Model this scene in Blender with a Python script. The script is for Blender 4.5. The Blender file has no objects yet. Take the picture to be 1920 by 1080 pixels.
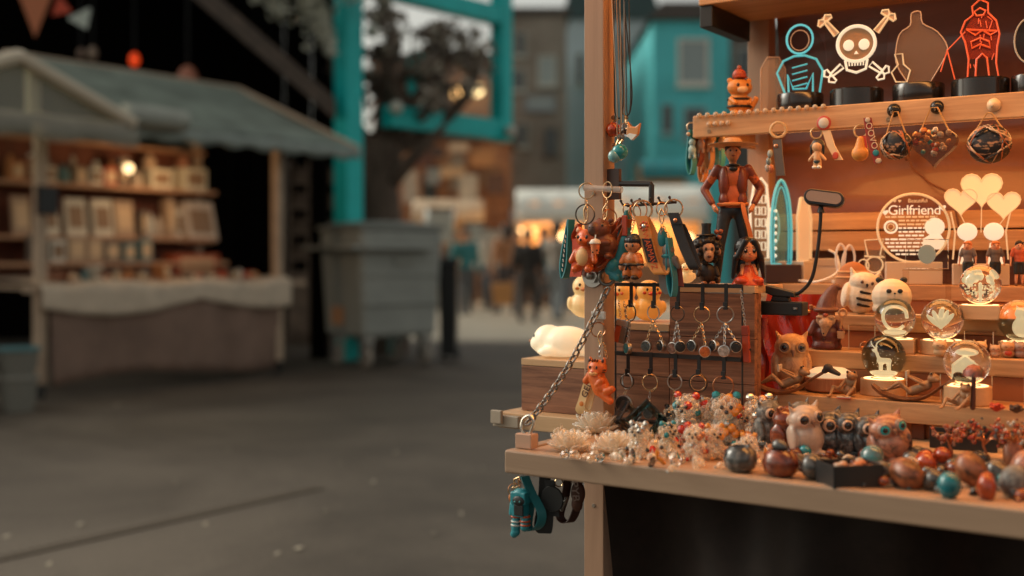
import bpy, math, random
from mathutils import Matrix, Vector
from math import sin, cos, pi, radians as rad
S = bpy.context.scene
COL = S.collection
random.seed(7)
V = Vector

# ---------------------------------------------------------------- camera, world, sun, exposure
TH = rad(34); CZ = 1.10; FP = 2133.33; HY = 480.0
F_ = V((-sin(TH), cos(TH), 0)); R_ = V((cos(TH), sin(TH), 0)); CAMP = V((0, 0, CZ))
cd = bpy.data.cameras.new('camera'); cam = bpy.data.objects.new('camera', cd); COL.objects.link(cam)
cam.location = CAMP; cam.rotation_euler = (pi/2, 0, TH)
cd.lens = 40; cd.sensor_width = 36; cd.shift_y = -60/1920
cd.clip_start = 0.05; cd.clip_end = 2000
cd.dof.use_dof = True; cd.dof.focus_distance = 1.79; cd.dof.aperture_fstop = 2.0; cd.dof.aperture_blades = 0
S.camera = cam
W = bpy.data.worlds.new('World'); S.world = W; W.use_nodes = True
nt = W.node_tree; bg = nt.nodes['Background']
sky = nt.nodes.new('ShaderNodeTexSky'); sky.sky_type = 'NISHITA'; sky.sun_disc = False
SUN_EL, SUN_ROT = rad(34), rad(-104)
sky.sun_elevation = SUN_EL; sky.sun_rotation = SUN_ROT; sky.air_density = 1.0; sky.dust_density = 4.0; sky.ozone_density = 1.0
hs = nt.nodes.new('ShaderNodeHueSaturation'); hs.inputs['Saturation'].default_value = 0.28
tint = nt.nodes.new('ShaderNodeMix'); tint.data_type = 'RGBA'; tint.blend_type = 'MULTIPLY'
tint.inputs[0].default_value = 1.0; tint.inputs[7].default_value = (1.0, 0.96, 0.83, 1)
nt.links.new(sky.outputs[0], hs.inputs['Color']); nt.links.new(hs.outputs[0], tint.inputs[6])
nt.links.new(tint.outputs[2], bg.inputs['Color']); bg.inputs['Strength'].default_value = 0.155
sl = bpy.data.lights.new('sun', 'SUN'); sun = bpy.data.objects.new('sun', sl); COL.objects.link(sun)
sl.energy = 0.55; sl.angle = rad(20); sl.color = (1, 0.95, 0.86)
sun.rotation_euler = (pi/2 - SUN_EL, 0, -SUN_ROT + pi); sun.location = (0, -5, 12)
S.view_settings.view_transform = 'Standard'; S.view_settings.look = 'None'
S.view_settings.gamma = 1; S.view_settings.use_curve_mapping = False
S.view_settings.exposure = 0.0
S.cycles.use_denoising = True; S.cycles.max_bounces = 10; S.cycles.transmission_bounces = 8
S.cycles.transparent_max_bounces = 48; S.cycles.caustics_reflective = False; S.cycles.caustics_refractive = False
S.cycles.sample_clamp_indirect = 4.0; S.cycles.diffuse_bounces = 4

# ---------------------------------------------------------------- pixel -> place helpers
def ray(px, py): return F_ + R_*((px-960)/FP) + V((0, 0, (HY-py)/FP))
def at_y(px, py, Y): D = ray(px, py); return CAMP + D*(Y/D.y)
def at_z(px, py, Z): D = ray(px, py); return CAMP + D*((Z-CZ)/D.z)
def at_d(px, py, d): return CAMP + ray(px, py)*d
def on(px, Y, Z): p = at_y(px, 480, Y); return V((p.x, p.y, Z))
def ud(u, d, z=0): p = R_*u + F_*d; return V((p.x, p.y, z))
def pu(px, d): return (px-960)/FP*d
def mpp(P): return V(P).dot(F_)/FP           # metres per photo pixel at a point
def face(P, yaw=0): return math.atan2(-P[0], P[1]) + rad(yaw)   # rz that turns local -Y to the viewer

# ---------------------------------------------------------------- materials
MC = {}
def new_mat(name):
    m = bpy.data.materials.new(name); m.use_nodes = True
    return m, m.node_tree, m.node_tree.nodes['Principled BSDF']
def M(col, rough=.5, metal=0, noise=0, ns=40, bump=0, spec=.5, coat=0, sss=0, bs=None):
    k = (col, rough, metal, noise, ns, bump, spec, coat, sss, bs)
    if k in MC: return MC[k]
    m, t, b = new_mat('surface')
    b.inputs['Base Color'].default_value = (*col, 1); b.inputs['Roughness'].default_value = rough
    b.inputs['Metallic'].default_value = metal; b.inputs['Specular IOR Level'].default_value = spec
    b.inputs['Coat Weight'].default_value = coat; b.inputs['Coat Roughness'].default_value = .08
    if sss:
        b.inputs['Subsurface Weight'].default_value = sss; b.inputs['Subsurface Scale'].default_value = .01
        b.inputs['Subsurface Radius'].default_value = (1, .6, .4)
    if noise or bump:
        tc = t.nodes.new('ShaderNodeTexCoord'); n = t.nodes.new('ShaderNodeTexNoise')
        n.inputs['Scale'].default_value = ns; n.inputs['Detail'].default_value = 6; n.inputs['Roughness'].default_value = .65
        t.links.new(tc.outputs['Object'], n.inputs['Vector'])
        if noise:
            r = t.nodes.new('ShaderNodeValToRGB')
            r.color_ramp.elements[0].position = .3; r.color_ramp.elements[1].position = .7
            r.color_ramp.elements[0].color = (*[c*(1-noise) for c in col], 1)
            r.color_ramp.elements[1].color = (*[min(1, c*(1+noise)) for c in col], 1)
            t.links.new(n.outputs[0], r.inputs[0]); t.links.new(r.outputs[0], b.inputs['Base Color'])
        if bump:
            n2 = t.nodes.new('ShaderNodeTexNoise'); n2.inputs['Scale'].default_value = bs or ns*3; n2.inputs['Detail'].default_value = 4
            t.links.new(tc.outputs['Object'], n2.inputs['Vector'])
            bp = t.nodes.new('ShaderNodeBump'); bp.inputs['Strength'].default_value = bump; bp.inputs['Distance'].default_value = .002
            t.links.new(n2.outputs[0], bp.inputs['Height']); t.links.new(bp.outputs[0], b.inputs['Normal'])
    MC[k] = m; return m
def MOT(stops, ns=60, rough=.4, bump=.2, coat=0, stretch=(1, 1, 1)):
    """mottled stone / grain: noise through a colour ramp"""
    k = ('mot', tuple(stops), ns, rough, bump, coat, stretch)
    if k in MC: return MC[k]
    m, t, b = new_mat('mottled')
    tc = t.nodes.new('ShaderNodeTexCoord'); mp = t.nodes.new('ShaderNodeMapping'); mp.inputs['Scale'].default_value = stretch
    n = t.nodes.new('ShaderNodeTexNoise'); n.inputs['Scale'].default_value = ns; n.inputs['Detail'].default_value = 8
    n.inputs['Roughness'].default_value = .7; n.inputs['Distortion'].default_value = .6
    r = t.nodes.new('ShaderNodeValToRGB')
    while len(r.color_ramp.elements) < len(stops): r.color_ramp.elements.new(.5)
    for e, (p, c) in zip(r.color_ramp.elements, stops): e.position = p; e.color = (*c, 1)
    t.links.new(tc.outputs['Object'], mp.inputs[0]); t.links.new(mp.outputs[0], n.inputs['Vector'])
    t.links.new(n.outputs[0], r.inputs[0]); t.links.new(r.outputs[0], b.inputs['Base Color'])
    b.inputs['Roughness'].default_value = rough; b.inputs['Coat Weight'].default_value = coat
    if bump:
        bp = t.nodes.new('ShaderNodeBump'); bp.inputs['Strength'].default_value = bump; bp.inputs['Distance'].default_value = .001
        t.links.new(n.outputs[0], bp.inputs['Height']); t.links.new(bp.outputs[0], b.inputs['Normal'])
    MC[k] = m; return m
def GL(col=(1, 1, 1), rough=0, ior=1.5):
    k = ('gl', col, rough, ior)
    if k in MC: return MC[k]
    m, t, b = new_mat('glass')
    b.inputs['Base Color'].default_value = (*col, 1); b.inputs['Roughness'].default_value = rough
    b.inputs['Transmission Weight'].default_value = 1; b.inputs['IOR'].default_value = ior
    MC[k] = m; return m
def CLEAR(col=(1, 1, 1), gloss=.1, rough=.05):
    """thin clear plastic sheet"""
    k = ('cl', col, gloss, rough)
    if k in MC: return MC[k]
    m = bpy.data.materials.new('clear_plastic'); m.use_nodes = True; t = m.node_tree; t.nodes.clear()
    o = t.nodes.new('ShaderNodeOutputMaterial'); mx = t.nodes.new('ShaderNodeMixShader')
    tr = t.nodes.new('ShaderNodeBsdfTransparent'); tr.inputs[0].default_value = (*col, 1)
    g = t.nodes.new('ShaderNodeBsdfPrincipled'); g.inputs['Base Color'].default_value = (*[c*(.8 if rough > .1 else .02) for c in col], 1); g.inputs['Roughness'].default_value = rough
    mx.inputs[0].default_value = gloss
    t.links.new(tr.outputs[0], mx.inputs[1]); t.links.new(g.outputs[0], mx.inputs[2]); t.links.new(mx.outputs[0], o.inputs[0])
    MC[k] = m; return m
def EM(col, st=1.0, base=None, rough=.4):
    k = ('em', col, st, base)
    if k in MC: return MC[k]
    m, t, b = new_mat('lit'); b.inputs['Base Color'].default_value = (*(base or col), 1)
    b.inputs['Emission Color'].default_value = (*col, 1); b.inputs['Emission Strength'].default_value = st
    b.inputs['Roughness'].default_value = rough
    MC[k] = m; return m
def WOOD(c1, c2, scale=(3, 60, 60), rough=.55, bump=.25):
    return MOT(((.3, c1), (.5, tuple((a+b)/2 for a, b in zip(c1, c2))), (.7, c2)), 1.0, rough, bump, 0, scale)

# ---------------------------------------------------------------- mesh builder
class MB:
    def __init__(s): s.v = []; s.f = []
    def add(s, vs, fs, T=None):
        n = len(s.v)
        s.v += [tuple(T @ V(v)) if T is not None else tuple(v) for v in vs]
        s.f += [tuple(i+n for i in f) for f in fs]; return s
    def box(s, c, d, rz=0, T=None):
        x, y, z = d[0]/2, d[1]/2, d[2]/2; ca, sa = cos(rz), sin(rz)
        vs = [(c[0]+a*x*ca-b*y*sa, c[1]+a*x*sa+b*y*ca, c[2]+e*z) for a, b, e in
              ((-1,-1,-1),(1,-1,-1),(1,1,-1),(-1,1,-1),(-1,-1,1),(1,-1,1),(1,1,1),(-1,1,1))]
        return s.add(vs, [(0,3,2,1),(4,5,6,7),(0,1,5,4),(1,2,6,5),(2,3,7,6),(3,0,4,7)], T)
    def bb(s, x0, x1, y0, y1, z0, z1, T=None): return s.box(((x0+x1)/2, (y0+y1)/2, (z0+z1)/2), (x1-x0, y1-y0, z1-z0), 0, T)
    def ell(s, c, r, seg=16, rings=10, T=None):
        if not hasattr(r, '__len__'): r = (r, r, r)
        vs = [(c[0], c[1], c[2]-r[2])]; fs = []
        for i in range(1, rings):
            a = -pi/2 + pi*i/rings
            for j in range(seg):
                b = 2*pi*j/seg; vs.append((c[0]+r[0]*cos(a)*cos(b), c[1]+r[1]*cos(a)*sin(b), c[2]+r[2]*sin(a)))
        vs.append((c[0], c[1], c[2]+r[2])); L = len(vs)-1
        for j in range(seg): fs.append((0, 1+(j+1) % seg, 1+j)); fs.append((L, L-seg+j, L-seg+(j+1) % seg))
        for i in range(rings-2):
            for j in range(seg):
                a = 1+i*seg; k = (j+1) % seg; fs.append((a+j, a+k, a+seg+k, a+seg+j))
        return s.add(vs, fs, T)
    def rings(s, rs, closed=False, caps=True, T=None):
        n = len(rs[0]); vs = [p for r in rs for p in r]; fs = []; m = len(rs)
        for i in range(m if closed else m-1):
            a, b = i*n, ((i+1) % m)*n
            for j in range(n): k = (j+1) % n; fs.append((a+j, a+k, b+k, b+j))
        if caps and not closed: fs.append(tuple(range(n-1, -1, -1))); fs.append(tuple(range((m-1)*n, m*n)))
        return s.add(vs, fs, T)
    def tube(s, pts, r, seg=8, closed=False, T=None, flat=None):
        pts = [V(p) for p in pts]; n = len(pts); rs = []
        up = None
        for i, p in enumerate(pts):
            a = pts[i-1] if (i > 0 or closed) else p; b = pts[(i+1) % n] if (i < n-1 or closed) else p
            t = (b-a).normalized()
            if up is None:
                up = t.orthogonal().normalized()
            up = (up - t*up.dot(t)).normalized(); w = t.cross(up)
            q = r[i] if hasattr(r, '__len__') else r
            rs.append([p + (up*cos(2*pi*k/seg) + w*sin(2*pi*k/seg))*q for k in range(seg)])
        return s.rings(rs, closed, True, T)
    def cyl(s, c, r, h, seg=20, r2=None, T=None):
        r2 = r if r2 is None else r2
        return s.lathe([(r, 0), (r2, h)], c, seg, T)
    def lathe(s, prof, c=(0, 0, 0), seg=20, T=None):
        rs = [[(c[0]+r*cos(2*pi*k/seg), c[1]+r*sin(2*pi*k/seg), c[2]+z) for k in range(seg)] for r, z in prof]
        return s.rings(rs, False, True, T)
    def tor(s, c, R, r, T=None, seg=24, m=8, ax='y', sx=1, sz=1):
        def P(a):
            x, z = R*sx*cos(a), R*sz*sin(a)
            return {'y': (c[0]+x, c[1], c[2]+z), 'z': (c[0]+x, c[1]+z, c[2]), 'x': (c[0], c[1]+x, c[2]+z)}[ax]
        return s.tube([P(2*pi*i/seg) for i in range(seg)], r, m, True, T)
    def prism(s, out, y0, y1, T=None):
        n = len(out); vs = [(x, y0, z) for x, z in out] + [(x, y1, z) for x, z in out]
        fs = [tuple(range(n)), tuple(range(2*n-1, n-1, -1))]
        fs += [(i, i+n, (i+1) % n + n, (i+1) % n) for i in range(n)]
        return s.add(vs, fs, T)
    def ribbon(s, pts, w, th, closed=False, T=None):
        """strap along pts, width vector w, thickness th"""
        pts = [V(p) for p in pts]; w = V(w); n = len(pts); rs = []
        for i, p in enumerate(pts):
            a = pts[i-1] if (i > 0 or closed) else p; b = pts[(i+1) % n] if (i < n-1 or closed) else p
            t = (b-a).normalized(); k = t.cross(w).normalized()*(th/2); h = w/2
            rs.append([p-h-k, p+h-k, p+h+k, p-h+k])
        return s.rings(rs, closed, True, T)
    def cap(s, a, b, r0, r1=None, seg=12, T=None):
        r1 = r0 if r1 is None else r1; a = V(a); b = V(b)
        s.tube([a, b], [r0, r1], seg, False, T); s.ell(a, r0, seg, 8, T); s.ell(b, r1, seg, 8, T); return s
    def plane_grid(s, fn, nu, nv, T=None):
        vs = [fn(i/nu, j/nv) for j in range(nv+1) for i in range(nu+1)]
        return s.add(vs, [(j*(nu+1)+i, j*(nu+1)+i+1, (j+1)*(nu+1)+i+1, (j+1)*(nu+1)+i) for j in range(nv) for i in range(nu)], T)
    def mesh(s, name='mesh'):
        me = bpy.data.meshes.new(name); me.from_pydata(s.v, [], s.f); me.validate(); me.update(); return me
def organic(mb, vox, it=6):
    """fuse overlapping volumes into one continuous smooth surface"""
    o = bpy.data.objects.new('tmp', mb.mesh()); COL.objects.link(o)
    r = o.modifiers.new('r', 'REMESH'); r.mode = 'VOXEL'; r.voxel_size = vox
    q = o.modifiers.new('s', 'SMOOTH'); q.iterations = it; q.factor = .5
    dg = bpy.context.evaluated_depsgraph_get()
    me = bpy.data.meshes.new_from_object(o.evaluated_get(dg)); old = o.data
    bpy.data.objects.remove(o); bpy.data.meshes.remove(old); return me
def textmesh(s, size, ext=.0006, align='CENTER', spacing=1.0, off=0):
    cu = bpy.data.curves.new('text', 'FONT'); cu.body = s; cu.size = size; cu.extrude = ext; cu.align_x = align; cu.align_y = 'CENTER'
    cu.space_character = spacing; cu.resolution_u = 3; cu.offset = off
    o = bpy.data.objects.new('tmp', cu); COL.objects.link(o)
    me = bpy.data.meshes.new_from_object(o.evaluated_get(bpy.context.evaluated_depsgraph_get()))
    bpy.data.objects.remove(o); bpy.data.curves.remove(cu)
    return me
def thing(name, label, cat, loc=(0, 0, 0), rz=0, group=None, s=1):
    o = bpy.data.objects.new(name, None); COL.objects.link(o); o.empty_display_size = .05
    o.location = loc; o.rotation_euler = (0, 0, rz); o.scale = (s, s, s)
    o['label'] = label; o['category'] = cat
    if group: o['group'] = group
    return o
def obj(name, g, m, parent=None, smooth=40, bevel=0, label=None, loc=None, rot=None, kind=None):
    me = g.mesh(name) if isinstance(g, MB) else g
    if m is not None and not me.materials: me.materials.append(m)
    o = bpy.data.objects.new(name, me); COL.objects.link(o); o.parent = parent
    if smooth:
        me.polygons.foreach_set('use_smooth', [True]*len(me.polygons)); me.set_sharp_from_angle(angle=rad(smooth))
    if bevel:
        b = o.modifiers.new('bevel', 'BEVEL'); b.width = bevel; b.segments = 2; b.limit_method = 'ANGLE'
    if loc is not None: o.location = loc
    if rot is not None: o.rotation_euler = rot
    if label: o['label'] = label
    if kind: o['kind'] = kind
    return o
def tag(o, label, cat, group=None):
    o['label'] = label; o['category'] = cat
    if group: o['group'] = group
    return o
def copy_tree(o, parent=None):
    c = o.copy(); COL.objects.link(c); c.parent = parent
    for ch in list(o.children): copy_tree(ch, c)
    return c
def Tm(loc=(0, 0, 0), rx=0, ry=0, rz=0, s=1):
    return Matrix.Translation(V(loc)) @ Matrix.Rotation(rad(rz), 4, 'Z') @ Matrix.Rotation(rad(ry), 4, 'Y') @ Matrix.Rotation(rad(rx), 4, 'X') @ Matrix.Scale(s, 4)
def bez(pts, n=8):
    """Catmull-Rom through pts"""
    P = [V(p) for p in pts]; out = []
    for i in range(len(P)-1):
        a, b, c, d = P[max(i-1, 0)], P[i], P[i+1], P[min(i+2, len(P)-1)]
        for k in range(n):
            t = k/n; out.append(.5*((2*b)+(c-a)*t+(2*a-5*b+4*c-d)*t*t+(3*b-a-3*c+d)*t**3))
    out.append(P[-1]); return out
def rock(c, r, seed, amp=.18, seg=14, rings=9, T=None):
    rn = random.Random(seed); b = MB(); b.ell((0, 0, 0), 1, seg, rings)
    ks = [(V((rn.uniform(-1, 1), rn.uniform(-1, 1), rn.uniform(-1, 1))).normalized(), rn.uniform(-amp, amp)) for _ in range(9)]
    if not hasattr(r, '__len__'): r = (r, r, r)
    vs = []
    for v in b.v:
        n = V(v); q = 1 + sum(a*max(0, n.dot(k))**2 for k, a in ks)
        vs.append((c[0]+n.x*q*r[0], c[1]+n.y*q*r[1], c[2]+n.z*q*r[2]))
    b.v = vs
    if T is not None: b.v = [tuple(T @ V(v)) for v in b.v]
    return b
def heart(w, n=20):
    return [(w*.5*sin(t)**3, w*.5*(13*cos(t)-5*cos(2*t)-2*cos(3*t)-cos(4*t))/16.5) for t in [2*pi*i/n for i in range(n)]]
def oval(a, b, n=24, c=(0, 0)): return [(c[0]+a*cos(2*pi*i/n), c[1]+b*sin(2*pi*i/n)) for i in range(n)]

def CRY(col=(.9, .85, .78), tw=.6, rough=.06):
    k = ('cry', col, tw, rough)
    if k in MC: return MC[k]
    m, t, b = new_mat('cloudy_crystal'); b.inputs['Base Color'].default_value = (*col, 1); b.inputs['Roughness'].default_value = rough
    b.inputs['Transmission Weight'].default_value = tw; b.inputs['IOR'].default_value = 1.5; b.inputs['Coat Weight'].default_value = .5
    b.inputs['Coat Roughness'].default_value = .03
    MC[k] = m; return m
def CRYS(col=(.95, .88, .78), f=.32):
    k = ('crys', col, f)
    if k in MC: return MC[k]
    m = bpy.data.materials.new('clear_crystal'); m.use_nodes = True; t = m.node_tree; b = t.nodes['Principled BSDF']; o = t.nodes['Material Output']
    b.inputs['Base Color'].default_value = (*col, 1); b.inputs['Roughness'].default_value = .06; b.inputs['Specular IOR Level'].default_value = 1.0; b.inputs['Coat Weight'].default_value = 1
    tr = t.nodes.new('ShaderNodeBsdfTransparent'); tr.inputs[0].default_value = (.98, .95, .9, 1); mx = t.nodes.new('ShaderNodeMixShader')
    lw = t.nodes.new('ShaderNodeLayerWeight'); lw.inputs['Blend'].default_value = .45; ma = t.nodes.new('ShaderNodeMath'); ma.operation = 'MULTIPLY_ADD'; ma.inputs[1].default_value = .45; ma.inputs[2].default_value = f*.6
    t.links.new(lw.outputs['Facing'], ma.inputs[0]); t.links.new(ma.outputs[0], mx.inputs[0])
    t.links.new(tr.outputs[0], mx.inputs[1]); t.links.new(b.outputs[0], mx.inputs[2]); t.links.new(mx.outputs[0], o.inputs[0])
    MC[k] = m; return m
# common materials
STEEL = M((.55, .53, .5), .28, 1); GOLD = M((.75, .5, .28), .25, 1); DKMET = M((.06, .06, .06), .35, 1)
BLACK = M((.012, .012, .012), .45); RUBB = M((.015, .015, .016), .35, noise=.3, ns=60)
TEAL = M((.02, .22, .25), .45); TEALP = M((.008, .58, .57), .5, noise=.15, ns=3)
ORANGE = M((.55, .1, .02), .42, sss=.1); CREAM = M((.75, .52, .3), .5); WHITE = M((.75, .74, .68), .5)
BROWN = M((.12, .045, .02), .5, noise=.3, ns=120); SKIN = M((.62, .3, .17), .5, sss=.1)
PALEWOOD = WOOD((.42, .25, .14), (.55, .36, .22), (2.5, 50, 50)); PALEWOODZ = WOOD((.42, .27, .17), (.54, .37, .25), (50, 50, 2.5))
WALNUT = WOOD((.09, .03, .013), (.42, .19, .10), (5, 90, 110), .5, .35)
LBWOOD = WOOD((.5, .3, .15), (.66, .42, .23), (3, 40, 40), .5, .15)
# ================================================================ SETTING: ground, paler far ground, drain
ASPH = MOT(((.25, (.075, .062, .048)), (.5, (.105, .088, .07)), (.75, (.15, .128, .104))), 2.2, .8, .15)
def ground_mat():
    m, t, b = new_mat('asphalt')
    tc = t.nodes.new('ShaderNodeTexCoord')
    n1 = t.nodes.new('ShaderNodeTexNoise'); n1.inputs['Scale'].default_value = .7; n1.inputs['Detail'].default_value = 5
    n2 = t.nodes.new('ShaderNodeTexNoise'); n2.inputs['Scale'].default_value = 45; n2.inputs['Detail'].default_value = 6
    mx = t.nodes.new('ShaderNodeMath'); mx.operation = 'MULTIPLY_ADD'; mx.inputs[1].default_value = .45
    r = t.nodes.new('ShaderNodeValToRGB'); r.color_ramp.elements[0].position = .45; r.color_ramp.elements[1].position = 1.0
    r.color_ramp.elements[0].color = (.068, .053, .039, 1); r.color_ramp.elements[1].color = (.165, .133, .1, 1)
    for n in (n1, n2): t.links.new(tc.outputs['Object'], n.inputs['Vector'])
    t.links.new(n2.outputs[0], mx.inputs[0]); t.links.new(n1.outputs[0], mx.inputs[2])
    t.links.new(mx.outputs[0], r.inputs[0]); t.links.new(r.outputs[0], b.inputs['Base Color'])
    vo = t.nodes.new('ShaderNodeTexNoise'); vo.inputs['Scale'].default_value = .35; vo.inputs['Detail'].default_value = 9; vo.inputs['Roughness'].default_value = .72; vo.inputs['Distortion'].default_value = 1.2
    r2 = t.nodes.new('ShaderNodeValToRGB'); r2.color_ramp.elements[0].position = .42; r2.color_ramp.elements[1].position = .58
    r2.color_ramp.elements[0].color = (.62, .6, .58, 1); r2.color_ramp.elements[1].color = (1, 1, 1, 1)
    sp = t.nodes.new('ShaderNodeTexVoronoi'); sp.inputs['Scale'].default_value = 9; r3 = t.nodes.new('ShaderNodeValToRGB'); r3.color_ramp.elements[0].position = .03; r3.color_ramp.elements[1].position = .07
    r3.color_ramp.elements[0].color = (2.4, 2.3, 2.1, 1); r3.color_ramp.elements[1].color = (1, 1, 1, 1)
    m1 = t.nodes.new('ShaderNodeMix'); m1.data_type = 'RGBA'; m1.blend_type = 'MULTIPLY'; m1.inputs[0].default_value = 1
    m2 = t.nodes.new('ShaderNodeMix'); m2.data_type = 'RGBA'; m2.blend_type = 'MULTIPLY'; m2.inputs[0].default_value = 1
    t.links.new(tc.outputs['Object'], vo.inputs['Vector']); t.links.new(vo.outputs[0], r2.inputs[0]); t.links.new(tc.outputs['Object'], sp.inputs['Vector']); t.links.new(sp.outputs['Distance'], r3.inputs[0])
    t.links.new(r.outputs[0], m1.inputs[6]); t.links.new(r2.outputs[0], m1.inputs[7]); t.links.new(m1.outputs[2], m2.inputs[6]); t.links.new(r3.outputs[0], m2.inputs[7]); t.links.new(m2.outputs[2], b.inputs['Base Color'])
    b.inputs['Roughness'].default_value = .72
    bp = t.nodes.new('ShaderNodeBump'); bp.inputs['Strength'].default_value = .5; bp.inputs['Distance'].default_value = .01
    t.links.new(n2.outputs[0], bp.inputs['Height']); t.links.new(bp.outputs[0], b.inputs['Normal'])
    return m
def quad(pts, z): b = MB(); b.add([(p[0], p[1], z) for p in pts], [tuple(range(len(pts)))]); return b
obj('ground', quad([(-300, -300), (300, -300), (300, 300), (-300, 300)], 0), ground_mat(), kind='structure')
FAR_LIT = MOT(((.3, (.27, .235, .18)), (.6, (.36, .32, .25)), (.8, (.44, .39, .31))), 1.3, .75, .1)
obj('bright_far_ground', quad([ud(-2.4, 14.9), ud(4.5, 14.2), ud(14, 60), ud(-14, 60)], .004), FAR_LIT, kind='structure')  # paler colour stands in for the brighter daylight on the far ground
# drainage channel: two frame rails and cross bars
a, b_ = at_z(-60, 1062, 0), at_z(600, 915, 0)
dv = (b_-a); L = dv.length; ang = math.atan2(dv.y, dv.x)
m = MB(); m.bb(0, L, -.036, -.033, .0, .004); m.bb(0, L, .033, .036, .0, .004)
n = int(L/.036)
for i in range(n): m.bb(i*.036, i*.036+.02, -.03, .03, 0, .005)
dr = obj('drain_grate', m, M((.115, .09, .065), .75), loc=(a.x, a.y, .002), rot=(0, 0, ang), kind='structure', smooth=0)
m = MB(); m.bb(0, L, -.035, .035, 0, .002)
obj('drain_channel', m, M((.075, .058, .042), .85), loc=(a.x, a.y, .0), rot=(0, 0, ang), kind='structure', smooth=0)
lit = [(12, 1008), (150, 985), (92, 1060), (330, 905), (428, 845), (520, 1040), (610, 960), (700, 905), (812, 1002), (865, 965), (560, 1030), (220, 760), (742, 850), (905, 880), (640, 870), (385, 985)]
where = ['at the lower left edge of the lane', 'beside the drain grate', 'in the bottom left corner', 'beyond the drain near the far stall', 'in the middle of the lane', 'in front at the bottom of the lane', 'left of the hanging straps',
         'in the lane before the grey bin', 'near the lower middle of the lane', 'close to the hanging robot keyring', 'at the very front of the lane', 'just below the skirt of the far stall', 'in the lane below the bin wheels', 'left of the walnut box', 'between bin and drain', 'in the dark foreground left']
LM = M((.4, .35, .26), .7)
for i, (px, py) in enumerate(lit):
    p = at_z(px, py, .004); m = MB()
    w = .022*random.uniform(.5, 1.1)
    m.add([(-w, 0, .001), (-w*.3, w*.55, .008), (w*.7, w*.3, .004), (w, -.1*w, .012), (w*.2, -w*.5, .003)], [(0, 1, 2, 3, 4)])
    tag(obj('fallen_leaf', m, LM, loc=p, rot=(0, 0, random.uniform(0, 6))), 'small pale fallen leaf lying '+where[i], 'leaf', 'litter on the asphalt lane')

# ================================================================ dark market hall behind the far stall
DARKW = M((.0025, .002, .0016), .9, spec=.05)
h0 = ud(-6, 13); hall = thing('market_hall', 'dark timber market hall with a sloping roof edge behind the far stall', 'building', (h0.x, h0.y, 0), TH)
def hl(u, d): return (u+6, d-13)
m = MB()
e = [(-1.92, 2.6), (-2.12, 2.8), (-7.5, 7.5), (-7.5, 7.2)]
m.add([(u+6, -1.15, z) for u, z in e] + [(u+6, 4, z) for u, z in e], [(0, 1, 2, 3), (7, 6, 5, 4), (0, 4, 5, 1), (1, 5, 6, 2), (2, 6, 7, 3), (3, 7, 4, 0)])
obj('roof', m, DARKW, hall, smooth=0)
m = MB(); e2 = [(-1.84, 2.52), (-1.84, 2.74), (-7.5, 7.68), (-7.5, 7.36)]
m.add([(u+6, -1.24, z) for u, z in e2] + [(u+6, -1.155, z) for u, z in e2], [(0, 1, 2, 3), (7, 6, 5, 4), (0, 4, 5, 1), (1, 5, 6, 2), (2, 6, 7, 3), (3, 7, 4, 0)])
obj('barge_board', m, M((.075, .05, .035), .6, noise=.4, ns=8), hall, smooth=0)
for i in range(30):
    x = -6+i*.36
    if x > 4.05: break
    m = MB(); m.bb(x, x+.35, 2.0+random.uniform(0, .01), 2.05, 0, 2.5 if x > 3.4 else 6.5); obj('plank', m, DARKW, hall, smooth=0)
m = MB(); m.bb(3.85, 4.03, -.9, -.72, 0, 2.5); obj('post', m, DARKW, hall, smooth=0)
m = MB(); m.bb(-8, 4.1, -1.1, 3.9, 7.3, 7.4); m.bb(-8, -7.9, -4, 4, 0, 7.3); obj('unseen_ceiling', m, DARKW, hall, smooth=0)  # unseen ceiling and side wall, added to keep the hall dark
# low dim crates inside hall, right of stall
for i, (px, py, w) in enumerate([(570, 640, 55), (612, 320, 60), (565, 330, 40)]):
    d = 14.4; p = at_d(px, py, d); m = MB()
    hw = w/2*d/FP; zt = p.z+.15; m.bb(-hw, hw, -.2, .2, 0, zt if py > 500 else .9); 
    if py < 500:
        for k in range(4): m.bb(-hw, hw, -.18, .18, 1.05+k*.32, 1.09+k*.32); m.bb(-hw*.8, hw*.5, -.1, .1, 1.09+k*.32, 1.25+k*.32)
        m.bb(-hw, -hw+.03, -.2, .2, .9, 2.3); m.bb(hw-.03, hw, -.2, .2, .9, 2.3)
    tag(obj('storage_rack', m, M((.2, .14, .1), .7, noise=.4, ns=6), loc=(p.x, p.y, 0), rot=(0, 0, TH), smooth=0),
        ['low dark crate on the ground behind the far stall', 'dim shelving rack left of the teal post', 'narrow dim shelving rack beside the far stall post'][i], 'storage rack')
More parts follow.
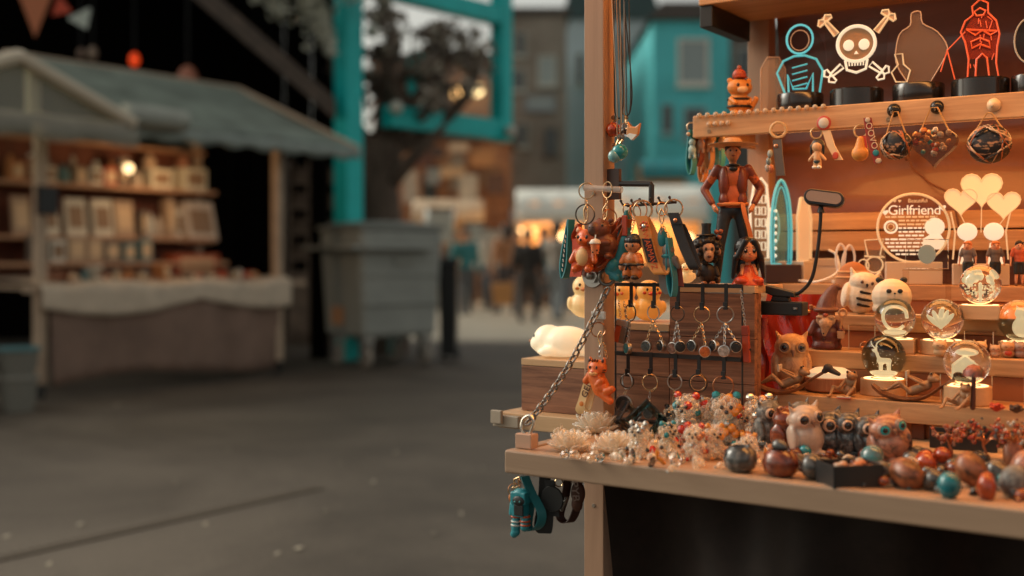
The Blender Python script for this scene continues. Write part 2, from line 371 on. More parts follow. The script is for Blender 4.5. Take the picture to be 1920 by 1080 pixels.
# hanging red lamp and lanterns, bunting
def hung_lamp(px, py, d, r, col, st, label):
    p = at_d(px, py, d); t = thing('hanging_lamp', label, 'lamp', (p.x, p.y, p.z-r))
    b = MB(); b.ell((0, 0, r), (r*.8, r*.8, r*1.15)); obj('lamp_shade', b, EM(col, st) if st else M(col, .5), t)
    b = MB(); b.tube([(0, 0, 2*r), (0, 0, 2*r+1.2)], .008, 6); obj('cord', b, BLACK, t)
hung_lamp(252, 112, 12.3, .065, (.8, .06, .01), .8, 'red glowing lamp hanging in the dark hall')
hung_lamp(152, 100, 12.5, .05, (.3, .2, .15), 0, 'dim lantern hanging left of the red lamp')
hung_lamp(174, 100, 12.5, .07, (.36, .26, .19), 0, 'larger dim lantern nearest the red lamp')
hung_lamp(352, 150, 11.7, .13, (.4, .14, .08), 0, 'round reddish paper lantern above the stall ridge')
def pennant(px, py, w, hh, d, m, label, tilt=0):
    p = at_d(px, py, d); s = d/FP; t = thing('pennant', label, 'bunting flag', p, TH, 'bunting under the hall roof')
    b = MB(); q = Tm(ry=tilt); b.prism([(-w*s/2, 0), (0, -hh*s), (w*s/2, 0)], -.004, .004, q); obj('cloth', b, m, t, smooth=0)
    b = MB(); b.bb(-w*s/2, w*s/2, -.008, .008, -.01, .02, q); obj('hem', b, m, t, smooth=0)
pennant(66, -20, 70, 90, 9.5, M((.5, .16, .07), .7), 'large orange bunting flag at the top left')
pennant(120, 10, 34, 30, 9.5, M((.55, .07, .03), .7), 'small red bunting flag beside the pale one', 50)
pennant(150, 28, 44, 30, 9.5, M((.5, .55, .5), .7), 'pale teal bunting flag right of the orange one', -25)

# ================================================================ far market stall
P1 = ud(pu(75, 8.7), 8.7); P2 = ud(pu(520, 10.7), 10.7); ld = (P2-P1).normalized(); RZ = math.atan2(ld.y, ld.x); LW = (P2-P1).length
STW = M((.5, .36, .25), .6, noise=.15, ns=5); TARP = M((.2, .235, .2), .45, noise=.35, ns=3, bump=.9, bs=4)
st = thing('market_stall', 'far canvas roofed market stall with a skirted table of goods', 'market stall', P1, RZ)
for x, y, hgt in ((0, 0, 2.2), (LW, 0, 2.2), (0, 1.5, 2.2), (LW, 1.5, 2.2)):
    m = MB(); m.bb(x-.04, x+.04, y-.04, y+.04, .12, hgt); o = obj('post', m, STW, st, smooth=0, bevel=.006)
    m = MB(); m.tor((x, y, .06), .045, .018, ax='x'); m.cyl((x, y, .06), .02, .06, 10); obj('caster', m, BLACK, o)
for x, y in ((2.1, .72), (.02, .72)):
    m = MB(); m.bb(x-.03, x+.03, y-.03, y+.03, .9, 2.3); obj('shelf_post', m, STW, st, smooth=0, bevel=.005)
m = MB(); m.bb(-.15, LW+.32, -.06, .0, .82, .87); obj('front_bar', m, STW, st, smooth=0, bevel=.006)
m = MB(); m.bb(-.05, LW+.05, 0.002, .8, .84, .87); obj('table_top', m, STW, st, smooth=0)
def skirt(u, v):
    x = .04+u*(LW-.06); w = sin(x*5.3+1.7*sin(x*2.1))+.5*sin(x*12.7+2*sin(x*4.1))
    return (x, -.07-.035*w*(1-v)**.8-.01*sin(x*31)*(1-v)**3, .1+.05*sin(x*2.1)*(1-v)+v*(.72))
m = MB(); m.plane_grid(skirt, 110, 8); o = obj('skirt', m, M((.24, .15, .11), .85, noise=.2, ns=3), st, smooth=180)
so = o.modifiers.new('solid', 'SOLIDIFY'); so.thickness = .004
def cover(u, v):
    x = -.05+u*(LW+.12)
    if v < .6: return (x, .75-v/.6*.86, .885+.02*sin(x*7)*sin(v*9)+.10*max(0, .5-v))
    k = (v-.6)/.4; dr = .15+.11*abs(sin(x*1.9+.4))
    return (x, -.115-.02*sin(x*15), .885-k*dr)
m = MB(); m.plane_grid(cover, 80, 14); o = obj('table_cover', m, M((.66, .53, .4), .8, noise=.12, ns=6), st, smooth=180)
so = o.modifiers.new('solid', 'SOLIDIFY'); so.thickness = .004
for z, y0, y1, nm in ((2.09, .66, .70, 'top_rail'), (1.71, .5, .8, 'shelf'), (1.27, .5, .8, 'shelf'), (1.05, .34, .55, 'shelf')):
    m = MB(); m.bb(-.3, 2.15, y0, y1, z-.035, z); obj(nm, m, M((.5, .27, .15), .6, noise=.2, ns=6), st, smooth=0, bevel=.004)
m = MB(); m.bb(-.3, 2.15, .82, .84, .88, 2.1); obj('back_cloth', m, M((.2, .065, .035), .8, noise=.3, ns=5), st, smooth=0)
# main roof: hipped canvas
zr, ze = 2.79, 2.15
def roof(pts): return [V(p) for p in pts]
rp = [(.25, .9, zr), (2.75, .9, zr), (3.18, -.35, ze), (.5, -.35, ze), (3.18, 2.15, ze), (.3, 2.15, ze)]
m = MB()
def bil(a, b, c, d): return lambda u, v: tuple((V(a)*(1-u)+V(b)*u)*(1-v)+(V(d)*(1-u)+V(c)*u)*v - V((0, 0, .05*sin(pi*v)*(.7+.3*sin(u*9)))))
m.plane_grid(bil(rp[0], rp[1], rp[2], rp[3]), 24, 8); m.plane_grid(bil(rp[1], rp[0], rp[5], rp[4]), 24, 8)
o = obj('canvas_roof', m, TARP, st, smooth=30); so = o.modifiers.new('solid', 'SOLIDIFY'); so.thickness = .01
m = MB(); m.plane_grid(lambda u, v: (.5+2.68*u, -.36-.012*sin(u*40), ze-.005-v*(.11+.015*sin(u*50))), 80, 2)
o = obj('valance', m, M((.28, .32, .29), .5, noise=.2, ns=8), st, smooth=60); so = o.modifiers.new('solid', 'SOLIDIFY'); so.thickness = .008
m = MB(); m.tube([rp[1], rp[2]], .025, 8); m.tube([rp[0], rp[1]], .02, 8); obj('roof_pole', m, STW, st)
m = MB(); m.tube([(.45, -.42, 2.2), (1.02, -.42, 2.2)], .09, 14); obj('rolled_blind', m, M((.36, .37, .32), .5, noise=.2, ns=6), st)
# glowing bulb on the shelf of far stall
p = at_d(241, 318, 9.75); t = thing('table_lamp', 'small lit bulb lamp on the upper shelf of the far stall', 'lamp', (p.x, p.y, 1.71), RZ)
m = MB(); m.lathe([(.035, 0), (.03, .01), (.01, .02), (.01, .09), (.02, .1)], seg=12); obj('base', m, BROWN, t)
m = MB(); m.ell((0, 0, .14), .04); obj('bulb', m, EM((1, .72, .36), 3), t)
pl = bpy.data.lights.new('bulb_light', 'POINT'); pl.energy = 8; pl.color = (1, .6, .3); pl.shadow_soft_size = .1
po = bpy.data.objects.new('bulb_light', pl); COL.objects.link(po); po.parent = t; po.location = (.3, -.3, .15)
# goods on far stall
LOC = Matrix.Translation(P1) @ Matrix.Rotation(RZ, 4, 'Z')
def good_box(x, y, z, w, d, h, m, label, group, cat='box', lid=True, tilt=0):
    p = LOC @ V((x, y, z)); t = thing('goods_box', label, cat, p, RZ, group)
    b = MB(); b.bb(-w/2, w/2, -d/2, d/2, 0, h, Tm(rx=tilt)); obj('box', b, m, t, smooth=0, bevel=.003)
    b = MB(); b.bb(-w*.36, w*.36, -d/2-.004, -d/2, h*.2, h*.8, Tm(rx=tilt)); obj('face_label', b, M((.3, .18, .1), .6) if sum(m.node_tree.nodes['Principled BSDF'].inputs['Base Color'].default_value[:3]) > 1.2 else CREAM, t, smooth=0)
def bottle(x, y, z, r, h, m, label, group):
    p = LOC @ V((x, y, z)); t = thing('goods_jar', label, 'jar', p, RZ, group)
    b = MB(); b.lathe([(r*.9, 0), (r, h*.1), (r, h*.6), (r*.45, h*.8), (r*.42, h*.9)], seg=10); obj('jar', b, m, t)
    b = MB(); b.cyl((0, 0, h*.9), r*.5, h*.1, 10); obj('lid', b, BROWN, t)
cols = [M((.62, .5, .38), .6), M((.5, .34, .22), .6), M((.36, .15, .08), .6), M((.7, .62, .5), .6), M((.2, .16, .13), .6), M((.6, .24, .08), .6), M((.5, .09, .04), .6), M((.74, .7, .6), .5), M((.12, .22, .22), .6)]
ord_ = ['first', 'second', 'third', 'fourth', 'fifth', 'sixth', 'seventh', 'eighth', 'ninth', 'tenth', 'eleventh', 'twelfth', 'thirteenth', 'fourteenth', 'fifteenth', 'sixteenth']
def row(x0, x1, y, z, n, hmin, hmax, kinds, where, gname, tilt=0, d=.1, fill=.85):
    rn = random.Random(hash(gname) % 1000 if False else len(gname)*7+n)
    dx = (x1-x0)/n
    for i in range(n):
        k = rn.choice(kinds); h = rn.uniform(hmin, hmax); x = x0+dx*(i+.5)
        cm = rn.choice(cols)
        if k == 'b': good_box(x, y, z, dx*rn.uniform(.6, fill), d, h, cm, f'{ord_[i]} small goods box from the left {where}', gname, tilt=tilt)
        else: bottle(x, y, z, dx*.36, h, cm, f'jar in {ord_[i]} place from the left {where}', gname)
row(.1, 1.4, .62, 1.71, 9, .1, .26, 'bbj', 'on the upper shelf of the far stall', 'goods on the far stall upper shelf')
for i, (x, w) in enumerate([(1.52, .22), (1.9, .26)]):
    good_box(x, .6, 1.71, w, .2, .17+.03*i, M((.72, .66, .5), .6), ['wide pale box under ornaments on the far upper shelf', 'widest pale box at the right end of the far upper shelf'][i], 'goods on the far stall upper shelf')
    bottle(x-.05, .62, 1.71+.17+.03*i, .06, .15, cols[1+i], ['brown jar standing on the wide pale box', 'rust jar standing on the widest pale box'][i], 'goods on the far stall upper shelf')
for i, x in enumerate([.22, .46, .72, .98, 1.2]):
    good_box(x, .6, 1.27, .2 if i else .16, .03, .32, M((.74, .68, .54), .6) if i in (1, 2, 3) else cols[1], f'{ord_[i]} framed print from the left on the middle shelf of the far stall', 'framed prints on the far stall', 'framed print', tilt=-8)
row(1.32, 1.8, .6, 1.27, 5, .2, .36, 'bj', 'on the middle shelf right of the prints', 'mixed goods on the middle shelf')
good_box(2.0, .58, 1.22, .34, .16, .38, M((.62, .5, .4), .6), 'large pale tilted display tray at the right of the far stall', 'mixed goods on the middle shelf', 'tray', tilt=-14)
good_box(1.85, .5, .92, .52, .16, .2, M((.42, .09, .03), .6), 'deep red box below the tilted tray', 'boxes on the far stall table')
row(.15, 1.35, .42, 1.05, 7, .16, .22, 'b', 'on the lowest shelf of the far stall', 'boxes on the far stall lowest shelf', d=.08, fill=.97)
row(.15, 1.4, .2, .90, 15, .04, .13, 'bbj', 'on the cream cloth of the far stall', 'small goods on the cream cloth', d=.16)
row(1.45, 2.3, .1, .90, 9, .04, .10, 'bj', 'at the right of the cream cloth', 'small goods on the right of the cream cloth', d=.14)
# hanging ornaments under far top rail
for i in range(8):
    x = .12+i*.2+random.uniform(-.04, .04); p = LOC @ V((x, .65, 1.86+random.uniform(-.03, .04))); t = thing('hanging_ornament', f'{ord_[i]} ornament from the left hanging from the top rail of the far stall', 'ornament', p, RZ, 'ornaments hanging from the far rail')
    b = MB(); b.ell((0, 0, .03), (.025, .025, .045), 10, 6); obj('pendant', b, random.choice(cols), t)
    b = MB(); b.tube([(0, 0, .07), (0, 0, 2.055-p.z)], .004, 5); obj('cord', b, BROWN, t)
# neighbouring stall with a gable of clear sheet at the far left
gs = thing('market_stall', 'neighbouring stall at far left with a translucent gable front', 'market stall', LOC @ V((-.45, -.45, 0)), RZ)
GP = M((.66, .56, .43), .6)
m = MB(); m.tube([(0, 0, 2.52), (.95, -.02, 2.13)], .05, 8); obj('gable_pole', m, GP, gs)
m = MB(); m.tube([(0, 0, 2.52), (-1.0, -.02, 2.13)], .05, 8); obj('gable_pole', m, GP, gs)
m = MB(); m.tube([(-1.0, .02, 2.1), (.95, .02, 2.1)], .03, 8); obj('tie_bar', m, GP, gs)
m = MB(); m.bb(.12, .2, .05, .12, 2.13, 2.44); obj('king_post', m, GP, gs, smooth=0)
m = MB(); m.prism([(-.97, 2.1), (.92, 2.1), (0, 2.5)], .03, .036); obj('clear_gable', m, CLEAR((.9, .9, .85), .16, .4), gs, smooth=0)
for sx in (1, -1):
    m = MB(); m.plane_grid(lambda u, v: (sx*(u*1.02), .02+1.6*v, 2.55-.40*u-.03*sin(pi*u)), 8, 4); o = obj('canvas_roof', m, CLEAR((.8, .82, .76), .13, .35), gs, smooth=60)
    so = o.modifiers.new('solid', 'SOLIDIFY'); so.thickness = .01
m = MB(); m.plane_grid(lambda u, v: (-1+2*u, -.03-.02*sin(u*30), 2.12-v*(.17+.02*sin(u*22))), 50, 2); o = obj('valance', m, CLEAR((.8, .78, .7), .32, .4), gs)
so = o.modifiers.new('solid', 'SOLIDIFY'); so.thickness = .008
m = MB(); m.bb(-1.2, .05, .5, 1.0, .8, .86); m.bb(-1.2, .05, .7, 1.0, 1.6, 1.63); obj('counter', m, cols[1], gs, smooth=0)
m = MB(); m.bb(-1.2, .05, .55, .6, 0, .8); obj('counter_front', m, M((.03, .018, .012), .8), gs, smooth=0)
for i in range(5):
    m = MB(); x = -1.1+i*.24; m.bb(x, x+.03, .66, .69, 1.0, 2.0); obj('upright', m, M((.32, .09, .04), .6), gs, smooth=0)
g0 = LOC @ V((-.45, -.45, 0))
gl = Matrix.Translation(g0) @ Matrix.Rotation(RZ, 4, 'Z')
for i in range(9):
    p = gl @ V((-1.1+i*.13, .7+.08*(i % 2), .86)); t = thing('goods_jar', f'{ord_[i]} jar from the left on the counter of the neighbouring stall', 'jar', p, RZ, 'jars on the neighbouring counter')
    b = MB(); h = random.uniform(.1, .3); b.lathe([(.045, 0), (.05, h*.2), (.05, h*.6), (.02, h*.8)], seg=10); obj('jar', b, random.choice(cols+[M((.45, .5, .46), .3)]), t)
    b = MB(); b.cyl((0, 0, h*.8), .025, h*.15, 10); obj('lid', b, STEEL, t)
p = gl @ V((-.1, .78, 1.63)); t = thing('figurine_bust', 'pale draped bust on the upper shelf at the far left', 'bust', p, RZ)
b = MB(); b.lathe([(.09, 0), (.1, .05), (.13, .2), (.17, .32), (.12, .38), (.05, .4), (.05, .45)], seg=14); obj('torso', b, M((.55, .44, .34), .6), t)
b = MB(); b.ell((0, -.01, .5), (.06, .07, .08)); obj('head', b, M((.5, .38, .29), .6), t)
p = at_d(80, 376, 8.65); t = thing('notice_board', 'small dark notice board tied to the left post of the far stall', 'sign', p-V((0, 0, .1)), RZ)
b = MB(); b.bb(-.08, .08, -.075, -.06, 0, .2); obj('board', b, BLACK, t, smooth=0); b = MB(); b.bb(-.09, .09, -.06, -.05, -.01, .21); obj('frame', b, BROWN, t, smooth=0)
# buckets stacked by far left post
for i, (px, py, r, h, z) in enumerate([(36, 775, .13, .24, 0), (36, 775, .14, .2, .24)]):
    q = at_z(35, 770, 0); t = thing('bucket', ['grey bucket at the bottom of the stack left of the far stall', 'teal rimmed bucket on top of the stack left of the far stall'][i], 'bucket', (q.x, q.y, z), 0, 'stacked buckets')
    b = MB(); b.lathe([(r*.78, 0), (r, h), (r*.93, h), (r*.72, .02)], seg=18); obj('pail', b, M((.2, .19, .16), .5), t)
    b = MB(); b.tor((0, 0, h), r, .012, ax='z'); obj('rim', b, M((.08, .22, .24), .4) if i else M((.3, .28, .24), .4), t)

# ================================================================ wheeled grey bin
bd = 11.3; BQ = ud(pu(705, bd), bd); BM = MOT(((.3, (.28, .285, .255)), (.5, (.34, .345, .31)), (.7, (.39, .39, .35))), 2.2, .5, .1)
bn = thing('wheeled_bin', 'large grey four wheeled waste bin with a flat lid and orange sticker', 'waste bin', ud(pu(714, 11.55), 11.55), TH+rad(38))
def frust(w0, d0, w1, d1, z0, z1): return [[(-w/2, -d/2, z), (w/2, -d/2, z), (w/2, d/2, z), (-w/2, d/2, z)] for w, d, z in ((w0, d0, z0), (w1, d1, z1))]
m = MB(); m.rings(frust(.86, .76, .96, .86, .3, 1.36)); obj('body', m, BM, bn, smooth=0, bevel=.05)
m = MB(); m.rings(frust(1.0, .9, 1.0, .9, 1.361, 1.40)); obj('rim', m, BM, bn, smooth=0, bevel=.015)
m = MB(); m.plane_grid(lambda u, v: (-.51+1.02*u, -.46+.92*v, 1.405+.05*sin(pi*u)**.5*sin(pi*v)**.5), 10, 10); o = obj('lid', m, M((.3, .31, .28), .5, noise=.2, ns=5), bn, smooth=60)
m = MB(); m.bb(-.62, -.485, -.5, .5, 1.16, 1.2); m.bb(-.5, .3, -.56, -.435, 1.16, 1.2); obj('lift_rail', m, BM, bn, smooth=0, bevel=.012)
for z in (.62, .9):
    m = MB(); m.bb(-.44, .44, -.428, -.40, z, z+.022); obj('rib', m, BM, bn, smooth=0, bevel=.01)
for x in (-.34, .34):
    for y in (-.28, .28):
        m = MB(); m.bb(x-.06, x+.06, y-.06, y+.06, .25, .305); m.bb(x-.055, x-.04, y-.035, y+.035, .08, .25); m.bb(x+.04, x+.055, y-.035, y+.035, .08, .25); o = obj('caster', m, STEEL, bn, smooth=0)
        m = MB(); m.tor((x, y, .11), .075, .035, ax='x'); m.bb(x-.03, x+.03, y-.05, y+.05, .06, .16); obj('tyre', m, M((.34, .29, .24), .7), o)
m = MB(); m.bb(-.478, -.462, -.05, .16, .42, .6); obj('sticker', m, M((.65, .32, .16), .6), bn, smooth=0)
m = MB(); m.bb(-.1, .12, -.436, -.43, 1.0, 1.1); obj('notice_label', m, M((.3, .3, .26), .6), bn, smooth=0)
q = ud(pu(842, 12.0), 12.0); t = thing('dark_bin', 'tall dark bin standing just behind the grey bin', 'waste bin', q, TH)
m = MB(); m.rings(frust(.16, .4, .2, .5, .06, 1.02)); obj('body', m, BLACK, t, smooth=0, bevel=.02); m = MB(); m.rings(frust(.24, .56, .22, .5, 1.02, 1.08)); obj('lid', m, BLACK, t, smooth=0, bevel=.01)
m = MB()
for s in (-1, 1): m.tor((s*.08, .18, .07), .055, .02, ax='x')
obj('wheel', m, RUBB, t)

# ================================================================ teal timber frame and tree
A = ud(-1.74, 12.1); B = ud(-.13, 14.0); fd = (B-A).normalized(); fz = math.atan2(fd.y, fd.x); fl = (B-A).length
tf = thing('teal_frame', 'tall teal painted frame of posts and beams beside the tree', 'frame', A, fz)
m = MB(); m.bb(-.115, .115, -.11, .11, 0, 5.4); obj('post', m, TEALP, tf, smooth=0, bevel=.01)
m = MB(); m.bb(fl-.1, fl+.1, -.1, .1, 2.5, 4.6); obj('hanging_post', m, TEALP, tf, smooth=0, bevel=.01)
m = MB(); m.bb(.55, fl-.102, -.09, .09, 2.52, 2.76); obj('lower_beam', m, TEALP, tf, smooth=0, bevel=.01)
m = MB(); m.bb(.132, fl-.102, -.09, .09, 3.93, 4.15); obj('upper_beam', m, TEALP, tf, smooth=0, bevel=.01)
m = MB(); m.tube([(.95, 0, 2.76), (1.02, 0, 3.4)], .09, 8); obj('strut', m, TEALP, tf)
for i, (x, z) in enumerate([(.55, 2.72), (fl-.02, 2.62), (.2, 3.5)]):
    m = MB(); m.ell((x, -.16, z), .075, 12, 8); m.tube([(x, -.16, z), (x, -.05, z)], .02, 6); obj('lamp_globe', m, M((.6, .6, .52), .3), tf)
BARK = MOT(((.3, (.05, .032, .022)), (.7, (.16, .11, .08))), 6, .9, .6, 0, (3, 3, .6))
T0 = ud(pu(712, 12.9), 12.9); tr = thing('bare_tree', 'gnarled dark tree with dry brown foliage behind the bin', 'tree', T0, TH)
m = MB(); m.tube(bez([(0, 0, 0), (.03, 0, .6), (0, 0, 1.3), (-.04, 0, 1.9), (.05, 0, 2.4)], 5), [.34-.006*i for i in range(21)], 10); obj('trunk', m, BARK, tr)
limbs = [[(.03, 0, 2.2), (-.3, .1, 2.6), (-.5, .1, 3.1), (-.6, .2, 3.6)], [(.03, 0, 2.3), (.3, -.1, 2.7), (.6, -.1, 3.1), (.95, 0, 3.5)], [(.05, 0, 2.3), (.5, .2, 2.5), (1.0, .3, 3.0), (1.1, .4, 3.5)], [(.05, 0, 2.3), (.02, .3, 3.0), (.2, .4, 3.6)], [(.3, -.1, 2.7), (.1, -.3, 3.2), (.2, -.4, 3.6)], [(0, 0, 1.8), (.4, -.2, 2.2), (.75, -.2, 2.55)]]
for l in limbs:
    q = bez(l, 6); m = MB(); m.tube(q, [.11-.08*i/len(q) for i in range(len(q))], 8); obj('limb', m, BARK, tr)
rn = random.Random(9)
for k in range(26):
    a0 = V((rn.uniform(-.2, .7), rn.uniform(-.2, .3), rn.uniform(2.4, 3.0))); e_ = a0+V((rn.uniform(-.6, .7), rn.uniform(-.3, .3), rn.uniform(.2, .8))); q = bez([a0, a0.lerp(e_, .5)+V((rn.uniform(-.12, .12), 0, rn.uniform(-.05, .12))), e_], 5)
    m = MB(); m.tube(q, [.03-.022*i/len(q) for i in range(len(q))], 6); obj('branch', m, BARK, tr)
rn = random.Random(3); m = MB(); m2 = MB()
def leaf(mb, c, s, rn):
    a = V((rn.gauss(0, 1), rn.gauss(0, 1), rn.gauss(0, 1))).normalized()*s; b = a.orthogonal().normalized()*s*.6
    c = V(c); mb.add([c-a, c+b, c+a, c-b], [(0, 1, 2, 3)])
cl = [(rn.uniform(-.32, 1.2), rn.uniform(-.5, .6), rn.uniform(2.8, 3.8), rn.uniform(.1, .22)) for _ in range(34)]
for x, y, z, r in cl:
    for k in range(42):
        v = V((rn.gauss(0, 1), rn.gauss(0, 1), rn.gauss(0, 1))).normalized()*r*rn.uniform(.3, 1); leaf(m if rn.random() < .7 else m2, (x+v.x*1.3, y+v.y, z+v.z*.8), rn.uniform(.035, .085), rn)
obj('crown', m, M((.19, .145, .11), .55, noise=.5, ns=2), tr, smooth=0, kind='stuff')
obj('pale_leaves', m2, M((.5, .44, .35), .4), tr, smooth=0, kind='stuff')
# ivy hanging along the roof edge
iv = thing('ivy_vine', 'pale leaved ivy trailing from the top of the teal post', 'plant', at_d(600, -60, 11.7), TH)
m = MB(); ms = MB(); s = 11.7/FP
for (x0, x1, y0, y1, n) in ((-65, -5, 20, 110, 330), (-25, 22, 20, 160, 420), (-112, -70, 30, 95, 130), (-135, -115, 30, 65, 40), (30, 130, 10, 70, 330)):
    for k in range(n):
        f = rn.random(); x = x0+(x1-x0)*(.25+.75*f if rn.random() < .8 else rn.random())+rn.gauss(0, 5); z = -(y0+(y1-y0)*f)+rn.gauss(0, 5)
        leaf(m, (x*s, rn.uniform(-.12, .12), z*s), rn.uniform(.03, .055), rn)
    ms.tube([(x0*s, 0, .05), ((x0+x1)/2*s, .02, -(y1*.5)*s), (x1*s, 0, -y1*s)], .008, 5)
obj('leaves', m, M((.46, .45, .36), .3, noise=.45, ns=9), iv, smooth=0, kind='stuff'); obj('stem', ms, BARK, iv)

# ================================================================ buildings beyond
def building(px0, px1, ytop, d, depth, m, label, wins=(), roofm=None, rz=0, ridge=0):
    u0, u1 = pu(px0, d), pu(px1, d); zt = CZ+(HY-ytop)/FP*d; w = u1-u0
    p = ud((u0+u1)/2, d); t = thing('town_building', label, 'building', p, TH+rad(rz))
    b = MB(); b.bb(-w/2, w/2, 0, depth, 0, zt); o = obj('wall', b, m, t, smooth=0)
    b = MB()
    if ridge: b.prism([(-w/2-.2, zt), (w/2+.2, zt), (w/2-.3, zt+ridge), (-w/2+.3, zt+ridge)], -.2, depth)
    else: b.bb(-w/2-.15, w/2+.15, -.15, depth, zt+.001, zt+.25)
    obj('roof', b, roofm or M((.09, .075, .065), .7), t, smooth=0)
    for (wx0, wx1, wy0, wy1, fm, gm) in wins:
        x0, x1 = pu(wx0, d)-(u0+u1)/2, pu(wx1, d)-(u0+u1)/2; z0, z1 = CZ+(HY-wy1)/FP*d, CZ+(HY-wy0)/FP*d; k = .09*(x1-x0)
        b = MB(); b.bb(x0, x1, -.06, -.002, z1-k, z1); b.bb(x0, x1, -.06, -.002, z0, z0+k); b.bb(x0, x0+k, -.06, -.002, z0+k, z1-k); b.bb(x1-k, x1, -.06, -.002, z0+k, z1-k)
        f = obj('window', b, fm, t, smooth=0)
        b = MB(); b.bb(x0+k, x1-k, -.03, -.004, z0+k, z1-k); obj('pane', b, gm, f, smooth=0)
        b = MB(); b.bb(x0-.05, x1+.05, -.14, -.002, z0-.1, z0-.001); obj('sill', b, fm, f, smooth=0)
    return t
STONE = MOT(((.3, (.24, .195, .155)), (.7, (.38, .32, .26))), .9, .8, .2); BLUEG = M((.5, .58, .6), .7, noise=.1, ns=.5); WF = M((.55, .54, .47), .6); DG = M((.09, .1, .1), .15)
PG = M((.38, .42, .4), .2)
building(938, 1062, 28, 42, 9, STONE, 'grey brown stone building in the middle distance', [(965, 985, 60, 105, WF, DG), (1008, 1044, 105, 160, WF, PG), (985, 1040, 180, 205, M((.3, .33, .34), .6), PG), (960, 985, 130, 170, WF, DG), (968, 990, 230, 275, WF, DG), (1020, 1045, 240, 290, M((.14, .12, .1), .6), DG)])
building(1060, 1232, 35, 52, 10, BLUEG, 'blue grey rendered building seen behind the stall post', [(1155, 1175, 60, 120, WF, DG), (1195, 1215, 60, 120, WF, DG), (1080, 1095, 100, 160, WF, DG)], roofm=M((.05, .09, .09), .7), ridge=1.5)
building(1224, 1368, 38, 40, 9, M((.1, .6, .64), .6, noise=.2, ns=.6), 'bright teal painted house with a white framed window', [(1270, 1330, 72, 160, M((.72, .72, .64), .5), M((.3, .36, .36), .15)), (1240, 1262, 195, 250, M((.3, .5, .5), .5), DG), (1280, 1325, 200, 262, M((.3, .5, .5), .5), DG)], ridge=.6)
b_ = building(1366, 1560, 60, 46, 9, M((.16, .13, .11), .7), 'dark brick building right of the teal house', [(1380, 1410, 90, 150, WF, DG)])
building(700, 945, 118, 33, 8, M((.42, .25, .17), .7, noise=.2, ns=1.2), 'pinkish rendered building behind the tree', [(770, 800, 150, 210, M((.05, .25, .26), .5), DG), (820, 845, 150, 205, WF, DG)])
sh = building(755, 958, 262, 29, 3.5, MOT(((.35, (.22, .09, .045)), (.5, (.45, .2, .09)), (.65, (.6, .34, .17))), 1.6, .7), 'orange brick shopfront under the teal beam', [(790, 822, 330, 380, M((.3, .12, .06), .6), DG), (845, 872, 290, 352, M((.5, .4, .3), .5), M((.45, .4, .32), .3)), (900, 938, 318, 350, M((.4, .2, .1), .6), M((.5, .3, .15), .3))])
for i, (px, py, c, k) in enumerate([(858, 176, (1, .55, .2), 2.2), (895, 170, (1, .75, .35), 3.5)]):
    p = at_d(px, py, 32.6); t = thing('wall_lamp', ['orange lit wall lamp on the pinkish building', 'brighter yellow wall lamp beside the orange one'][i], 'lamp', p, TH)
    b = MB(); b.ell((0, -.05, 0), .16, 12, 8); obj('globe', b, EM(c, k), t); b = MB(); b.bb(-.03, .03, 0, .39, .1, .16); obj('bracket', b, BLACK, t, smooth=0)
# awnings and food stalls
def awning(px0, px1, y0, y1, d, m, label, counter=None, warm=None):
    u0, u1 = pu(px0, d), pu(px1, d); w = u1-u0; p = ud((u0+u1)/2, d); t = thing('food_stall', label, 'market stall', p, TH)
    zt, zb = CZ+(HY-y0)/FP*d, CZ+(HY-y1)/FP*d
    b = MB(); b.plane_grid(lambda u, v: (-w/2+w*u, .9-.9*v*.6, zt-(zt-zb)*.45*v**1.5-.03*sin(u*20)*v), 16, 4); b.plane_grid(lambda u, v: (-w/2+w*u, .36, zt-(zt-zb)*(.45+.55*v)), 10, 2)
    o = obj('awning', b, m, t, smooth=60); so = o.modifiers.new('solid', 'SOLIDIFY'); so.thickness = .02
    for s in (-1, 1):
        b = MB(); b.bb(s*(w/2-.05)-.03, s*(w/2-.05)+.03, .38, .44, 0, zt-.3); obj('leg', b, STEEL, t, smooth=0)
    b = MB(); b.bb(-w/2, w/2, .5, 1.0, 0, .95); obj('counter', b, counter or M((.25, .13, .07), .6), t, smooth=0)
    b = MB(); b.bb(-w/2, w/2, 1.6, 1.65, 0, zt-.1); obj('back_panel', b, warm or M((.6, .32, .12), .6), t, smooth=0)
    return t, p, w, zb
AW = M((.88, .88, .8), .6)
stalls = [awning(968, 1115, 352, 418, 25, AW, 'food stall under the long white awning left of the post'), awning(1118, 1335, 345, 415, 26, AW, 'food stall with white awning behind the keyring rack'),
          awning(792, 850, 388, 428, 23, AW, 'small food stall with a white awning behind the bin', M((.5, .45, .36), .6)), awning(862, 945, 398, 436, 30, M((.6, .62, .56), .6), 'pale awning stall in the gap beyond the bin', M((.5, .5, .44), .6)),
          awning(770, 905, 372, 415, 27, M((.66, .5, .34), .6), 'cream awning stall in front of the orange shopfront', M((.4, .2, .1), .6)), awning(930, 1010, 392, 428, 33, M((.5, .55, .52), .6), 'small grey awning deep in the square'),
          awning(1205, 1300, 296, 334, 36, M((.04, .3, .33), .6), 'teal awning shop below the teal house')]
bul = [(0, -.3, .6), (0, .1, .62), (0, .38, .5), (1, -.3, .6), (1, .0, .6), (1, .35, .6), (2, 0, .5), (3, -.2, .5), (3, .25, .5), (0, -.45, .62)]
bd_ = ['left of centre under the long white awning', 'right of centre under the long white awning', 'near the post under the long white awning', 'left under the awning behind the rack', 'central under the awning behind the rack', 'right under the awning behind the rack', 'under the small white awning', 'at left under the pale awning', 'at right under the pale awning', 'at the left end of the long white awning']
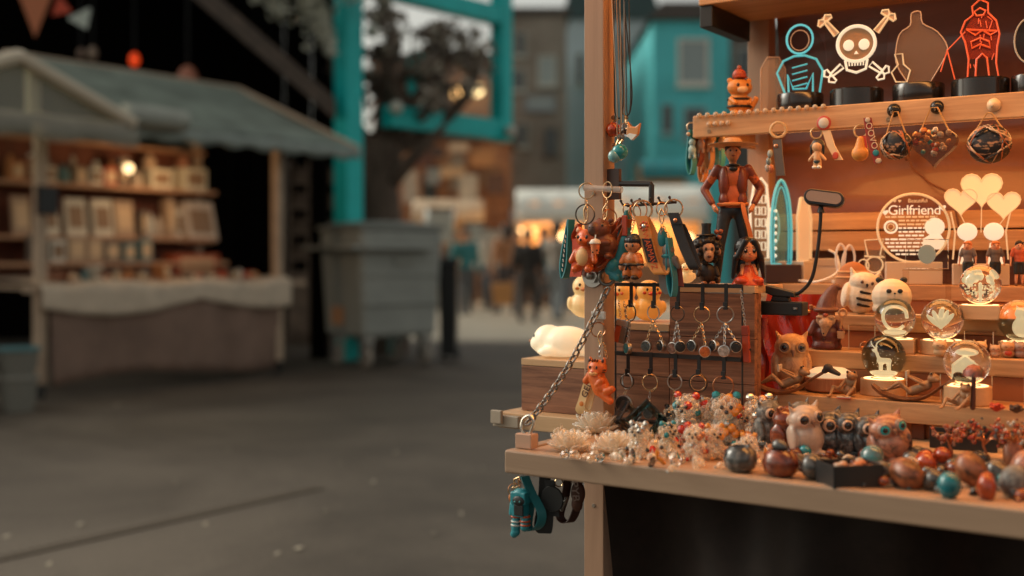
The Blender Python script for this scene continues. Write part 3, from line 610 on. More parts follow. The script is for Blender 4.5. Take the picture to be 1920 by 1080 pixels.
for i, (k, fx, yy) in enumerate(bul):
    t_, p, w, zb = stalls[k]; q = Matrix.Translation(p) @ Matrix.Rotation(TH, 4, 'Z') @ V((fx*w, .9, zb-.18-.1*(i % 3)))
    t = thing('pendant_bulb', 'warm pendant bulb '+bd_[i], 'lamp', q, TH, 'bulbs under the food stall awnings')
    b = MB(); b.ell((0, 0, 0), .08, 10, 7); obj('bulb', b, EM((1, .66, .3), 7.0), t); b = MB(); b.tube([(0, 0, .08), (0, 0, .4)], .01, 5); obj('cord', b, BLACK, t)
for k, en in ((0, 60), (1, 60)):
    t_, p, w, zb = stalls[k]; al = bpy.data.lights.new('bulb_glow', 'POINT'); al.energy = en*2; al.color = (1, .6, .28); al.shadow_soft_size = .5
    ao = bpy.data.objects.new('bulb_glow', al); COL.objects.link(ao); ao.parent = t_; ao.location = (0, .9, zb-.2)
for i, (px, py, w, h, c) in enumerate([(790, 300, 46, 26, (.14, .06, .04)), (842, 322, 60, 22, (.62, .4, .22)), (905, 296, 44, 30, (.55, .26, .1)), (878, 350, 34, 46, (.6, .52, .4)), (818, 285, 30, 20, (.08, .05, .04)), (930, 345, 36, 40, (.16, .08, .05)), (770, 350, 26, 60, (.5, .42, .33)), (860, 276, 36, 16, (.66, .5, .34))]):
    s = 28.4/FP; p = at_d(px, py, 28.4); t = thing('shop_sign', ['dark sign left on the orange shopfront', 'wide tan sign across the orange shopfront', 'orange sign at the upper right of the shopfront', 'pale poster panel on the orange shopfront', 'small dark sign near the top of the shopfront', 'dark shutter panel at the right of the shopfront', 'tall pale banner at the left of the shopfront', 'small cream sign at the top of the shopfront'][i], 'sign', p, TH)
    obj('panel', MB().bb(-w*s/2, w*s/2, -.03, .03, -h*s/2, h*s/2), M(c, .6, noise=.25, ns=2), t, smooth=0); obj('bracket', MB().bb(-.03, .03, .031, .58, h*s/2-.12, h*s/2-.06), BLACK, t, smooth=0)
# white signs and pale boards in the distance
for i, (px, py, w, h, d, c) in enumerate([(826, 425, 44, 60, 21, (.62, .6, .52)), (890, 445, 36, 50, 24, (.55, .56, .5)), (925, 462, 40, 62, 22, (.62, .62, .54)), (812, 330, 26, 30, 22, (.55, .5, .42))]):
    s = d/FP; p = at_d(px, py+h/2, d); t = thing('sign_board', ['pale upright board just right of the bin lid', 'greyish board between bin and crowd', 'tall pale board left of the crowd', 'small pale hanging sign under the orange shopfront'][i], 'sign', (p.x, p.y, max(0, p.z) if i != 3 else p.z), TH)
    b = MB(); b.bb(-w*s/2, w*s/2, -.02, .02, 0, h*s); obj('board', b, M(c, .6), t, smooth=0)
    b = MB(); b.bb(-w*s/2-.03, w*s/2+.03, -.03, .03, h*s+.001, h*s+.05); b.bb(-.03, .03, .021, .05, -p.z if i != 3 else 0, h*s); obj('frame', b, BROWN, t, smooth=0)

# ================================================================ people
def J0(**k):
    j = dict(hd=(0, -.012, .925), ck=(0, 0, .83), shl=(-.112, 0, .805), shr=(.112, 0, .805), ell=(-.15, .02, .64), elr=(.15, .02, .64), wrl=(-.165, -.04, .49), wrr=(.165, -.04, .49),
             hpl=(-.055, 0, .5), hpr=(.055, 0, .5), knl=(-.06, -.01, .275), knr=(.06, -.01, .275), anl=(-.065, .01, .045), anr=(.065, .01, .045)); j.update(k); return j
def human(t, h, J, skin, top, bot, shoe, hair, vox, sleeve=1.0, leg=1.0, hr=.066, bulk=1.0, hairlen=0, belt=None, open_front=None, fist=False):
    def q(k): return V(J[k])*h
    b = MB(); H = q('hd'); r = hr*h; B = bulk
    b.ell(H, (r*.84, r*.98, r*1.2)); b.ell(H+V((0, -r*.95, -r*.15)), (r*.14, r*.2, r*.22)); b.cap(q('ck'), H-V((0, 0, r*.5)), .032*h*B, .03*h*B)
    for s in (-1, 1): b.ell(H+V((s*r*.84, r*.05, -r*.1)), (r*.12, r*.2, r*.28))
    b.ell((0, 0, .74*h), (.1*h*B, .062*h*B, .1*h)); b.ell((0, 0, .62*h), (.085*h*B, .055*h*B, .1*h)); b.ell((0, 0, .53*h), (.09*h*B, .06*h*B, .06*h))
    for s, x in (('l', -1), ('r', 1)):
        b.cap(q('sh'+s), q('el'+s), .036*h*B, .029*h*B); b.cap(q('el'+s), q('wr'+s), .028*h*B, .02*h*B)
        b.cap(q('hp'+s), q('kn'+s), .055*h*B, .038*h*B); b.cap(q('kn'+s), q('an'+s), .04*h*B, .025*h*B)
        dr = (q('wr'+s)-q('el'+s)).normalized(); w = q('wr'+s); pm = w+dr*.04*h; b.cap(w, pm, .022*h*B, .024*h*B)
        side = dr.cross(V((x, 0, 0))); side = side.normalized() if side.length > .01 else V((0, 1, 0))
        for f in range(4):
            a = pm+side*(f-1.5)*.013*h; e = a+dr*(.034-.004*abs(f-1.4))*h+V((-x*.008*h, 0, 0)); b.cap(a, e, .0075*h*B, .006*h*B, 6)
        b.cap(w+dr*.015*h, w+dr*.03*h+side*-.036*h, .009*h*B, .007*h*B, 6)
    obj('body', organic(b, vox), skin, t, smooth=180)
    for s in (-1, 1):
        e = MB(); e.ell(H+V((s*r*.33, -r*.86, r*.1)), (r*.12, r*.08, r*.12), 10, 6); obj('eye', e, BLACK, t)
    e = MB(); e.ell(H+V((0, -r*.86, -r*.5)), (r*.26, r*.09, r*.06), 10, 6); obj('mouth', e, M((.3, .06, .04), .5), t)
    g = .012*h
    c = MB(); c.ell((0, 0, .745*h), (.108*h*B+g*.3, .07*h*B+g*.4, .098*h)); c.ell((0, 0, .62*h), (.093*h*B+g*.3, .063*h*B+g*.4, .11*h)); c.ell((0, 0, .545*h), (.1*h*B, .068*h*B+g*.3, .04*h))
    for s in 'lr':
        a, e_, w = q('sh'+s), q('el'+s), q('wr'+s)
        if sleeve <= .5: c.cap(a, a+(e_-a)*(sleeve*2), .043*h*B, .04*h*B)
        else: c.cap(a, e_, .043*h*B, .036*h*B); c.cap(e_, e_+(w-e_)*((sleeve-.5)*2), .036*h*B, .03*h*B)
    obj('top', organic(c, vox), top, t, smooth=180)
    c = MB(); c.ell((0, 0, .515*h), (.1*h*B, .07*h*B, .055*h))
    for s in 'lr':
        a, e_, w = q('hp'+s), q('kn'+s), q('an'+s)
        if leg <= .5: c.cap(a, a+(e_-a)*(leg*2), .063*h*B, .056*h*B)
        else: c.cap(a, e_, .063*h*B, .048*h*B); c.cap(e_, e_+(w-e_)*((leg-.5)*2), .048*h*B, .036*h*B)
    obj('trousers', organic(c, vox), bot, t, smooth=180)
    for s in 'lr':
        c = MB(); a = q('an'+s); c.ell(a+V((0, -.03*h, -.018*h)), (.034*h*B, .07*h, .026*h)); c.ell(a, (.03*h*B, .034*h*B, .034*h)); obj('shoe', organic(c, vox*.8), shoe, t, smooth=180)
    if hair:
        c = MB(); c.ell(H+V((0, r*.2, r*.32)), (r*.95, r*.98, r*1.02)); 
        if hairlen: c.ell(H+V((0, r*.65, -r*hairlen*.5)), (r*.85, r*.45, r*(.6+hairlen*.7)))
        for k in range(5): c.ell(H+V(((k-2)*r*.36, -r*.68, r*(.82-.05*abs(k-2)))), (r*.26, r*.24, r*.26), 8, 6)
        obj('hair', organic(c, vox*.8, 3), hair, t, smooth=180)
ppl = [(990, 604, 1.55, M((.035, .03, .027), .8), M((.06, .05, .045), .8), 'person in black coat walking away beyond the white seal lamp', 170), (1044, 600, 1.68, M((.36, .31, .26), .8), M((.2, .22, .23), .8), 'person in pale grey jacket near the left edge of the post', 150),
       (872, 590, 1.62, M((.05, .24, .25), .8), M((.12, .12, .12), .8), 'person in teal top standing left of the crowd', 20), (950, 588, 1.7, M((.5, .22, .1), .8), M((.08, .08, .09), .8), 'person in rust jacket behind the person in black', 200), (1074, 586, 1.66, M((.12, .1, .09), .8), M((.16, .16, .17), .8), 'person in dark jacket close behind the post edge', 0),
       (914, 580, 1.68, M((.55, .5, .42), .8), M((.1, .1, .11), .8), 'person in pale jacket in front of the tall board', 330), (850, 578, 1.6, M((.2, .13, .1), .8), M((.09, .08, .085), .8), 'short person in brown coat at the left of the crowd', 40), (1020, 580, 1.7, M((.1, .26, .28), .8), M((.08, .08, .08), .8), 'person in blue green jacket under the long white awning', 90), (970, 574, 1.66, M((.6, .42, .25), .8), M((.14, .13, .12), .8), 'person in tan jacket deepest in the crowd', 10)]
for i, (px, py, h, tp, bt, lb, rz) in enumerate(ppl):
    p = at_z(px, py, .004 if py < 585 else .004); t = thing('person', lb, 'person', p, TH+rad(rz), 'people walking in the square')
    k = .05 if i % 2 else -.05
    human(t, h, J0(knl=(-.06, -.05+k, .275), knr=(.06, -.05-k, .275), anl=(-.065, k*1.6, .045), anr=(.065, -k*1.6, .045)), SKIN, tp, bt, BLACK, M(random.choice([(.02, .012, .008), (.08, .04, .02), (.2, .12, .06)]), .6), .022, hairlen=1.2*(i % 2))
p = at_z(984, 606, .004); t = thing('shopping_bag', 'orange shopping bag held beside the person in black', 'bag', (p.x-.28, p.y-.22, .3), TH)
b = MB(); b.rings(frust(.3, .14, .36, .2, 0, .36)); obj('bag', b, M((.65, .3, .1), .6), t, smooth=0, bevel=.02); b = MB(); b.tube(bez([(-.1, 0, .36), (-.07, 0, .54), (.07, 0, .54), (.1, 0, .36)]), .01, 6); obj('handle', b, BROWN, t)
# ================================================================ NEAR STALL structure
ZT = .82; XL = -.929
stall = thing('market_stall', 'near trinket stall with pale wooden posts, shelves and warm lighting', 'market stall', (XL, 1.585, 0))
def sp(name, mb, m, smooth=0, bevel=.0015, label=None):       # part of the stall, given in world coordinates
    mb.v = [(x-XL, y-1.585, z) for x, y, z in mb.v]
    return obj(name, mb, m, stall, smooth, bevel, label)
POSTW = WOOD((.35, .2, .122), (.47, .285, .18), (42, 42, 2.6), .5, .18)
for nm, x0, x1, y0, y1, z0, z1 in (('post', XL, XL+.036, 1.585, 1.622, 0, 2.3), ('post', -.87, -.826, 2.12, 2.158, 0, 2.3), ('post', .72, .756, 1.585, 1.622, 0, 2.3), ('post', .72, .756, 2.12, 2.158, 0, 2.3)):
    sp(nm, MB().bb(x0, x1, y0, y1, z0, z1), POSTW)
# counter behind the flap, its ledge sticks out left of the post
sp('counter', MB().bb(-1.123, .71, 1.6225, 2.115, .803, .83), LBWOOD)
sp('ledge_bracket', MB().bb(-1.128, -1.075, 1.612, 1.622, .806, .826), M((.4, .33, .25), .5)); sp('ledge_bracket', MB().bb(-1.127, -1.105, 1.604, 1.6115, .812, .835), M((.4, .33, .25), .5))
for x_, y_, z_ in ((XL+.010, 1.5845, .93), (XL+.026, 1.5845, .905), (XL+.018, 1.5845, 1.20), (XL+.018, 1.5845, .70), (XL+.018, 1.5845, .4)): sp('screw', MB().lathe([(.0034, 0), (.003, .0008), (.001, .0006)], (0, 0, 0), 12, Tm((x_, y_, z_), rx=90)), M((.3, .25, .2), .4, .8))
for x_ in (-.83, -.52, -.2, .1): sp('screw', MB().lathe([(.004, 0), (.0034, .001), (.001, .0007)], (0, 0, 0), 12, Tm((x_, 1.8495, 1.319), rx=90)), M((.3, .2, .12), .4, .8))
# fold down flap table on chains
FLAPM = WOOD((.31, .2, .128), (.4, .265, .172), (3, 42, 42), .42, .15)
flap = thing('flap_table', 'fold down wooden table flap covered in crystal and stone trinkets', 'table', (XL, 1.357, 0))
def fp(name, mb, m, bevel=.003):
    mb.v = [(x-XL, y-1.357, z) for x, y, z in mb.v]; return obj(name, mb, m, flap, 0, bevel)
fp('front_rail', MB().bb(XL, .70, 1.357, 1.379, ZT-.0335, ZT), FLAPM)
fp('end_rail', MB().bb(XL, XL+.02, 1.3795, 1.584, ZT-.0335, ZT), FLAPM)
fp('table_board', MB().bb(XL+.0205, .70, 1.3795, 1.584, ZT-.02, ZT-.002), M((.45, .27, .16), .4, noise=.06, ns=12))
fp('corner_block', MB().bb(XL+.006, XL+.034, 1.376, 1.396, ZT+.0005, ZT+.022), M((.5, .3, .2), .5), .0015)
# dark skirt under the flap
def curt(u, v):
    x = -.882+1.58*u
    return (x, 1.60+.036*sin(x*13+1.2*sin(v*3)-v*2.2)+.012*sin(x*39+v*2)-.05*(1-v)*max(0, sin(x*8+2.2+v*1.1))**3, .02+v*.755)
m = MB(); m.plane_grid(curt, 150, 30); tag(obj('skirt_cloth', m, M((.02, .0125, .0095), .62, spec=.2, noise=.2, ns=40), smooth=180), 'black satin cloth hanging below the flap of the near stall', 'cloth')
# back wall, boards and shelves
WALLC = MOT(((.25, (.09, .03, .017)), (.5, (.16, .055, .03)), (.8, (.25, .095, .05))), 1.2, .32, .15, .3, (1.2, 1, 4))
def wallf(u, v):
    x = -.825+1.54*u; z = .832+v*1.22
    return (x, 2.165+.007*sin(z*16+x*3)+.004*sin(z*43+2*sin(x*3)), z)
m = MB(); m.plane_grid(wallf, 60, 60); m.v = [(x-XL, y-1.585, z) for x, y, z in m.v]
o = obj('back_sheet', m, WALLC, stall, 180)
BATT = WOOD((.33, .16, .065), (.62, .36, .17), (4, 60, 60), .5, .25)
for z0, z1 in ((1.149, 1.181), (1.110, 1.146), (2.0, 2.05)): sp('batten', MB().bb(-.825, .715, 2.125, 2.147, z0, z1), BATT)
SHW = WOOD((.38, .19, .08), (.66, .4, .2), (4, 60, 60), .42, .2)
sp('shelf', MB().bb(-.862, .715, 1.8625, 2.115, 1.342, 1.348), SHW); sp('shelf_lip', MB().bb(-.862, .715, 1.85, 1.862, 1.309, 1.348), SHW, bevel=.002); sp('shelf_end', MB().bb(-.862, -.85, 1.8625, 2.115, 1.309, 1.3415), SHW)
sp('shelf', MB().bb(-.885, .715, 1.925, 2.115, 1.56, 1.60), SHW, bevel=.002)
sp('shelf_bracket', MB().bb(-.885, -.86, 1.93, 2.11, 1.52, 1.5595), BLACK)
sp('roof_rail', MB().bb(-1.0, .8, 1.2, 1.24, 2.30, 2.35), POSTW); sp('roof_rail', MB().bb(-1.0, .8, 2.12, 2.16, 2.3005, 2.35), POSTW)
m = MB(); m.plane_grid(lambda u, v: (-1.08+1.95*u, 1.0+1.35*v, 2.37+.1*sin(pi*v)-.01*sin(u*40)), 40, 10)
o = sp('canvas_roof', m, M((.25, .17, .12), .8), 180, 0); so = o.modifiers.new('solid', 'SOLIDIFY'); so.thickness = .004  # unseen canopy, put in to shade the stall from the sky
sp('side_sheet', MB().bb(.76, .765, 1.62, 2.12, .8, 2.3), M((.2, .06, .03), .7))
# warm strip lights of the stall (unseen; canopy strip inferred from the warm light, shelf panel added)
def strip(label, x0, x1, y, z, w, power, col, tilt=0, hz=.018, em=6):
    t = thing('strip_light', label, 'lamp', ((x0+x1)/2, y, z)); L = x1-x0
    obj('housing', MB().bb(-L/2, L/2, -w/2, w/2, .003, hz), WHITE, t, 0, .001)
    obj('diffuser', MB().bb(-L/2+.005, L/2-.005, -w/2+.002, w/2-.002, -.004, .0025), EM(col, em), t, 0)
    al = bpy.data.lights.new('strip_glow', 'AREA'); al.shape = 'RECTANGLE'; al.size = L; al.size_y = w; al.energy = power; al.color = col
    ao = bpy.data.objects.new('strip_glow', al); COL.objects.link(ao); ao.parent = t; ao.location = (0, 0, -.006); ao.rotation_euler = (rad(tilt), 0, 0)
WARM = (1, .40, .10)
strip('long warm strip light under the canopy above the flap of the near stall', -.80, .62, 1.52, 1.97, .28, 10, WARM, 5, em=6.5)
strip('added wide warm light panel tucked behind the lip of the lower shelf', -.80, .66, 1.964, 1.3348, .18, 2.7, WARM, 0, .0065, 2.4)  # unseen panel, widened to brighten the back step and ball tops

# ================================================================ stepped display
T1, T2, T3, T4 = .886, .947, 1.001, 1.05
steps = thing('display_steps', 'four step wooden display stand holding crystal balls and figurines', 'display stand', (-.66, 1.70, .83))
def dp(name, mb, m, bevel=.0012):
    mb.v = [(x+.66, y-1.70, z-.83) for x, y, z in mb.v]; return obj(name, mb, m, steps, 0, bevel)
for z, y0, y1, x0, th in ((T1, 1.70, 1.7995, -.668, .030), (T2, 1.80, 1.8995, -.655, .026), (T3, 1.90, 1.9995, -.66, .026), (T4, 2.0, 2.115, -.815, .026)):
    dp('step_board', MB().bb(x0, .70, y0, y1, z-th, z), BATT)
for y, z0_, z1_ in ((1.735, .8305, T1-.0305), (1.804, .8305, T2-.0265), (1.904, .8305, T3-.0265), (2.004, .8305, T4-.0265)): dp('added_riser', MB().bb(-.655, .70, y, y+.006, z0_, z1_), M((.42, .16, .06), .5))  # panels added over the open gaps so the balls refract a brighter backing
for x in (-.45, .1, .62):
    dp('support', MB().bb(x, x+.018, 1.722, 1.734, .8305, T1-.0305), M((.16, .05, .02), .6)); dp('support', MB().bb(x, x+.018, 1.815, 1.829, .8305, T2-.0265), M((.16, .05, .02), .6))
    dp('support', MB().bb(x, x+.018, 1.915, 1.929, .8305, T3-.0265), M((.16, .05, .02), .6)); dp('support', MB().bb(x, x+.018, 2.015, 2.029, .8305, T4-.0265), M((.16, .05, .02), .6))

# ================================================================ walnut crates left of the steps
crd = [(-1.100, -.9175, .921, 'lowest walnut display crate left of the post, under the white seal lamp'), (-.917, -.8145, .990, 'middle walnut display crate behind the wire rack, under the duck lamps'), (-.814, -.669, 1.054, 'tallest walnut display crate carrying the standing figurine')]
for x0, x1, zt, lb in crd:
    t = thing('display_crate', lb, 'crate', (x0, 1.66, .8305), 0, 'walnut display crates'); w = x1-x0; hh = zt-.8305
    n = 1 if hh < .1 else 2 if hh < .2 else 3
    zz = hh-.012
    for k in range(n): obj('plank', MB().bb(0.0003, w-.0003, 0, .012, k*zz/n+.0003, (k+1)*zz/n-.0006), WALNUT, t, 0, .0008)
    obj('top_board', MB().bb(0, w, -.0005, .12, hh-.0115, hh), LBWOOD, t, 0, .0008)
    for xx in (.0, w-.010): obj('side_panel', MB().bb(xx, xx+.010, .0125, .026 if hh > .2 and xx else .115, 0, hh-.012), WALNUT, t, 0, .0008)

# ================================================================ chain from post to flap
cp0 = at_y(1140, 540, 1.578); cp1 = at_z(984, 806, ZT+.035); cp1 = V((XL+.02, 1.386, ZT+.034))
ch = thing('chain', 'grey steel chain holding up the corner of the table flap', 'chain', cp1)
N = 24; pts = [cp0.lerp(cp1, i/(N-1)) + V((0, 0, -.018*sin(pi*i/(N-1)))) for i in range(N)]
lk = MB(); hl_, hw_ = .0125, .0052
cs = [(hl_*.6*(1 if abs(a) < pi/2 else -1) + hw_*cos(a), hw_*sin(a)) for a in [(-pi/2+pi*i/6) for i in range(7)]] + [(-hl_*.6+hw_*cos(a), hw_*sin(a)) for a in [(pi/2+pi*i/6) for i in range(7)]]
lk.tube([(x, y, 0) for x, y in cs], .0019, 8, True); lme = lk.mesh('link'); CHM = M((.32, .29, .26), .42, .9, noise=.3, ns=300); lme.materials.append(CHM)
lme.polygons.foreach_set('use_smooth', [True]*len(lme.polygons))
for i in range(N-1):
    mid = (pts[i]+pts[i+1])/2-cp1; d = (pts[i+1]-pts[i]); o = bpy.data.objects.new('link', lme); COL.objects.link(o); o.parent = ch
    q = d.to_track_quat('X', 'Z') @ V((0, 0, 0)).to_track_quat('X', 'Z') if False else d.to_track_quat('X', 'Z')
    o.rotation_mode = 'QUATERNION'; from_ = Matrix.Rotation(rad(90 if i % 2 else 8), 3, 'X').to_quaternion(); o.rotation_quaternion = q @ from_; o.location = mid
    ln = d.length/(2*hl_*.6+2*hw_-.0042); o.scale = (ln, 1, 1)
hk = MB(); hk.tube(bez([(0, 0, -.014), (-.008, -.002, -.006), (-.006, 0, .008), (.006, 0, .014), (.012, 0, .004), (.006, 0, -.012)], 6), .0022, 8); obj('end_hook', hk, M((.6, .55, .48), .3, 1), ch)
# eye bolt on the post
q = at_y(1112, 517, 1.585); t = thing('eye_bolt', 'round steel bolt and washer on the front of the post', 'bolt', q)
T_ = Tm(rx=90)
obj('washer', MB().lathe([(.019, 0), (.019, .002), (.0185, .003)], seg=24, T=T_), STEEL, t); obj('nut', MB().lathe([(.0125, .0035), (.0125, .009)], seg=6, T=T_), STEEL, t, 20)
obj('stud', MB().lathe([(.006, .0095), (.006, .015), (.004, .0165)], seg=14, T=T_), M((.3, .27, .24), .35, 1), t)
q2 = at_y(1138, 520, 1.582); t = thing('shackle_ring', 'dark steel ring beside the bolt carrying the chain', 'ring', q2)
obj('ring', MB().tor((0, 0, 0), .012, .003, Tm(rz=25)), M((.18, .16, .14), .4, 1), t)
# ================================================================ wire keyring rack in front of the crates
YR = 1.640
r0 = at_y(1152, 660, YR); XR0 = r0.x; XR1 = at_y(1390, 660, YR).x; ZR1 = at_y(1152, 533, YR).z; ZR2 = at_y(1150, 661, YR).z
rack = thing('keyring_rack', 'black wire display rack with ten straps of keyrings in front of the walnut crates', 'display rack', (XR0, YR, .831))
WM = M((.014, .012, .011), .5)
def rp_(name, mb, m=WM): mb.v = [(x-XR0, y-YR, z-.831) for x, y, z in mb.v]; return obj(name, mb, m, rack, 0, .0005)
rp_('top_bar', MB().bb(XR0-.003, XR1+.002, YR-.002, YR+.002, ZR1-.003, ZR1+.003)); rp_('middle_bar', MB().bb(XR0-.001, XR1+.0, YR-.0019, YR+.0019, ZR2-.004, ZR2+.003))
for x in (XR0, XR1): rp_('upright_wire', MB().tube([(x, YR+.004, .831), (x, YR+.004, ZR1)], .0016, 8))
rp_('foot_bar', MB().bb(XR0, XR1, YR-.004, YR+.012, .8312, .835))
def kchain(a, b, r=.0019, seg=None, sag=0):
    """run of tiny interlocking oval links from a to b"""
    a = V(a); b = V(b); L = (b-a).length; n = max(2, int(L/.0042)); mb = MB()
    d = (b-a).normalized(); s = d.cross(V((0, 1, 0))); s = s.normalized() if s.length > .01 else V((1, 0, 0)); w = d.cross(s)
    for i in range(n):
        c = a.lerp(b, (i+.5)/n); u = s if i % 2 else w
        mb.tube([c+d*.0031*cos(2*pi*k/8)+u*r*sin(2*pi*k/8) for k in range(8)], .00055, 4, True)
    return mb
def ringm(c, R, r=.0011, yaw=0, T=None): return MB().tor((0, 0, 0), R, r, (T or Matrix.Identity(4)) @ Tm(c, rz=yaw), 28, 6)
RINGB = M((.12, .1, .085), .3, 1); COPPER = M((.6, .27, .14), .3, 1)
pos = ['first', 'second', 'third', 'fourth', 'fifth']
CAB = {'t': (.03, .35, .4), 'k': (.03, .033, .036), 'o': (.75, .18, .04), 'w': (.6, .52, .46), 'g': (.1, .13, .13), 'b': (.3, .15, .1)}
def cabochon(t, c, key, yaw, r=.0085):
    T = Tm(c, rz=yaw) @ Tm(rx=90)
    o = obj('pendant_frame', MB().lathe([(r*.55, -.004), (r, -.003), (r*1.08, .0), (r*1.08, .004), (r*.98, .0045)], seg=22, T=T), STEEL, t)
    obj('picture', MB().lathe([(r*.95, .0042), (r*.95, .0049)], seg=20, T=T), MOT(((.3, tuple(x*.3 for x in CAB[key])), (.5, CAB[key]), (.75, tuple(min(1, x*2.2) for x in CAB[key]))), 160, .3, 0), o)
    obj('glass_dome', MB().lathe([(r*.97, .0051), (r*.9, .0070), (r*.65, .0088), (r*.3, .0098), (.0003, .0101)], seg=20, T=T), CLEAR((1, 1, 1), .13, .02), o)
rows_ = [(0, [(1182, 586), (1225, 586), (1270, 588), (1316, 590), (1360, 590)], [[(1178, 653, 't', -35)], [(1213, 649, 'g', -5), (1241, 648, 'k', -30)], [(1263, 652, 'b', -10), (1274, 650, 'k', 40)], [(1299, 648, 'k', -15), (1322, 659, 'o', 20)], [(1340, 648, 'k', -30), (1379, 650, 'k', 35), (1358, 658, 'w', 15)]]),
         (1, [(1176, 715), (1219, 717), (1265, 716), (1309, 718), (1356, 724)], [[(1170, 757, 'k', 10)], [(1217, 775, 'g', 0)], [(1262, 772, 'k', 0), (1272, 774, 'g', 10)], [(1308, 772, 'b', 0)], [(1358, 775, 'k', 0)]])]
for ri, cs_, pend in rows_:
    for i, (px, py) in enumerate(cs_):
        c = at_y(px, py, YR-.006); zb = ZR1 if ri == 0 else ZR2
        nm = 'top' if ri == 0 else 'bottom'
        desc = [['teal glass pendant', 'two dark glass pendants', 'brown and black glass pendants', 'black and orange glass pendants', 'three glass pendants'], ['large dark disc pendant', 'grey pendant and double ring', 'pair of chains', 'double steel ring', 'copper coloured ring']][ri][i]
        t = thing('keyring', f'keyring with {desc}, {pos[i]} from left in {nm} row of rack', 'keyring', c, 0, 'keyrings on the wire rack')
        kz = zb-.003-c.z
        R = [.0135, .0118, .0118, .0122, .0125][i] if ri == 0 else [.013, .0148, .0122, .0142, .0155][i]
        st_ = rp_('strap', MB().bb(c.x-.0032, c.x+.0032, YR-.0036, YR-.0024, c.z+R-.004, zb+.004), RUBB)
        rp_('strap_loop', MB().bb(c.x-.0036, c.x+.0036, YR-.0075, YR-.0038, c.z+R-.005, c.z+R+.007), RUBB)
        obj('split_ring', ringm((0, 0, 0), R, .0011, 12*(i-2)), [RINGB, STEEL, RINGB, GOLD, STEEL][i] if ri == 0 else [STEEL, GOLD, STEEL, RINGB, COPPER][i], t)
        if (ri, i) in ((1, 0), (1, 1), (1, 3)): obj('split_ring', ringm((.0015, -.003, .0005), R*.83, .001, 20), GOLD if i else RINGB, t)
        for (qx, qy, k, yw) in pend[i]:
            e = at_y(qx, qy, YR-.012-(.006 if k in 'ow' else 0))-c; rr = .0135 if (ri, i) == (1, 0) else .0085
            top = e+V((0, 0, rr+.001))
            obj('chain', kchain((0, -.001, -R), top), GOLD if (i+ri) % 2 else STEEL, t); cabochon(t, e, k, yw, rr)

# ================================================================ helpers for hanging keyrings
def lobster(t, a, b, m=GOLD):
    a = V(a); b = V(b); mid = (a+b)/2; h = (b-a).length
    mb = MB(); mb.tube(bez([a, mid+V((.0035, 0, h*.25)), mid+V((.003, 0, -h*.25)), b], 5), .0013, 6); mb.tube(bez([a, mid+V((-.0035, 0, h*.2)), mid+V((-.003, 0, -h*.2)), b], 5), .0016, 6)
    mb.ell(b, .002, 8, 6); mb.ell(a, .0018, 8, 6); obj('clasp', organic(mb, .0007, 1), m, t)
def loop_strap(t, top, bot, w, m, th=.0022, open_=.007, label=None, name='strap'):
    top = V(top); bot = V(bot); d = bot-top; s = V((d.z, 0, -d.x)).normalized()
    pts = bez([top, top+d*.3+s*open_*.5, top+d*.75+s*open_, bot+s*open_*.35, bot-s*open_*.35, top+d*.75-s*open_, top+d*.3-s*open_*.5, top+V((.001, 0, .0005))], 6)
    return obj(name, MB().ribbon(pts, w, th), m, t, 50, label=label)
def wtext(t, s, size, m, loc, rot, name='lettering', ext=.0004, spacing=1.0):
    return obj(name, textmesh(s, size, ext, spacing=spacing), m, t, 0, loc=loc, rot=rot)
YK = 1.572
# clear rod on the post
q = at_y(1096, 352, YK); q_ = at_y(1166, 356, YK)
t = thing('clear_hook_rod', 'small clear plastic rod sticking out from the post with two gold rings', 'hook', q)
obj('rod', MB().tube([(0, 0, 0), q_-q], .0052, 10), CLEAR((.95, .9, .85), .35, .15), t)
q = at_y(1121, 592, 1.580); t = thing('clear_hook', 'clear adhesive hook on the post above the orange cat keyring', 'hook', q)
obj('pad', MB().bb(-.013, .013, .0, .0045, -.006, .007), CLEAR((.95, .92, .86), .5, .2), t, 0, .002); obj('hook', MB().tube(bez([(0, -.001, 0), (0, -.007, -.004), (0, -.008, -.010), (0, -.012, -.008)], 5), .0018, 8), CLEAR((.95, .92, .86), .5, .2), t)
# black arm with pronged bar
q = at_y(1151, 345, 1.60); t = thing('hook_arm', 'black metal arm clamped to the post with a pronged bar of keyrings', 'hook rack', q)
obj('clamp_plate', MB().bb(-.012, .012, -.004, .004, -.025, .024), M((.07, .035, .025), .4), t, 0, .001)
e1 = at_y(1221, 345, 1.60)-q; e2 = at_y(1221, 386, 1.60)-q
obj('arm', MB().tube([(.012, 0, 0), e1, e1+V((.0006, 0, -.002)), e2], .0045, 10), BLACK, t, 30)
b0 = at_y(1176, 386, 1.60)-q; b1 = at_y(1268, 379, 1.60)-q
obj('cross_bar', MB().tube([b0, b1], .0022, 8), BLACK, t)
for k in range(6):
    c = b0.lerp(b1, k/5*.96+.02); obj('prong', MB().tube([c, c+V((-.001, -.012 if k % 2 else -.016, .001)), c+V((-.001, -.018 if k % 2 else -.022, .006))], .0016, 6), BLACK, t); obj('prong_tip', MB().ell(c+V((-.001, -.018 if k % 2 else -.022, .007)), .0023, 8, 6), BLACK, t)

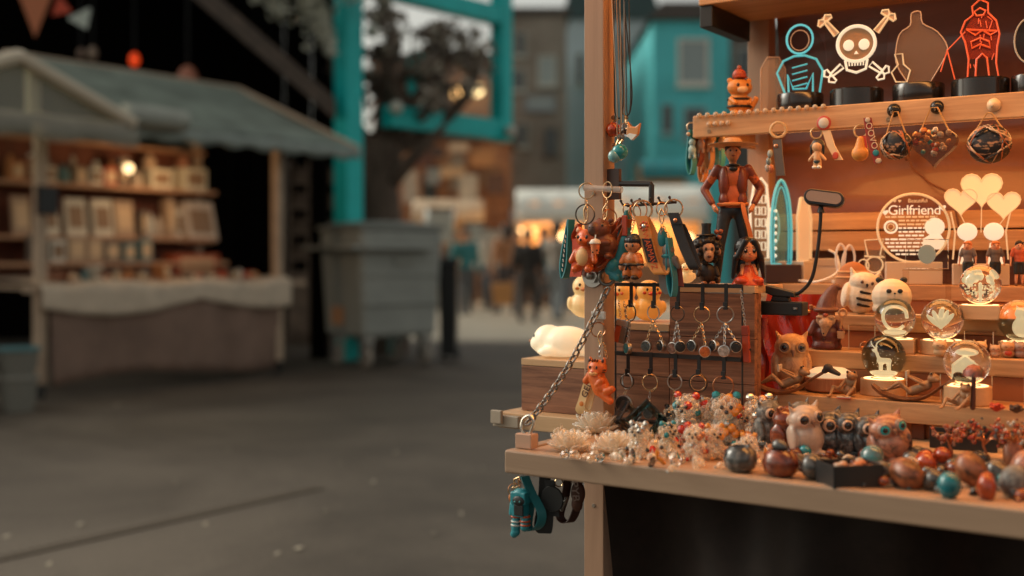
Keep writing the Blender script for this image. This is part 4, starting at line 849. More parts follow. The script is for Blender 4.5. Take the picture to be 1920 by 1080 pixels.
# K1 orange bear cub with teal loop strap and red tag
a = at_y(1100, 358, YK-.004); t = thing('keyring', 'orange bear cub keyring with cream belly, teal strap and red tag', 'keyring', a, 0, 'character keyrings on the post')
k = mpp(a)
def pt(px, py, Y=YK-.012): return at_y(px, py, Y)-a
obj('clasp_ring', ringm((0, .0, .0), .0125, .0011, 20), GOLD, t); obj('chain', kchain((0, -.001, -.0125), pt(1100, 398)), GOLD, t)
obj('split_ring', ringm(pt(1097, 402), .0158, .0012, 10), RINGB, t); lobster(t, pt(1099, 385), pt(1098, 418))
OR2 = M((.62, .11, .015), .38, sss=.15, coat=.2)
b = MB(); H = pt(1100, 447, YK-.02); B = pt(1098, 482, YK-.02)
b.ell(H, (.0175, .015, .015)); b.ell(B, (.0185, .015, .0195)); b.ell(H+V((0, -.012, -.004)), (.0085, .007, .0065))
for s in (-1, 1):
    b.ell(H+V((s*.0145, .002, .013)), (.0062, .004, .0062)); b.cap(B+V((s*.016, -.002, .008)), B+V((s*.021, -.008, -.006)), .0055, .005); b.cap(B+V((s*.01, -.004, -.016)), B+V((s*.012, -.013, -.019)), .0068, .006)
obj('bear', organic(b, .0012, 4), OR2, t, 180)
for s in (-1, 1):
    obj('eye', MB().ell(H+V((s*.0078, -.0135, .002)), (.0024, .0016, .003), 10, 8), BLACK, t); obj('ear_lining', MB().ell(H+V((s*.0145, -.0022, .013)), (.0036, .002, .0036), 10, 6), M((.7, .4, .25), .5), t)
obj('nose', MB().ell(H+V((0, -.0188, -.0025)), (.0026, .0015, .002), 8, 6), BLACK, t); obj('belly', MB().ell(B+V((0, -.0095, 0)), (.0118, .0072, .0142)), M((.75, .42, .17), .5), t)
loop_strap(t, pt(1070, 412, YK), pt(1059, 518, YK), (.004, .014, 0), TEAL, open_=.006); [obj('printed_mark', MB().tube([pt(1060-(k*.9), 440+k*9, YK-.0095), pt(1062-(k*.9)-1, 446+k*9, YK-.0095)], .0009, 5), M((.7, .7, .66), .5), t) for k in range(8)]
g = obj('red_tag', MB().ribbon([pt(1084, 448, YK-.004), pt(1084, 488, YK-.006), pt(1079, 519, YK-.008)], (.021, 0, 0), .002), M((.6, .07, .015), .4), t, 40); obj('printed_scribble', MB().tube([pt(x, y, YK-.0093) for x, y in ((1075, 514), (1077, 506), (1079, 512), (1081, 503), (1083, 509), (1085, 499), (1087, 505), (1088, 497))], .0005, 5), M((.8, .3, .12), .5), t)
loop_strap(t, pt(1086, 420, YK+.002), pt(1078, 452, YK+.002), (.003, .008, 0), M((.5, .08, .02), .4), open_=.005)
# K2 brown capybara with bubble tea
a = at_y(1139, 356, YK-.004); t = thing('keyring', 'brown capybara keyring holding a cup of bubble tea', 'keyring', a, 0, 'character keyrings on the post')
obj('clasp_ring', ringm((0, 0, 0), .0125, .0011, -25), GOLD, t); obj('chain', kchain((0, -.001, -.0125), pt(1134, 415)), GOLD, t); obj('split_ring', ringm(pt(1143, 408), .013, .001, 60), COPPER, t); lobster(t, pt(1136, 385), pt(1133, 412))
b = MB(); H = pt(1128, 430, YK-.012); B = pt(1134, 460, YK-.01)
b.ell(H, (.0155, .017, .0165)); b.ell(H+V((-.006, -.011, .0)), (.0105, .011, .0115)); b.ell(B, (.0215, .017, .019))
for s in (-1, 1): b.ell(H+V((s*.011+.004, .004, .014)), (.0045, .003, .0045)); b.cap(B+V((s*.012, -.012, .004)), B+V((-.012+s*.004, -.021, .003)), .0048, .004); b.ell(B+V((s*.012, -.01, -.017)), (.006, .009, .005))
obj('capybara', organic(b, .0012, 4), M((.16, .045, .018), .45, sss=.1), t, 180)
for s in (-1, 1): obj('eye', MB().ell(H+V((s*.0095-.001, -.0125, .006)), .0019, 8, 6), BLACK, t); obj('nostril', MB().ell(H+V((-.0065+s*.003, -.0215, .003)), .0012, 8, 6), BLACK, t)
obj('muzzle', MB().ell(H+V((-.007, -.013, .0)), (.0098, .0097, .0108)), M((.09, .035, .02), .5), t)
C_ = pt(1116, 462, YK-.036); obj('cup', MB().lathe([(.0056, -.012), (.0078, .004)], C_, 16), M((.72, .2, .07), .35, coat=.4), t); obj('cup_lid', MB().lathe([(.009, .0043), (.009, .0065), (.0065, .0105), (.002, .012)], C_, 16), M((.7, .62, .52), .4), t); obj('straw', MB().tube([C_+V((0, 0, .011)), C_+V((.001, 0, .018))], .0012, 6), M((.75, .7, .62), .4), t)
for j in range(6): obj('pearl', MB().ell(C_+V((.0066*sin(j*1.1-2.4), -.0058*cos(j*1.1-2.4)*1.0, -.009+.003*(j % 2))), .0015, 8, 6), BLACK, t)
loop_strap(t, pt(1148, 420, YK+.006), pt(1147, 468, YK+.006), (.003, .01, 0), M((.1, .02, .012), .4), open_=.005)
# K3 karate kid figure with rubber straps
a = at_y(1190, 384, 1.576); t = thing('keyring', 'bowl haired martial arts figure keyring in an orange outfit', 'keyring', a, 0, 'keyrings on the pronged bar')
def pt(px, py, Y=1.565): return at_y(px, py, Y)-a
obj('split_ring', ringm((0, 0, -.012), .0125, .001, 70), GOLD, t); obj('chain', kchain((0, 0, -.024), pt(1184, 436)), GOLD, t)
b = MB(); H = pt(1187, 459, 1.555); Y_ = H.y; k = mpp(at_y(1187, 459, 1.555))
def fg(px, py, dy=0): v = pt(px, py, 1.555); return v+V((0, dy, 0))
b.ell(H, (.0135, .0125, .0125)); b.cap(fg(1186, 473), fg(1185, 485), .006, .01); b.ell(fg(1184, 497), (.0125, .008, .012))
b.cap(fg(1173, 482), fg(1168, 497, -.003), .0058, .0052); b.cap(fg(1197, 482), fg(1202, 497, -.003), .0058, .0052); b.ell(fg(1168, 501, -.004), .0052, 10, 8); b.ell(fg(1202, 500, -.004), .0052, 10, 8)
obj('body', organic(b, .0011, 3), M((.62, .24, .1), .45, sss=.1), t, 180)
c = MB(); c.ell(fg(1185, 488), (.0135, .0095, .0125)); c.cap(fg(1174, 482), fg(1170, 491, -.002), .0073, .0068); c.cap(fg(1196, 482), fg(1200, 491, -.002), .0073, .0068); c.cap(fg(1179, 502), fg(1177, 513), .0082, .0088); c.cap(fg(1191, 502), fg(1194, 513), .0082, .0088)
obj('outfit', organic(c, .0011, 3), M((.62, .15, .02), .45), t, 180)
obj('belt', MB().tor(fg(1185, 496), .0132, .0024, ax='z', seg=20, m=6), BLACK, t); obj('belt_knot', MB().ell(fg(1184, 497, -.0135), .0032, 8, 6).cap(fg(1183, 497, -.013), fg(1180, 505, -.0115), .0017).cap(fg(1185, 497, -.013), fg(1188, 504, -.0115), .0017), BLACK, t)
for x in (1169, 1201): obj('cuff', MB().tor(fg(x, 496, -.003), .0052, .0018, ax='z', seg=14, m=6), BLACK, t)
for x in (1177, 1193): obj('boot', MB().ell(fg(x, 520, -.004), (.0058, .0095, .0042)).cap(fg(x, 515), fg(x, 519), .0048), M((.04, .025, .02), .5), t)
c = MB(); c.ell(H+V((0, .003, .004)), (.0152, .0138, .0135))
for j in range(9): c.ell(H+V((.0118*sin((j-4)*.32), -.0118*cos((j-4)*.32)+.0015, .0062)), (.003, .003, .0052), 8, 6)
obj('hair', organic(c, .001, 1), M((.012, .009, .009), .35), t, 180)
for s in (-1, 1): obj('eye', MB().ell(H+V((s*.0055, -.0118, -.0012)), (.0018, .0012, .0026), 8, 6), BLACK, t)
obj('mouth', MB().ell(H+V((0, -.0117, -.0065)), (.0022, .0008, .0006), 8, 6), BROWN, t)
SM = CLEAR((.75, .22, .08), .55, .3)
for j, (x0, y0, x1, y1, w) in enumerate(((1168, 408, 1113, 505, .004), (1178, 412, 1126, 498, .004))):
    loop_strap(t, pt(x0, y0, 1.576), pt(x1, y1, 1.566-.004*j), (.006, .012, 0), SM, th=.0024, open_=.011)
obj('strap_end', MB().bb(-.0045, .0045, -.002, .002, -.02, .012, Matrix.Translation(pt(1171, 418, 1.57))), M((.5, .06, .02), .4), t, 0, .001)
# K3b blue green gecko keyring behind
a = at_y(1176, 384, 1.584); t = thing('keyring', 'teal gecko keyring with its curled legs behind the martial arts figure', 'keyring', a, 0, 'keyrings on the pronged bar')
def pt(px, py, Y=1.578): return at_y(px, py, Y)-a
obj('split_ring', ringm((0, 0, -.008), .010, .001, 80), GOLD, t)
b = MB(); b.cap(pt(1172, 450), pt(1160, 505), .011, .013); b.cap(pt(1160, 505), pt(1148, 519), .009, .006); b.cap(pt(1140, 508, 1.57), pt(1158, 521, 1.57), .0055, .006); b.cap(pt(1140, 508, 1.57), pt(1139, 500, 1.57), .0055, .004); b.ell(pt(1150, 497, 1.57), (.012, .01, .012)); b.cap(pt(1172, 515), pt(1162, 523), .008, .006)
obj('gecko', organic(b, .0012, 3), M((.03, .25, .29), .4, sss=.05), t, 180)
loop_strap(t, pt(1178, 395), pt(1168, 455), (.004, .012, 0), TEAL, open_=.006)
# K4 orange lettered strap with stacked rings
a = at_y(1204, 386, 1.572); t = thing('keyring', 'wide orange lettered strap keyring with a stack of gold rings', 'keyring', a, 0, 'keyrings on the pronged bar')
def pt(px, py, Y=1.556): return at_y(px, py, Y)-a
for j, (dx, yw) in enumerate(((0, 4), (.0025, 14), (-.003, -8), (.006, 22))): obj('split_ring', ringm((dx, -.003*j, -.007), .0155-.001*(j % 2), .0011, yw), GOLD if j % 2 else COPPER, t)
OS = M((.7, .28, .06), .45, sss=.08)
fr = bez([pt(1202, 405), pt(1210, 440), pt(1223, 490), pt(1237, 513), pt(1244, 505, 1.562), pt(1236, 475, 1.566), pt(1218, 430, 1.566), pt(1206, 407, 1.564)], 6)
obj('strap', MB().ribbon(fr, (.0195, .003, 0), .0024), OS, t, 50)
d_ = (pt(1223, 490)-pt(1208, 432)).normalized(); an = math.atan2(d_.z, d_.x)
obj('print_panel', MB().ribbon([pt(1212, 447, 1.5542), pt(1216, 464, 1.5542), pt(1224, 492, 1.5542)], (.0150, .0022, 0), .0006), M((.02, .012, .01), .5), t, 40)
wtext(t, 'WARMAVZ', .0125, M((.68, .1, .02), .4), pt(1218, 470, 1.5532), (pi/2, -an, rad(8)), spacing=.92)
fc = pt(1207, 424, 1.5535)
obj('rivet', MB().ell(fc, (.0036, .0022, .0036), 12, 8), STEEL, t)
for j in range(7): obj('petal', MB().ell(fc+V((.0062*cos(j*2*pi/7), .0002, .0062*sin(j*2*pi/7))), (.0021, .0009, .0021), 8, 6), M((.6, .08, .02), .4), t)
# K5 grey figure with thin teal strap
a = at_y(1241, 382, 1.574); t = thing('keyring', 'thin teal loop strap keyring with a small grey and teal figure', 'keyring', a, 0, 'keyrings on the pronged bar')
def pt(px, py, Y=1.566): return at_y(px, py, Y)-a
obj('split_ring', ringm((0, 0, -.008), .0105, .001, 65), GOLD, t); lobster(t, pt(1240, 392), pt(1241, 420)); obj('chain', kchain(pt(1241, 420), pt(1256, 446)), GOLD, t); obj('chain', kchain(pt(1240, 420), pt(1240, 440)), COPPER, t)
loop_strap(t, pt(1254, 446), pt(1262, 552), (.004, .010, 0), TEAL, open_=.005)
obj('tail_strap', MB().ribbon([pt(1243, 500, 1.57), pt(1246, 540, 1.57), pt(1256, 552, 1.57)], (.016, 0, 0), .0022), CLEAR((.4, .36, .33), .6, .3), t)
b = MB(); b.ell(pt(1242, 448, 1.572), (.008, .008, .018)); obj('wing', organic(b, .0012, 2), TEAL, t, 180)
b = MB(); b.ell(pt(1253, 470, 1.57), (.01, .009, .011)); b.ell(pt(1255, 492, 1.57), (.012, .009, .014)); b.cap(pt(1265, 486, 1.57), pt(1272, 500, 1.57), .006, .004); b.cap(pt(1250, 503, 1.57), pt(1249, 515, 1.57), .005, .005); b.cap(pt(1260, 503, 1.57), pt(1262, 515, 1.57), .005, .005)
obj('figure', organic(b, .0012, 2), M((.2, .16, .14), .5), t, 180); obj('collar', MB().tor(pt(1253, 480, 1.57), .008, .003, ax='z', seg=14, m=6), TEAL, t); obj('cape', MB().prism([(-.008, -.02), (.012, -.022), (.008, .01), (-.004, .01)], .0, .002, Matrix.Translation(pt(1268, 510, 1.574))), M((.3, .05, .03), .5), t, 0)
# K6 black leather strap with rivet
a = at_y(1263, 381, 1.568); t = thing('keyring', 'black leather strap keyring with a brass rivet', 'keyring', a, 0, 'keyrings on the pronged bar')
def pt(px, py, Y=1.556): return at_y(px, py, Y)-a
obj('split_ring', ringm((0, 0, -.008), .0135, .0013, 20), GOLD, t)
LEA = M((.016, .011, .01), .5, noise=.3, ns=200, bump=.2)
obj('strap', MB().ribbon(bez([pt(1264, 402), pt(1270, 425), pt(1284, 465), pt(1300, 500), pt(1305, 500, 1.562), pt(1290, 455, 1.566), pt(1274, 420, 1.564)], 6), (.0165, .003, 0), .0022), LEA, t, 50)
obj('fold', MB().ribbon([pt(1262, 399, 1.5535), pt(1270, 420, 1.5535)], (.0172, .0028, 0), .0016), LEA, t, 40); obj('rivet', MB().ell(pt(1266, 413, 1.5522), (.0034, .002, .0034), 12, 8), COPPER, t)
# K7 orange tabby cat with cream strap
a = at_y(1122, 604, 1.571); t = thing('keyring', 'orange tabby cat keyring with a cream strap lettered GEL', 'keyring', a, 0, 'character keyrings on the post')
def pt(px, py, Y=1.560): return at_y(px, py, Y)-a
obj('split_ring', ringm((0, 0, -.012), .0115, .001, 40), COPPER, t); lobster(t, pt(1126, 622), pt(1125, 648)); obj('chain', kchain(pt(1125, 648), pt(1124, 668)), STEEL, t); obj('side_chain', kchain(pt(1132, 642), pt(1137, 672)), GOLD, t)
b = MB(); H = pt(1120, 690, 1.556)
b.ell(H, (.0165, .014, .0135)); b.cap(pt(1117, 705, 1.556), pt(1128, 728, 1.556), .0135, .0145); b.cap(pt(1128, 728, 1.556), pt(1137, 745, 1.556), .0125, .008); b.cap(pt(1108, 702, 1.552), pt(1099, 714, 1.552), .007, .006); b.cap(pt(1128, 714, 1.548), pt(1120, 722, 1.546), .006, .005); b.cap(pt(1124, 735, 1.55), pt(1144, 752, 1.55), .0072, .006); b.cap(pt(1138, 734, 1.55), pt(1147, 730, 1.55), .0075, .006)
b.ell(H+V((0, -.0105, -.006)), (.009, .006, .0055))
for s in (-1, 1): b.cap(H+V((s*.0105, .0, .009)), H+V((s*.0125, 0, .0155)), .005, .0022)
obj('cat', organic(b, .0011, 4), M((.64, .13, .02), .4, sss=.12), t, 180)
for s in (-1, 1):
    obj('eye', MB().ell(H+V((s*.006, -.0132, .002)), (.0018, .001, .0024), 8, 6), BLACK, t); obj('ear_lining', MB().ell(H+V((s*.0118, -.0042, .012)), (.0026, .0012, .0032), 8, 6), M((.08, .03, .02), .5), t)
obj('nose', MB().ell(H+V((0, -.0168, -.0045)), (.0017, .001, .0013), 8, 6), M((.5, .1, .08), .5), t); obj('muzzle', MB().ell(H+V((0, -.0128, -.0075)), (.0078, .0046, .0042)), M((.72, .36, .13), .5), t)
for j, (dx, dz) in enumerate(((0, .0125), (-.0042, .0118), (.0042, .0118), (-.0152, -.002), (.0152, -.002), (-.0146, -.006), (.0146, -.006))): obj('stripe', MB().ell(H+V((dx, -.0075 if j < 3 else -.005, dz)), (.0012 if j < 3 else .003, .003, .0026 if j < 3 else .0011), 8, 6), M((.1, .03, .01), .5), t)
STC = M((.76, .5, .24), .45)
obj('strap', MB().ribbon(bez([pt(1116, 690, 1.566), pt(1104, 712, 1.566), pt(1094, 745, 1.566), pt(1088, 765, 1.566), pt(1098, 772, 1.570), pt(1106, 745, 1.572), pt(1118, 700, 1.57)], 6), (.017, 0, .006), .0022), STC, t, 50)
wtext(t, 'GEL', .0155, M((.1, .035, .02), .5), pt(1100, 731, 1.5635), (pi/2, rad(-67), 0)); obj('printed_cat', MB().ell(pt(1090, 757, 1.5645), (.0042, .0008, .0042), 10, 6), M((.65, .2, .03), .5), t)
# small lighters and charms at both ends of the rack
for i, (px, py, m1, lb) in enumerate([(1160, 620, M((.45, .07, .02), .3), 'red and silver charm at the left end of the wire rack'), (1170, 622, M((.3, .28, .26), .25, 1), 'silver lighter shaped charm at the left end of the wire rack'), (1399, 645, M((.4, .05, .015), .35), 'red lighter shaped charm hanging at the right end of the wire rack')]):
    c = at_y(px, py, 1.628 if i < 2 else 1.644); t = thing('charm', lb, 'charm', c); T = Tm(ry=(12, 14, -3)[i]); hh = .019 if i < 2 else .028
    obj('case', MB().bb(-.0055, .0055, -.003, .003, -hh, hh*.45, T), m1, t, 0, .001); obj('cap', MB().bb(-.0058, .0058, -.0033, .0033, hh*.46, hh, T), STEEL if i < 2 else M((.3, .04, .015), .3), t, 0, .001); obj('stud', MB().ell((.0062, 0, -hh*.3), .0018, 8, 6, T), BLACK, t)
    obj('chain', kchain(T @ V((0, 0, hh)), (0, 0, hh+.03) if i < 2 else V((-.006, -.006, .082))), GOLD if i < 2 else STEEL, t)
# below the flap: four straps and a robot
def below(px, Y, z=ZT-.036): p = at_y(px, 480, Y); return V((p.x, Y, z))
for i in range(1):
    a = below(977, 1.40); t = thing('keyring', 'teal and orange robot keyring hanging under the flap corner', 'keyring', a, 0, 'keyrings under the table flap')
    def pt(px, py, Y=1.398): return at_y(px, py, Y)-a
    obj('staple', MB().tube(bez([(-.004, 0, .002), (-.003, 0, -.006), (.003, 0, -.006), (.004, 0, .002)], 4), .0012, 6), STEEL, t); lobster(t, pt(974, 895), pt(962, 915)); obj('split_ring', ringm(pt(964, 918), .009, .0009, 50), COPPER, t); obj('chain', kchain(pt(975, 898), pt(975, 922)), COPPER, t)
    RB = M((.025, .25, .29), .35, coat=.3); b = MB(); b.box(pt(977, 932), (.026, .02, .017)); b.ell(pt(977, 925), (.013, .0105, .008)); b.cap(pt(963, 945), pt(960, 962), .006, .005); b.box(pt(976, 955), (.021, .017, .02)); b.cap(pt(968, 972), pt(967, 990), .006, .007); b.cap(pt(985, 972), pt(984, 988), .006, .007); b.cap(pt(967, 997), pt(964, 1001), .007, .006)
    obj('robot', organic(b, .0011, 2), RB, t, 180); obj('visor', MB().ell(pt(979, 937)-V((0, .0098, 0)), (.0105, .003, .0072)), BLACK, t)
    for x in (974, 983): obj('eye', MB().ell(pt(x, 938)-V((0, .0125, 0)), .0013, 8, 6), M((.1, .5, .5), .3), t)
    obj('chest', MB().box(pt(979, 955)-V((0, .009, 0)), (.016, .003, .016)), BLACK, t, 0, .001); obj('shoulder', MB().ell(pt(960, 932), (.004, .007, .008)), M((.6, .18, .04), .4), t)
    for y in (968, 977, 984): obj('stripe', MB().tor(pt(985, y), .0068, .0016, ax='z', seg=14, m=6), M((.45, .08, .03), .4), t); obj('stripe', MB().tor(pt(968, y), .0068, .0016, ax='z', seg=14, m=6), M((.45, .08, .03) if y < 970 else (.5, .5, .45), .4), t)
def hang(px, Y, label, m, segs, w, th=.002, **kw):
    a = below(px, Y); t = thing('keyring', label, 'keyring', a, 0, 'keyrings under the table flap')
    obj('staple', MB().tube(bez([(-.004, 0, .002), (-.003, 0, -.006), (.003, 0, -.006), (.004, 0, .002)], 4), .0012, 6), STEEL, t)
    for q in segs: obj('strap', MB().ribbon(bez([at_y(x, y, Y+dy)-a for x, y, dy in q], 6), w, th), m, t, 50)
    return t, a
t, a = hang(994, 1.41, 'folded teal strap keyring beside the robot', M((.03, .2, .22), .4), [[(984, 893, 0), (995, 920, -.004), (1015, 960, -.005), (1012, 985, 0), (998, 994, .004), (990, 985, .008), (994, 950, .006), (992, 925, .004)]], (.007, .012, 0))
t, a = hang(1025, 1.43, 'broad black strap keyring with a round black tag', RUBB, [[(1022, 893, 0), (1019, 940, 0), (1012, 985, .002), (1022, 1000, .006), (1027, 975, .008), (1027, 900, .01)]], (.015, .008, 0))
obj('round_tag', MB().lathe([(.0185, 0), (.0195, .002), (.0185, .004)], T=Matrix.Translation(at_y(1037, 935, 1.425)-a) @ Tm(rx=90), seg=24), BLACK, t); obj('side_strap', MB().ribbon([at_y(1030, 900, 1.43)-a, at_y(1040, 968, 1.43)-a], (.016, .003, 0), .002), RUBB, t)
t, a = hang(1066, 1.46, 'brown strap keyring lettered PYB under the flap', M((.05, .018, .012), .45), [[(1066, 893, 0), (1060, 930, 0), (1050, 965, 0), (1058, 978, .003), (1072, 975, .006), (1083, 945, .006), (1084, 900, .006)]], (.007, .012, 0))
wtext(t, 'PYB', .018, M((.3, .22, .18), .5), at_y(1078, 921, 1.449)-a, (pi/2, rad(83), 0)); obj('buckle', MB().bb(-.002, .002, -.003, .003, -.012, .012, Matrix.Translation(at_y(1058, 945, 1.445)-a) @ Tm(ry=25)), STEEL, t, 0, .001)
b = MB(); b.ell(at_y(1084, 925, 1.466)-a, (.0115, .009, .018)); b.ell(at_y(1082, 945, 1.466)-a, (.009, .008, .012)); obj('plush_charm', organic(b, .0012, 3), M((.1, .035, .02), .6), t, 180); obj('clasp_ring', ringm(at_y(1048, 905, 1.45)-a, .006, .001, 30), GOLD, t)

# ================================================================ necklaces on the post
YN = 1.60
nk = [((1152, -30), (1160, 222), 10, 'red glass ball necklace on a black cord', (1150, 243), .012, CRY((.8, .1, .02), .5), 0), ((1160, -30), (1174, 217), 12, 'clear glass ball necklace on a black cord', (1174, 243), .012, GL((.9, .88, .85)), 1), ((1164, -30), (1168, 262), 3, 'bright teal glass ball necklace on a fine chain', (1162, 285), .013, CRY((.03, .5, .56), .5), 2), ((1148, -30), (1160, 262), 4, 'pale teal flower necklace hanging lowest on the post', (1152, 293), .0105, CRY((.3, .7, .75), .5), 2), ((1172, -30), (1178, 215), 5, 'orange and white cat shaped necklace pendant', (1186, 246), .012, M((.62, .25, .06), .35, coat=.5), 3)]
for i, ((x0, y0), (x1, y1), wd, lb, (qx, qy), r, m_, kd) in enumerate(nk):
    Y = YN-.006*i; a = at_y(qx, qy, Y); t = thing('necklace', lb, 'necklace', a, 0, 'necklaces on the post')
    def pt(px, py): return at_y(px, py, Y)-a
    pts = bez([pt(x0-2, y0), pt(x1-wd*.8, y1-70), pt(x1-wd*.72, y1-14), pt(x1, y1), pt(x1+wd*.72, y1-14), pt(x1+wd*.8, y1-70), pt(x0+6, y0)], 8)
    obj('cord', MB().tube(pts, .0011 if kd < 2 or kd == 3 else .0009, 6), BLACK if kd != 2 else M((.25, .16, .1), .4, .8), t)
    if kd == 3:
        b = MB(); b.prism([(-.012, .013), (-.006, .006), (.004, .008), (.010, .016), (.012, -.002), (.004, -.013), (-.008, -.008)], -.003, .003, Tm(ry=18)); obj('pendant', b, m_, t, 0, .0015); obj('white_tip', MB().prism([(.011, -.003), (.004, -.0135), (-.007, -.0085), (-.002, -.004)], -.0035, .0035, Tm(ry=18)), WHITE, t, 0)
    else:
        obj('pendant', MB().ell((0, 0, 0), r, 24, 16), m_, t); obj('bail', MB().tube([V((0, 0, r)), pt(x1, y1)], .002, 6), GOLD, t); obj('inset', MB().ell((.001, 0, -.002), (r*.55, r*.5, r*.25), 8, 5), M((.5, .2, .1), .5) if kd < 2 else M((.2, .6, .62), .3), t, 20)
        obj('bead', MB().ell(V((0, 0, r+.007)), .0038, 10, 8), CLEAR((.9, .8, .7), .4, .05), t)
# ================================================================ lamps and figurines on the crates
def seal(P, s, rz, label, em):
    t = thing('night_light', label, 'lamp', P, rz, 'silicone animal night lights', s)
    b = MB(); b.ell((0, 0, .3), (.52, .42, .3)); b.ell((.36, -.05, .34), (.3, .34, .28)); b.ell((.56, -.05, .26), (.16, .24, .16)); b.ell((-.4, .02, .26), (.28, .3, .24)); b.ell((.1, -.02, .1), (.5, .42, .1))
    for k in (-1, 1): b.ell((.3, k*.36, .12), (.2, .12, .09))
    obj('body', organic(b, .035, 8), em, t, 180)
    for k in (-1, 1): obj('eye', MB().ell((.6, -.05+k*.15, .4), (.03, .035, .035), 8, 6), BLACK, t)
    obj('nose', MB().ell((.72, -.05, .3), (.03, .05, .03), 8, 6), M((.5, .2, .1), .5), t); return t
def duck(P, s, rz, label, em, beak):
    t = thing('duck_light', label, 'lamp', P, rz, 'round duck night lights', s)
    b = MB(); b.ell((0, 0, .36), (.44, .42, .36)); b.ell((0, -.04, .84), (.36, .35, .32)); b.ell((0, .4, .42), (.16, .2, .12))
    for k in (-1, 1): b.ell((k*.42, 0, .4), (.08, .24, .18))
    obj('body', organic(b, .03, 8), em, t, 180); obj('beak', MB().ell((0, -.39, .78), (.14, .12, .06)), beak, t)
    for k in (-1, 1): obj('eye', MB().ell((k*.15, -.36, .9), (.035, .03, .045), 8, 6), BLACK, t); obj('cheek', MB().ell((k*.22, -.32, .8), (.06, .04, .045), 8, 6), beak, t)
LW_ = EM((1, .78, .46), .42, (.8, .75, .62)); LY = EM((1, .6, .22), .3, (.7, .5, .25)); LO = EM((1, .38, .06), .22, (.7, .35, .08))
p = on(1062, 1.72, .9215); seal(p, .092, rad(180+20), 'large white glowing seal night light on the lowest walnut crate', LW_)
duck(on(1098, 1.735, .9905), .066, rad(30), 'pale yellow round headed duck light half hidden by the post', LY, M((.6, .2, .05), .5))
duck(on(1172, 1.71, .9905), .058, rad(-20), 'orange duck light left on the middle walnut crate', LO, M((.6, .08, .02), .5))
duck(on(1216, 1.715, .9905), .060, rad(45), 'orange duck light with red cheeks right on the middle walnut crate', LO, M((.6, .06, .015), .5))
duck(on(1288, 1.74, 1.0545), .030, rad(20), 'tiny pale duck light on the tall crate behind the black strap', LY, M((.6, .2, .05), .5))
# standing figurine: ranger with felt hat, jacket open over orange shirt
p = on(1374, 1.725, 1.0545); t = thing('standing_figurine', 'tall toy ranger figurine with brown felt hat, rust jacket and dark trousers, hands on hips', 'figurine', p, face(p, 4))
h = .232
human(t, h, J0(ell=(-.195, .03, .66), elr=(.195, .03, .66), wrl=(-.135, -.045, .545), wrr=(.135, -.045, .545), anl=(-.11, .0, .045), anr=(.11, .0, .045), knl=(-.09, -.01, .275), knr=(.09, -.01, .275), hd=(0, -.01, .92), shl=(-.105, 0, .8), shr=(.105, 0, .8)), M((.6, .24, .1), .4, sss=.15), M((.6, .13, .03), .45, noise=.15, ns=80), M((.02, .022, .025), .5, noise=.4, ns=120, bump=.4, bs=160), M((.06, .03, .02), .5), M((.05, .022, .012), .45), .0022, sleeve=.3, hr=.06, bulk=.82)
c = MB()
for s_ in (-1, 1):
    c.ell((s_*.058*h, -.012*h, .71*h), (.043*h, .06*h, .115*h)); c.ell((s_*.06*h, -.01*h, .585*h), (.04*h, .056*h, .06*h)); c.cap(V((s_*.105, 0, .8))*h, V((s_*.193, .03, .665))*h, .036*h, .029*h); c.cap(V((s_*.195, .03, .66))*h, V((s_*.145, -.035, .565))*h, .029*h, .024*h)
c.ell((0, .03*h, .69*h), (.1*h, .045*h, .13*h))
obj('jacket', organic(c, .0019, 2), M((.2, .04, .018), .4, noise=.2, ns=60), t, 180)
obj('neckerchief', MB().ell((0, -.062*h, .80*h), (.03*h, .014*h, .018*h)).ell((0, -.02*h, .825*h), (.05*h, .045*h, .014*h)), BLACK, t)
obj('sash', MB().tor((0, 0, .555*h), .098*h, .014*h, ax='z', sx=1, sz=.72), M((.64, .2, .05), .5), t); obj('sash_tail', MB().ribbon(bez([(.06*h, -.075*h, .56*h), (.075*h, -.09*h, .48*h), (.11*h, -.08*h, .36*h), (.13*h, -.06*h, .22*h)], 5), (.03*h, .01*h, 0), .0018), M((.62, .18, .045), .5), t, 60)
H = V((0, -.01*h, .955*h))
obj('hat_brim', MB().lathe([(.03*h, .004*h), (.1*h, -.002*h), (.172*h, .016*h), (.174*h, .02*h), (.1*h, .006*h), (.03*h, .012*h)], H, 28), M((.58, .33, .15), .7), t); obj('hat_crown', MB().lathe([(.07*h, .0), (.066*h, .04*h), (.05*h, .062*h), (.02*h, .055*h)], H, 20), M((.54, .29, .13), .7), t); obj('hat_band', MB().tor(H+V((0, 0, .012*h)), .071*h, .008*h, ax='z'), BROWN, t)
# curly black sheep with small top hat
p = on(1326, 1.69, 1.0545); t = thing('sheep_figurine', 'black curly sheep figurine with pale face and tiny top hat on the tall crate', 'figurine', p, face(p, 8)); s = mpp(p)
rn = random.Random(5); b = MB(); b.ell((0, 0, 66*s), (24*s, 22*s, 25*s), 16, 12)
for i in range(120):
    v = V((rn.gauss(0, 1), rn.gauss(0, 1), rn.gauss(0, 1))).normalized()
    if v.y < -.55 and abs(v.x) < .55 and v.z < .5: continue
    b.ell((v.x*25*s, v.y*23*s, (66+v.z*27)*s), rn.uniform(3.6, 6)*s, 8, 6)
obj('fleece', organic(b, .0011, 1), M((.014, .010, .009), .5), t, 180)
b = MB(); b.ell((0, 0, 20*s), (17*s, 14*s, 20*s))
for x in (-1, 1): b.cap((x*15*s, -3*s, 30*s), (x*19*s, -10*s, 17*s), 5*s, 4*s)
obj('body', organic(b, .0011, 2), M((.025, .016, .013), .5), t, 180)
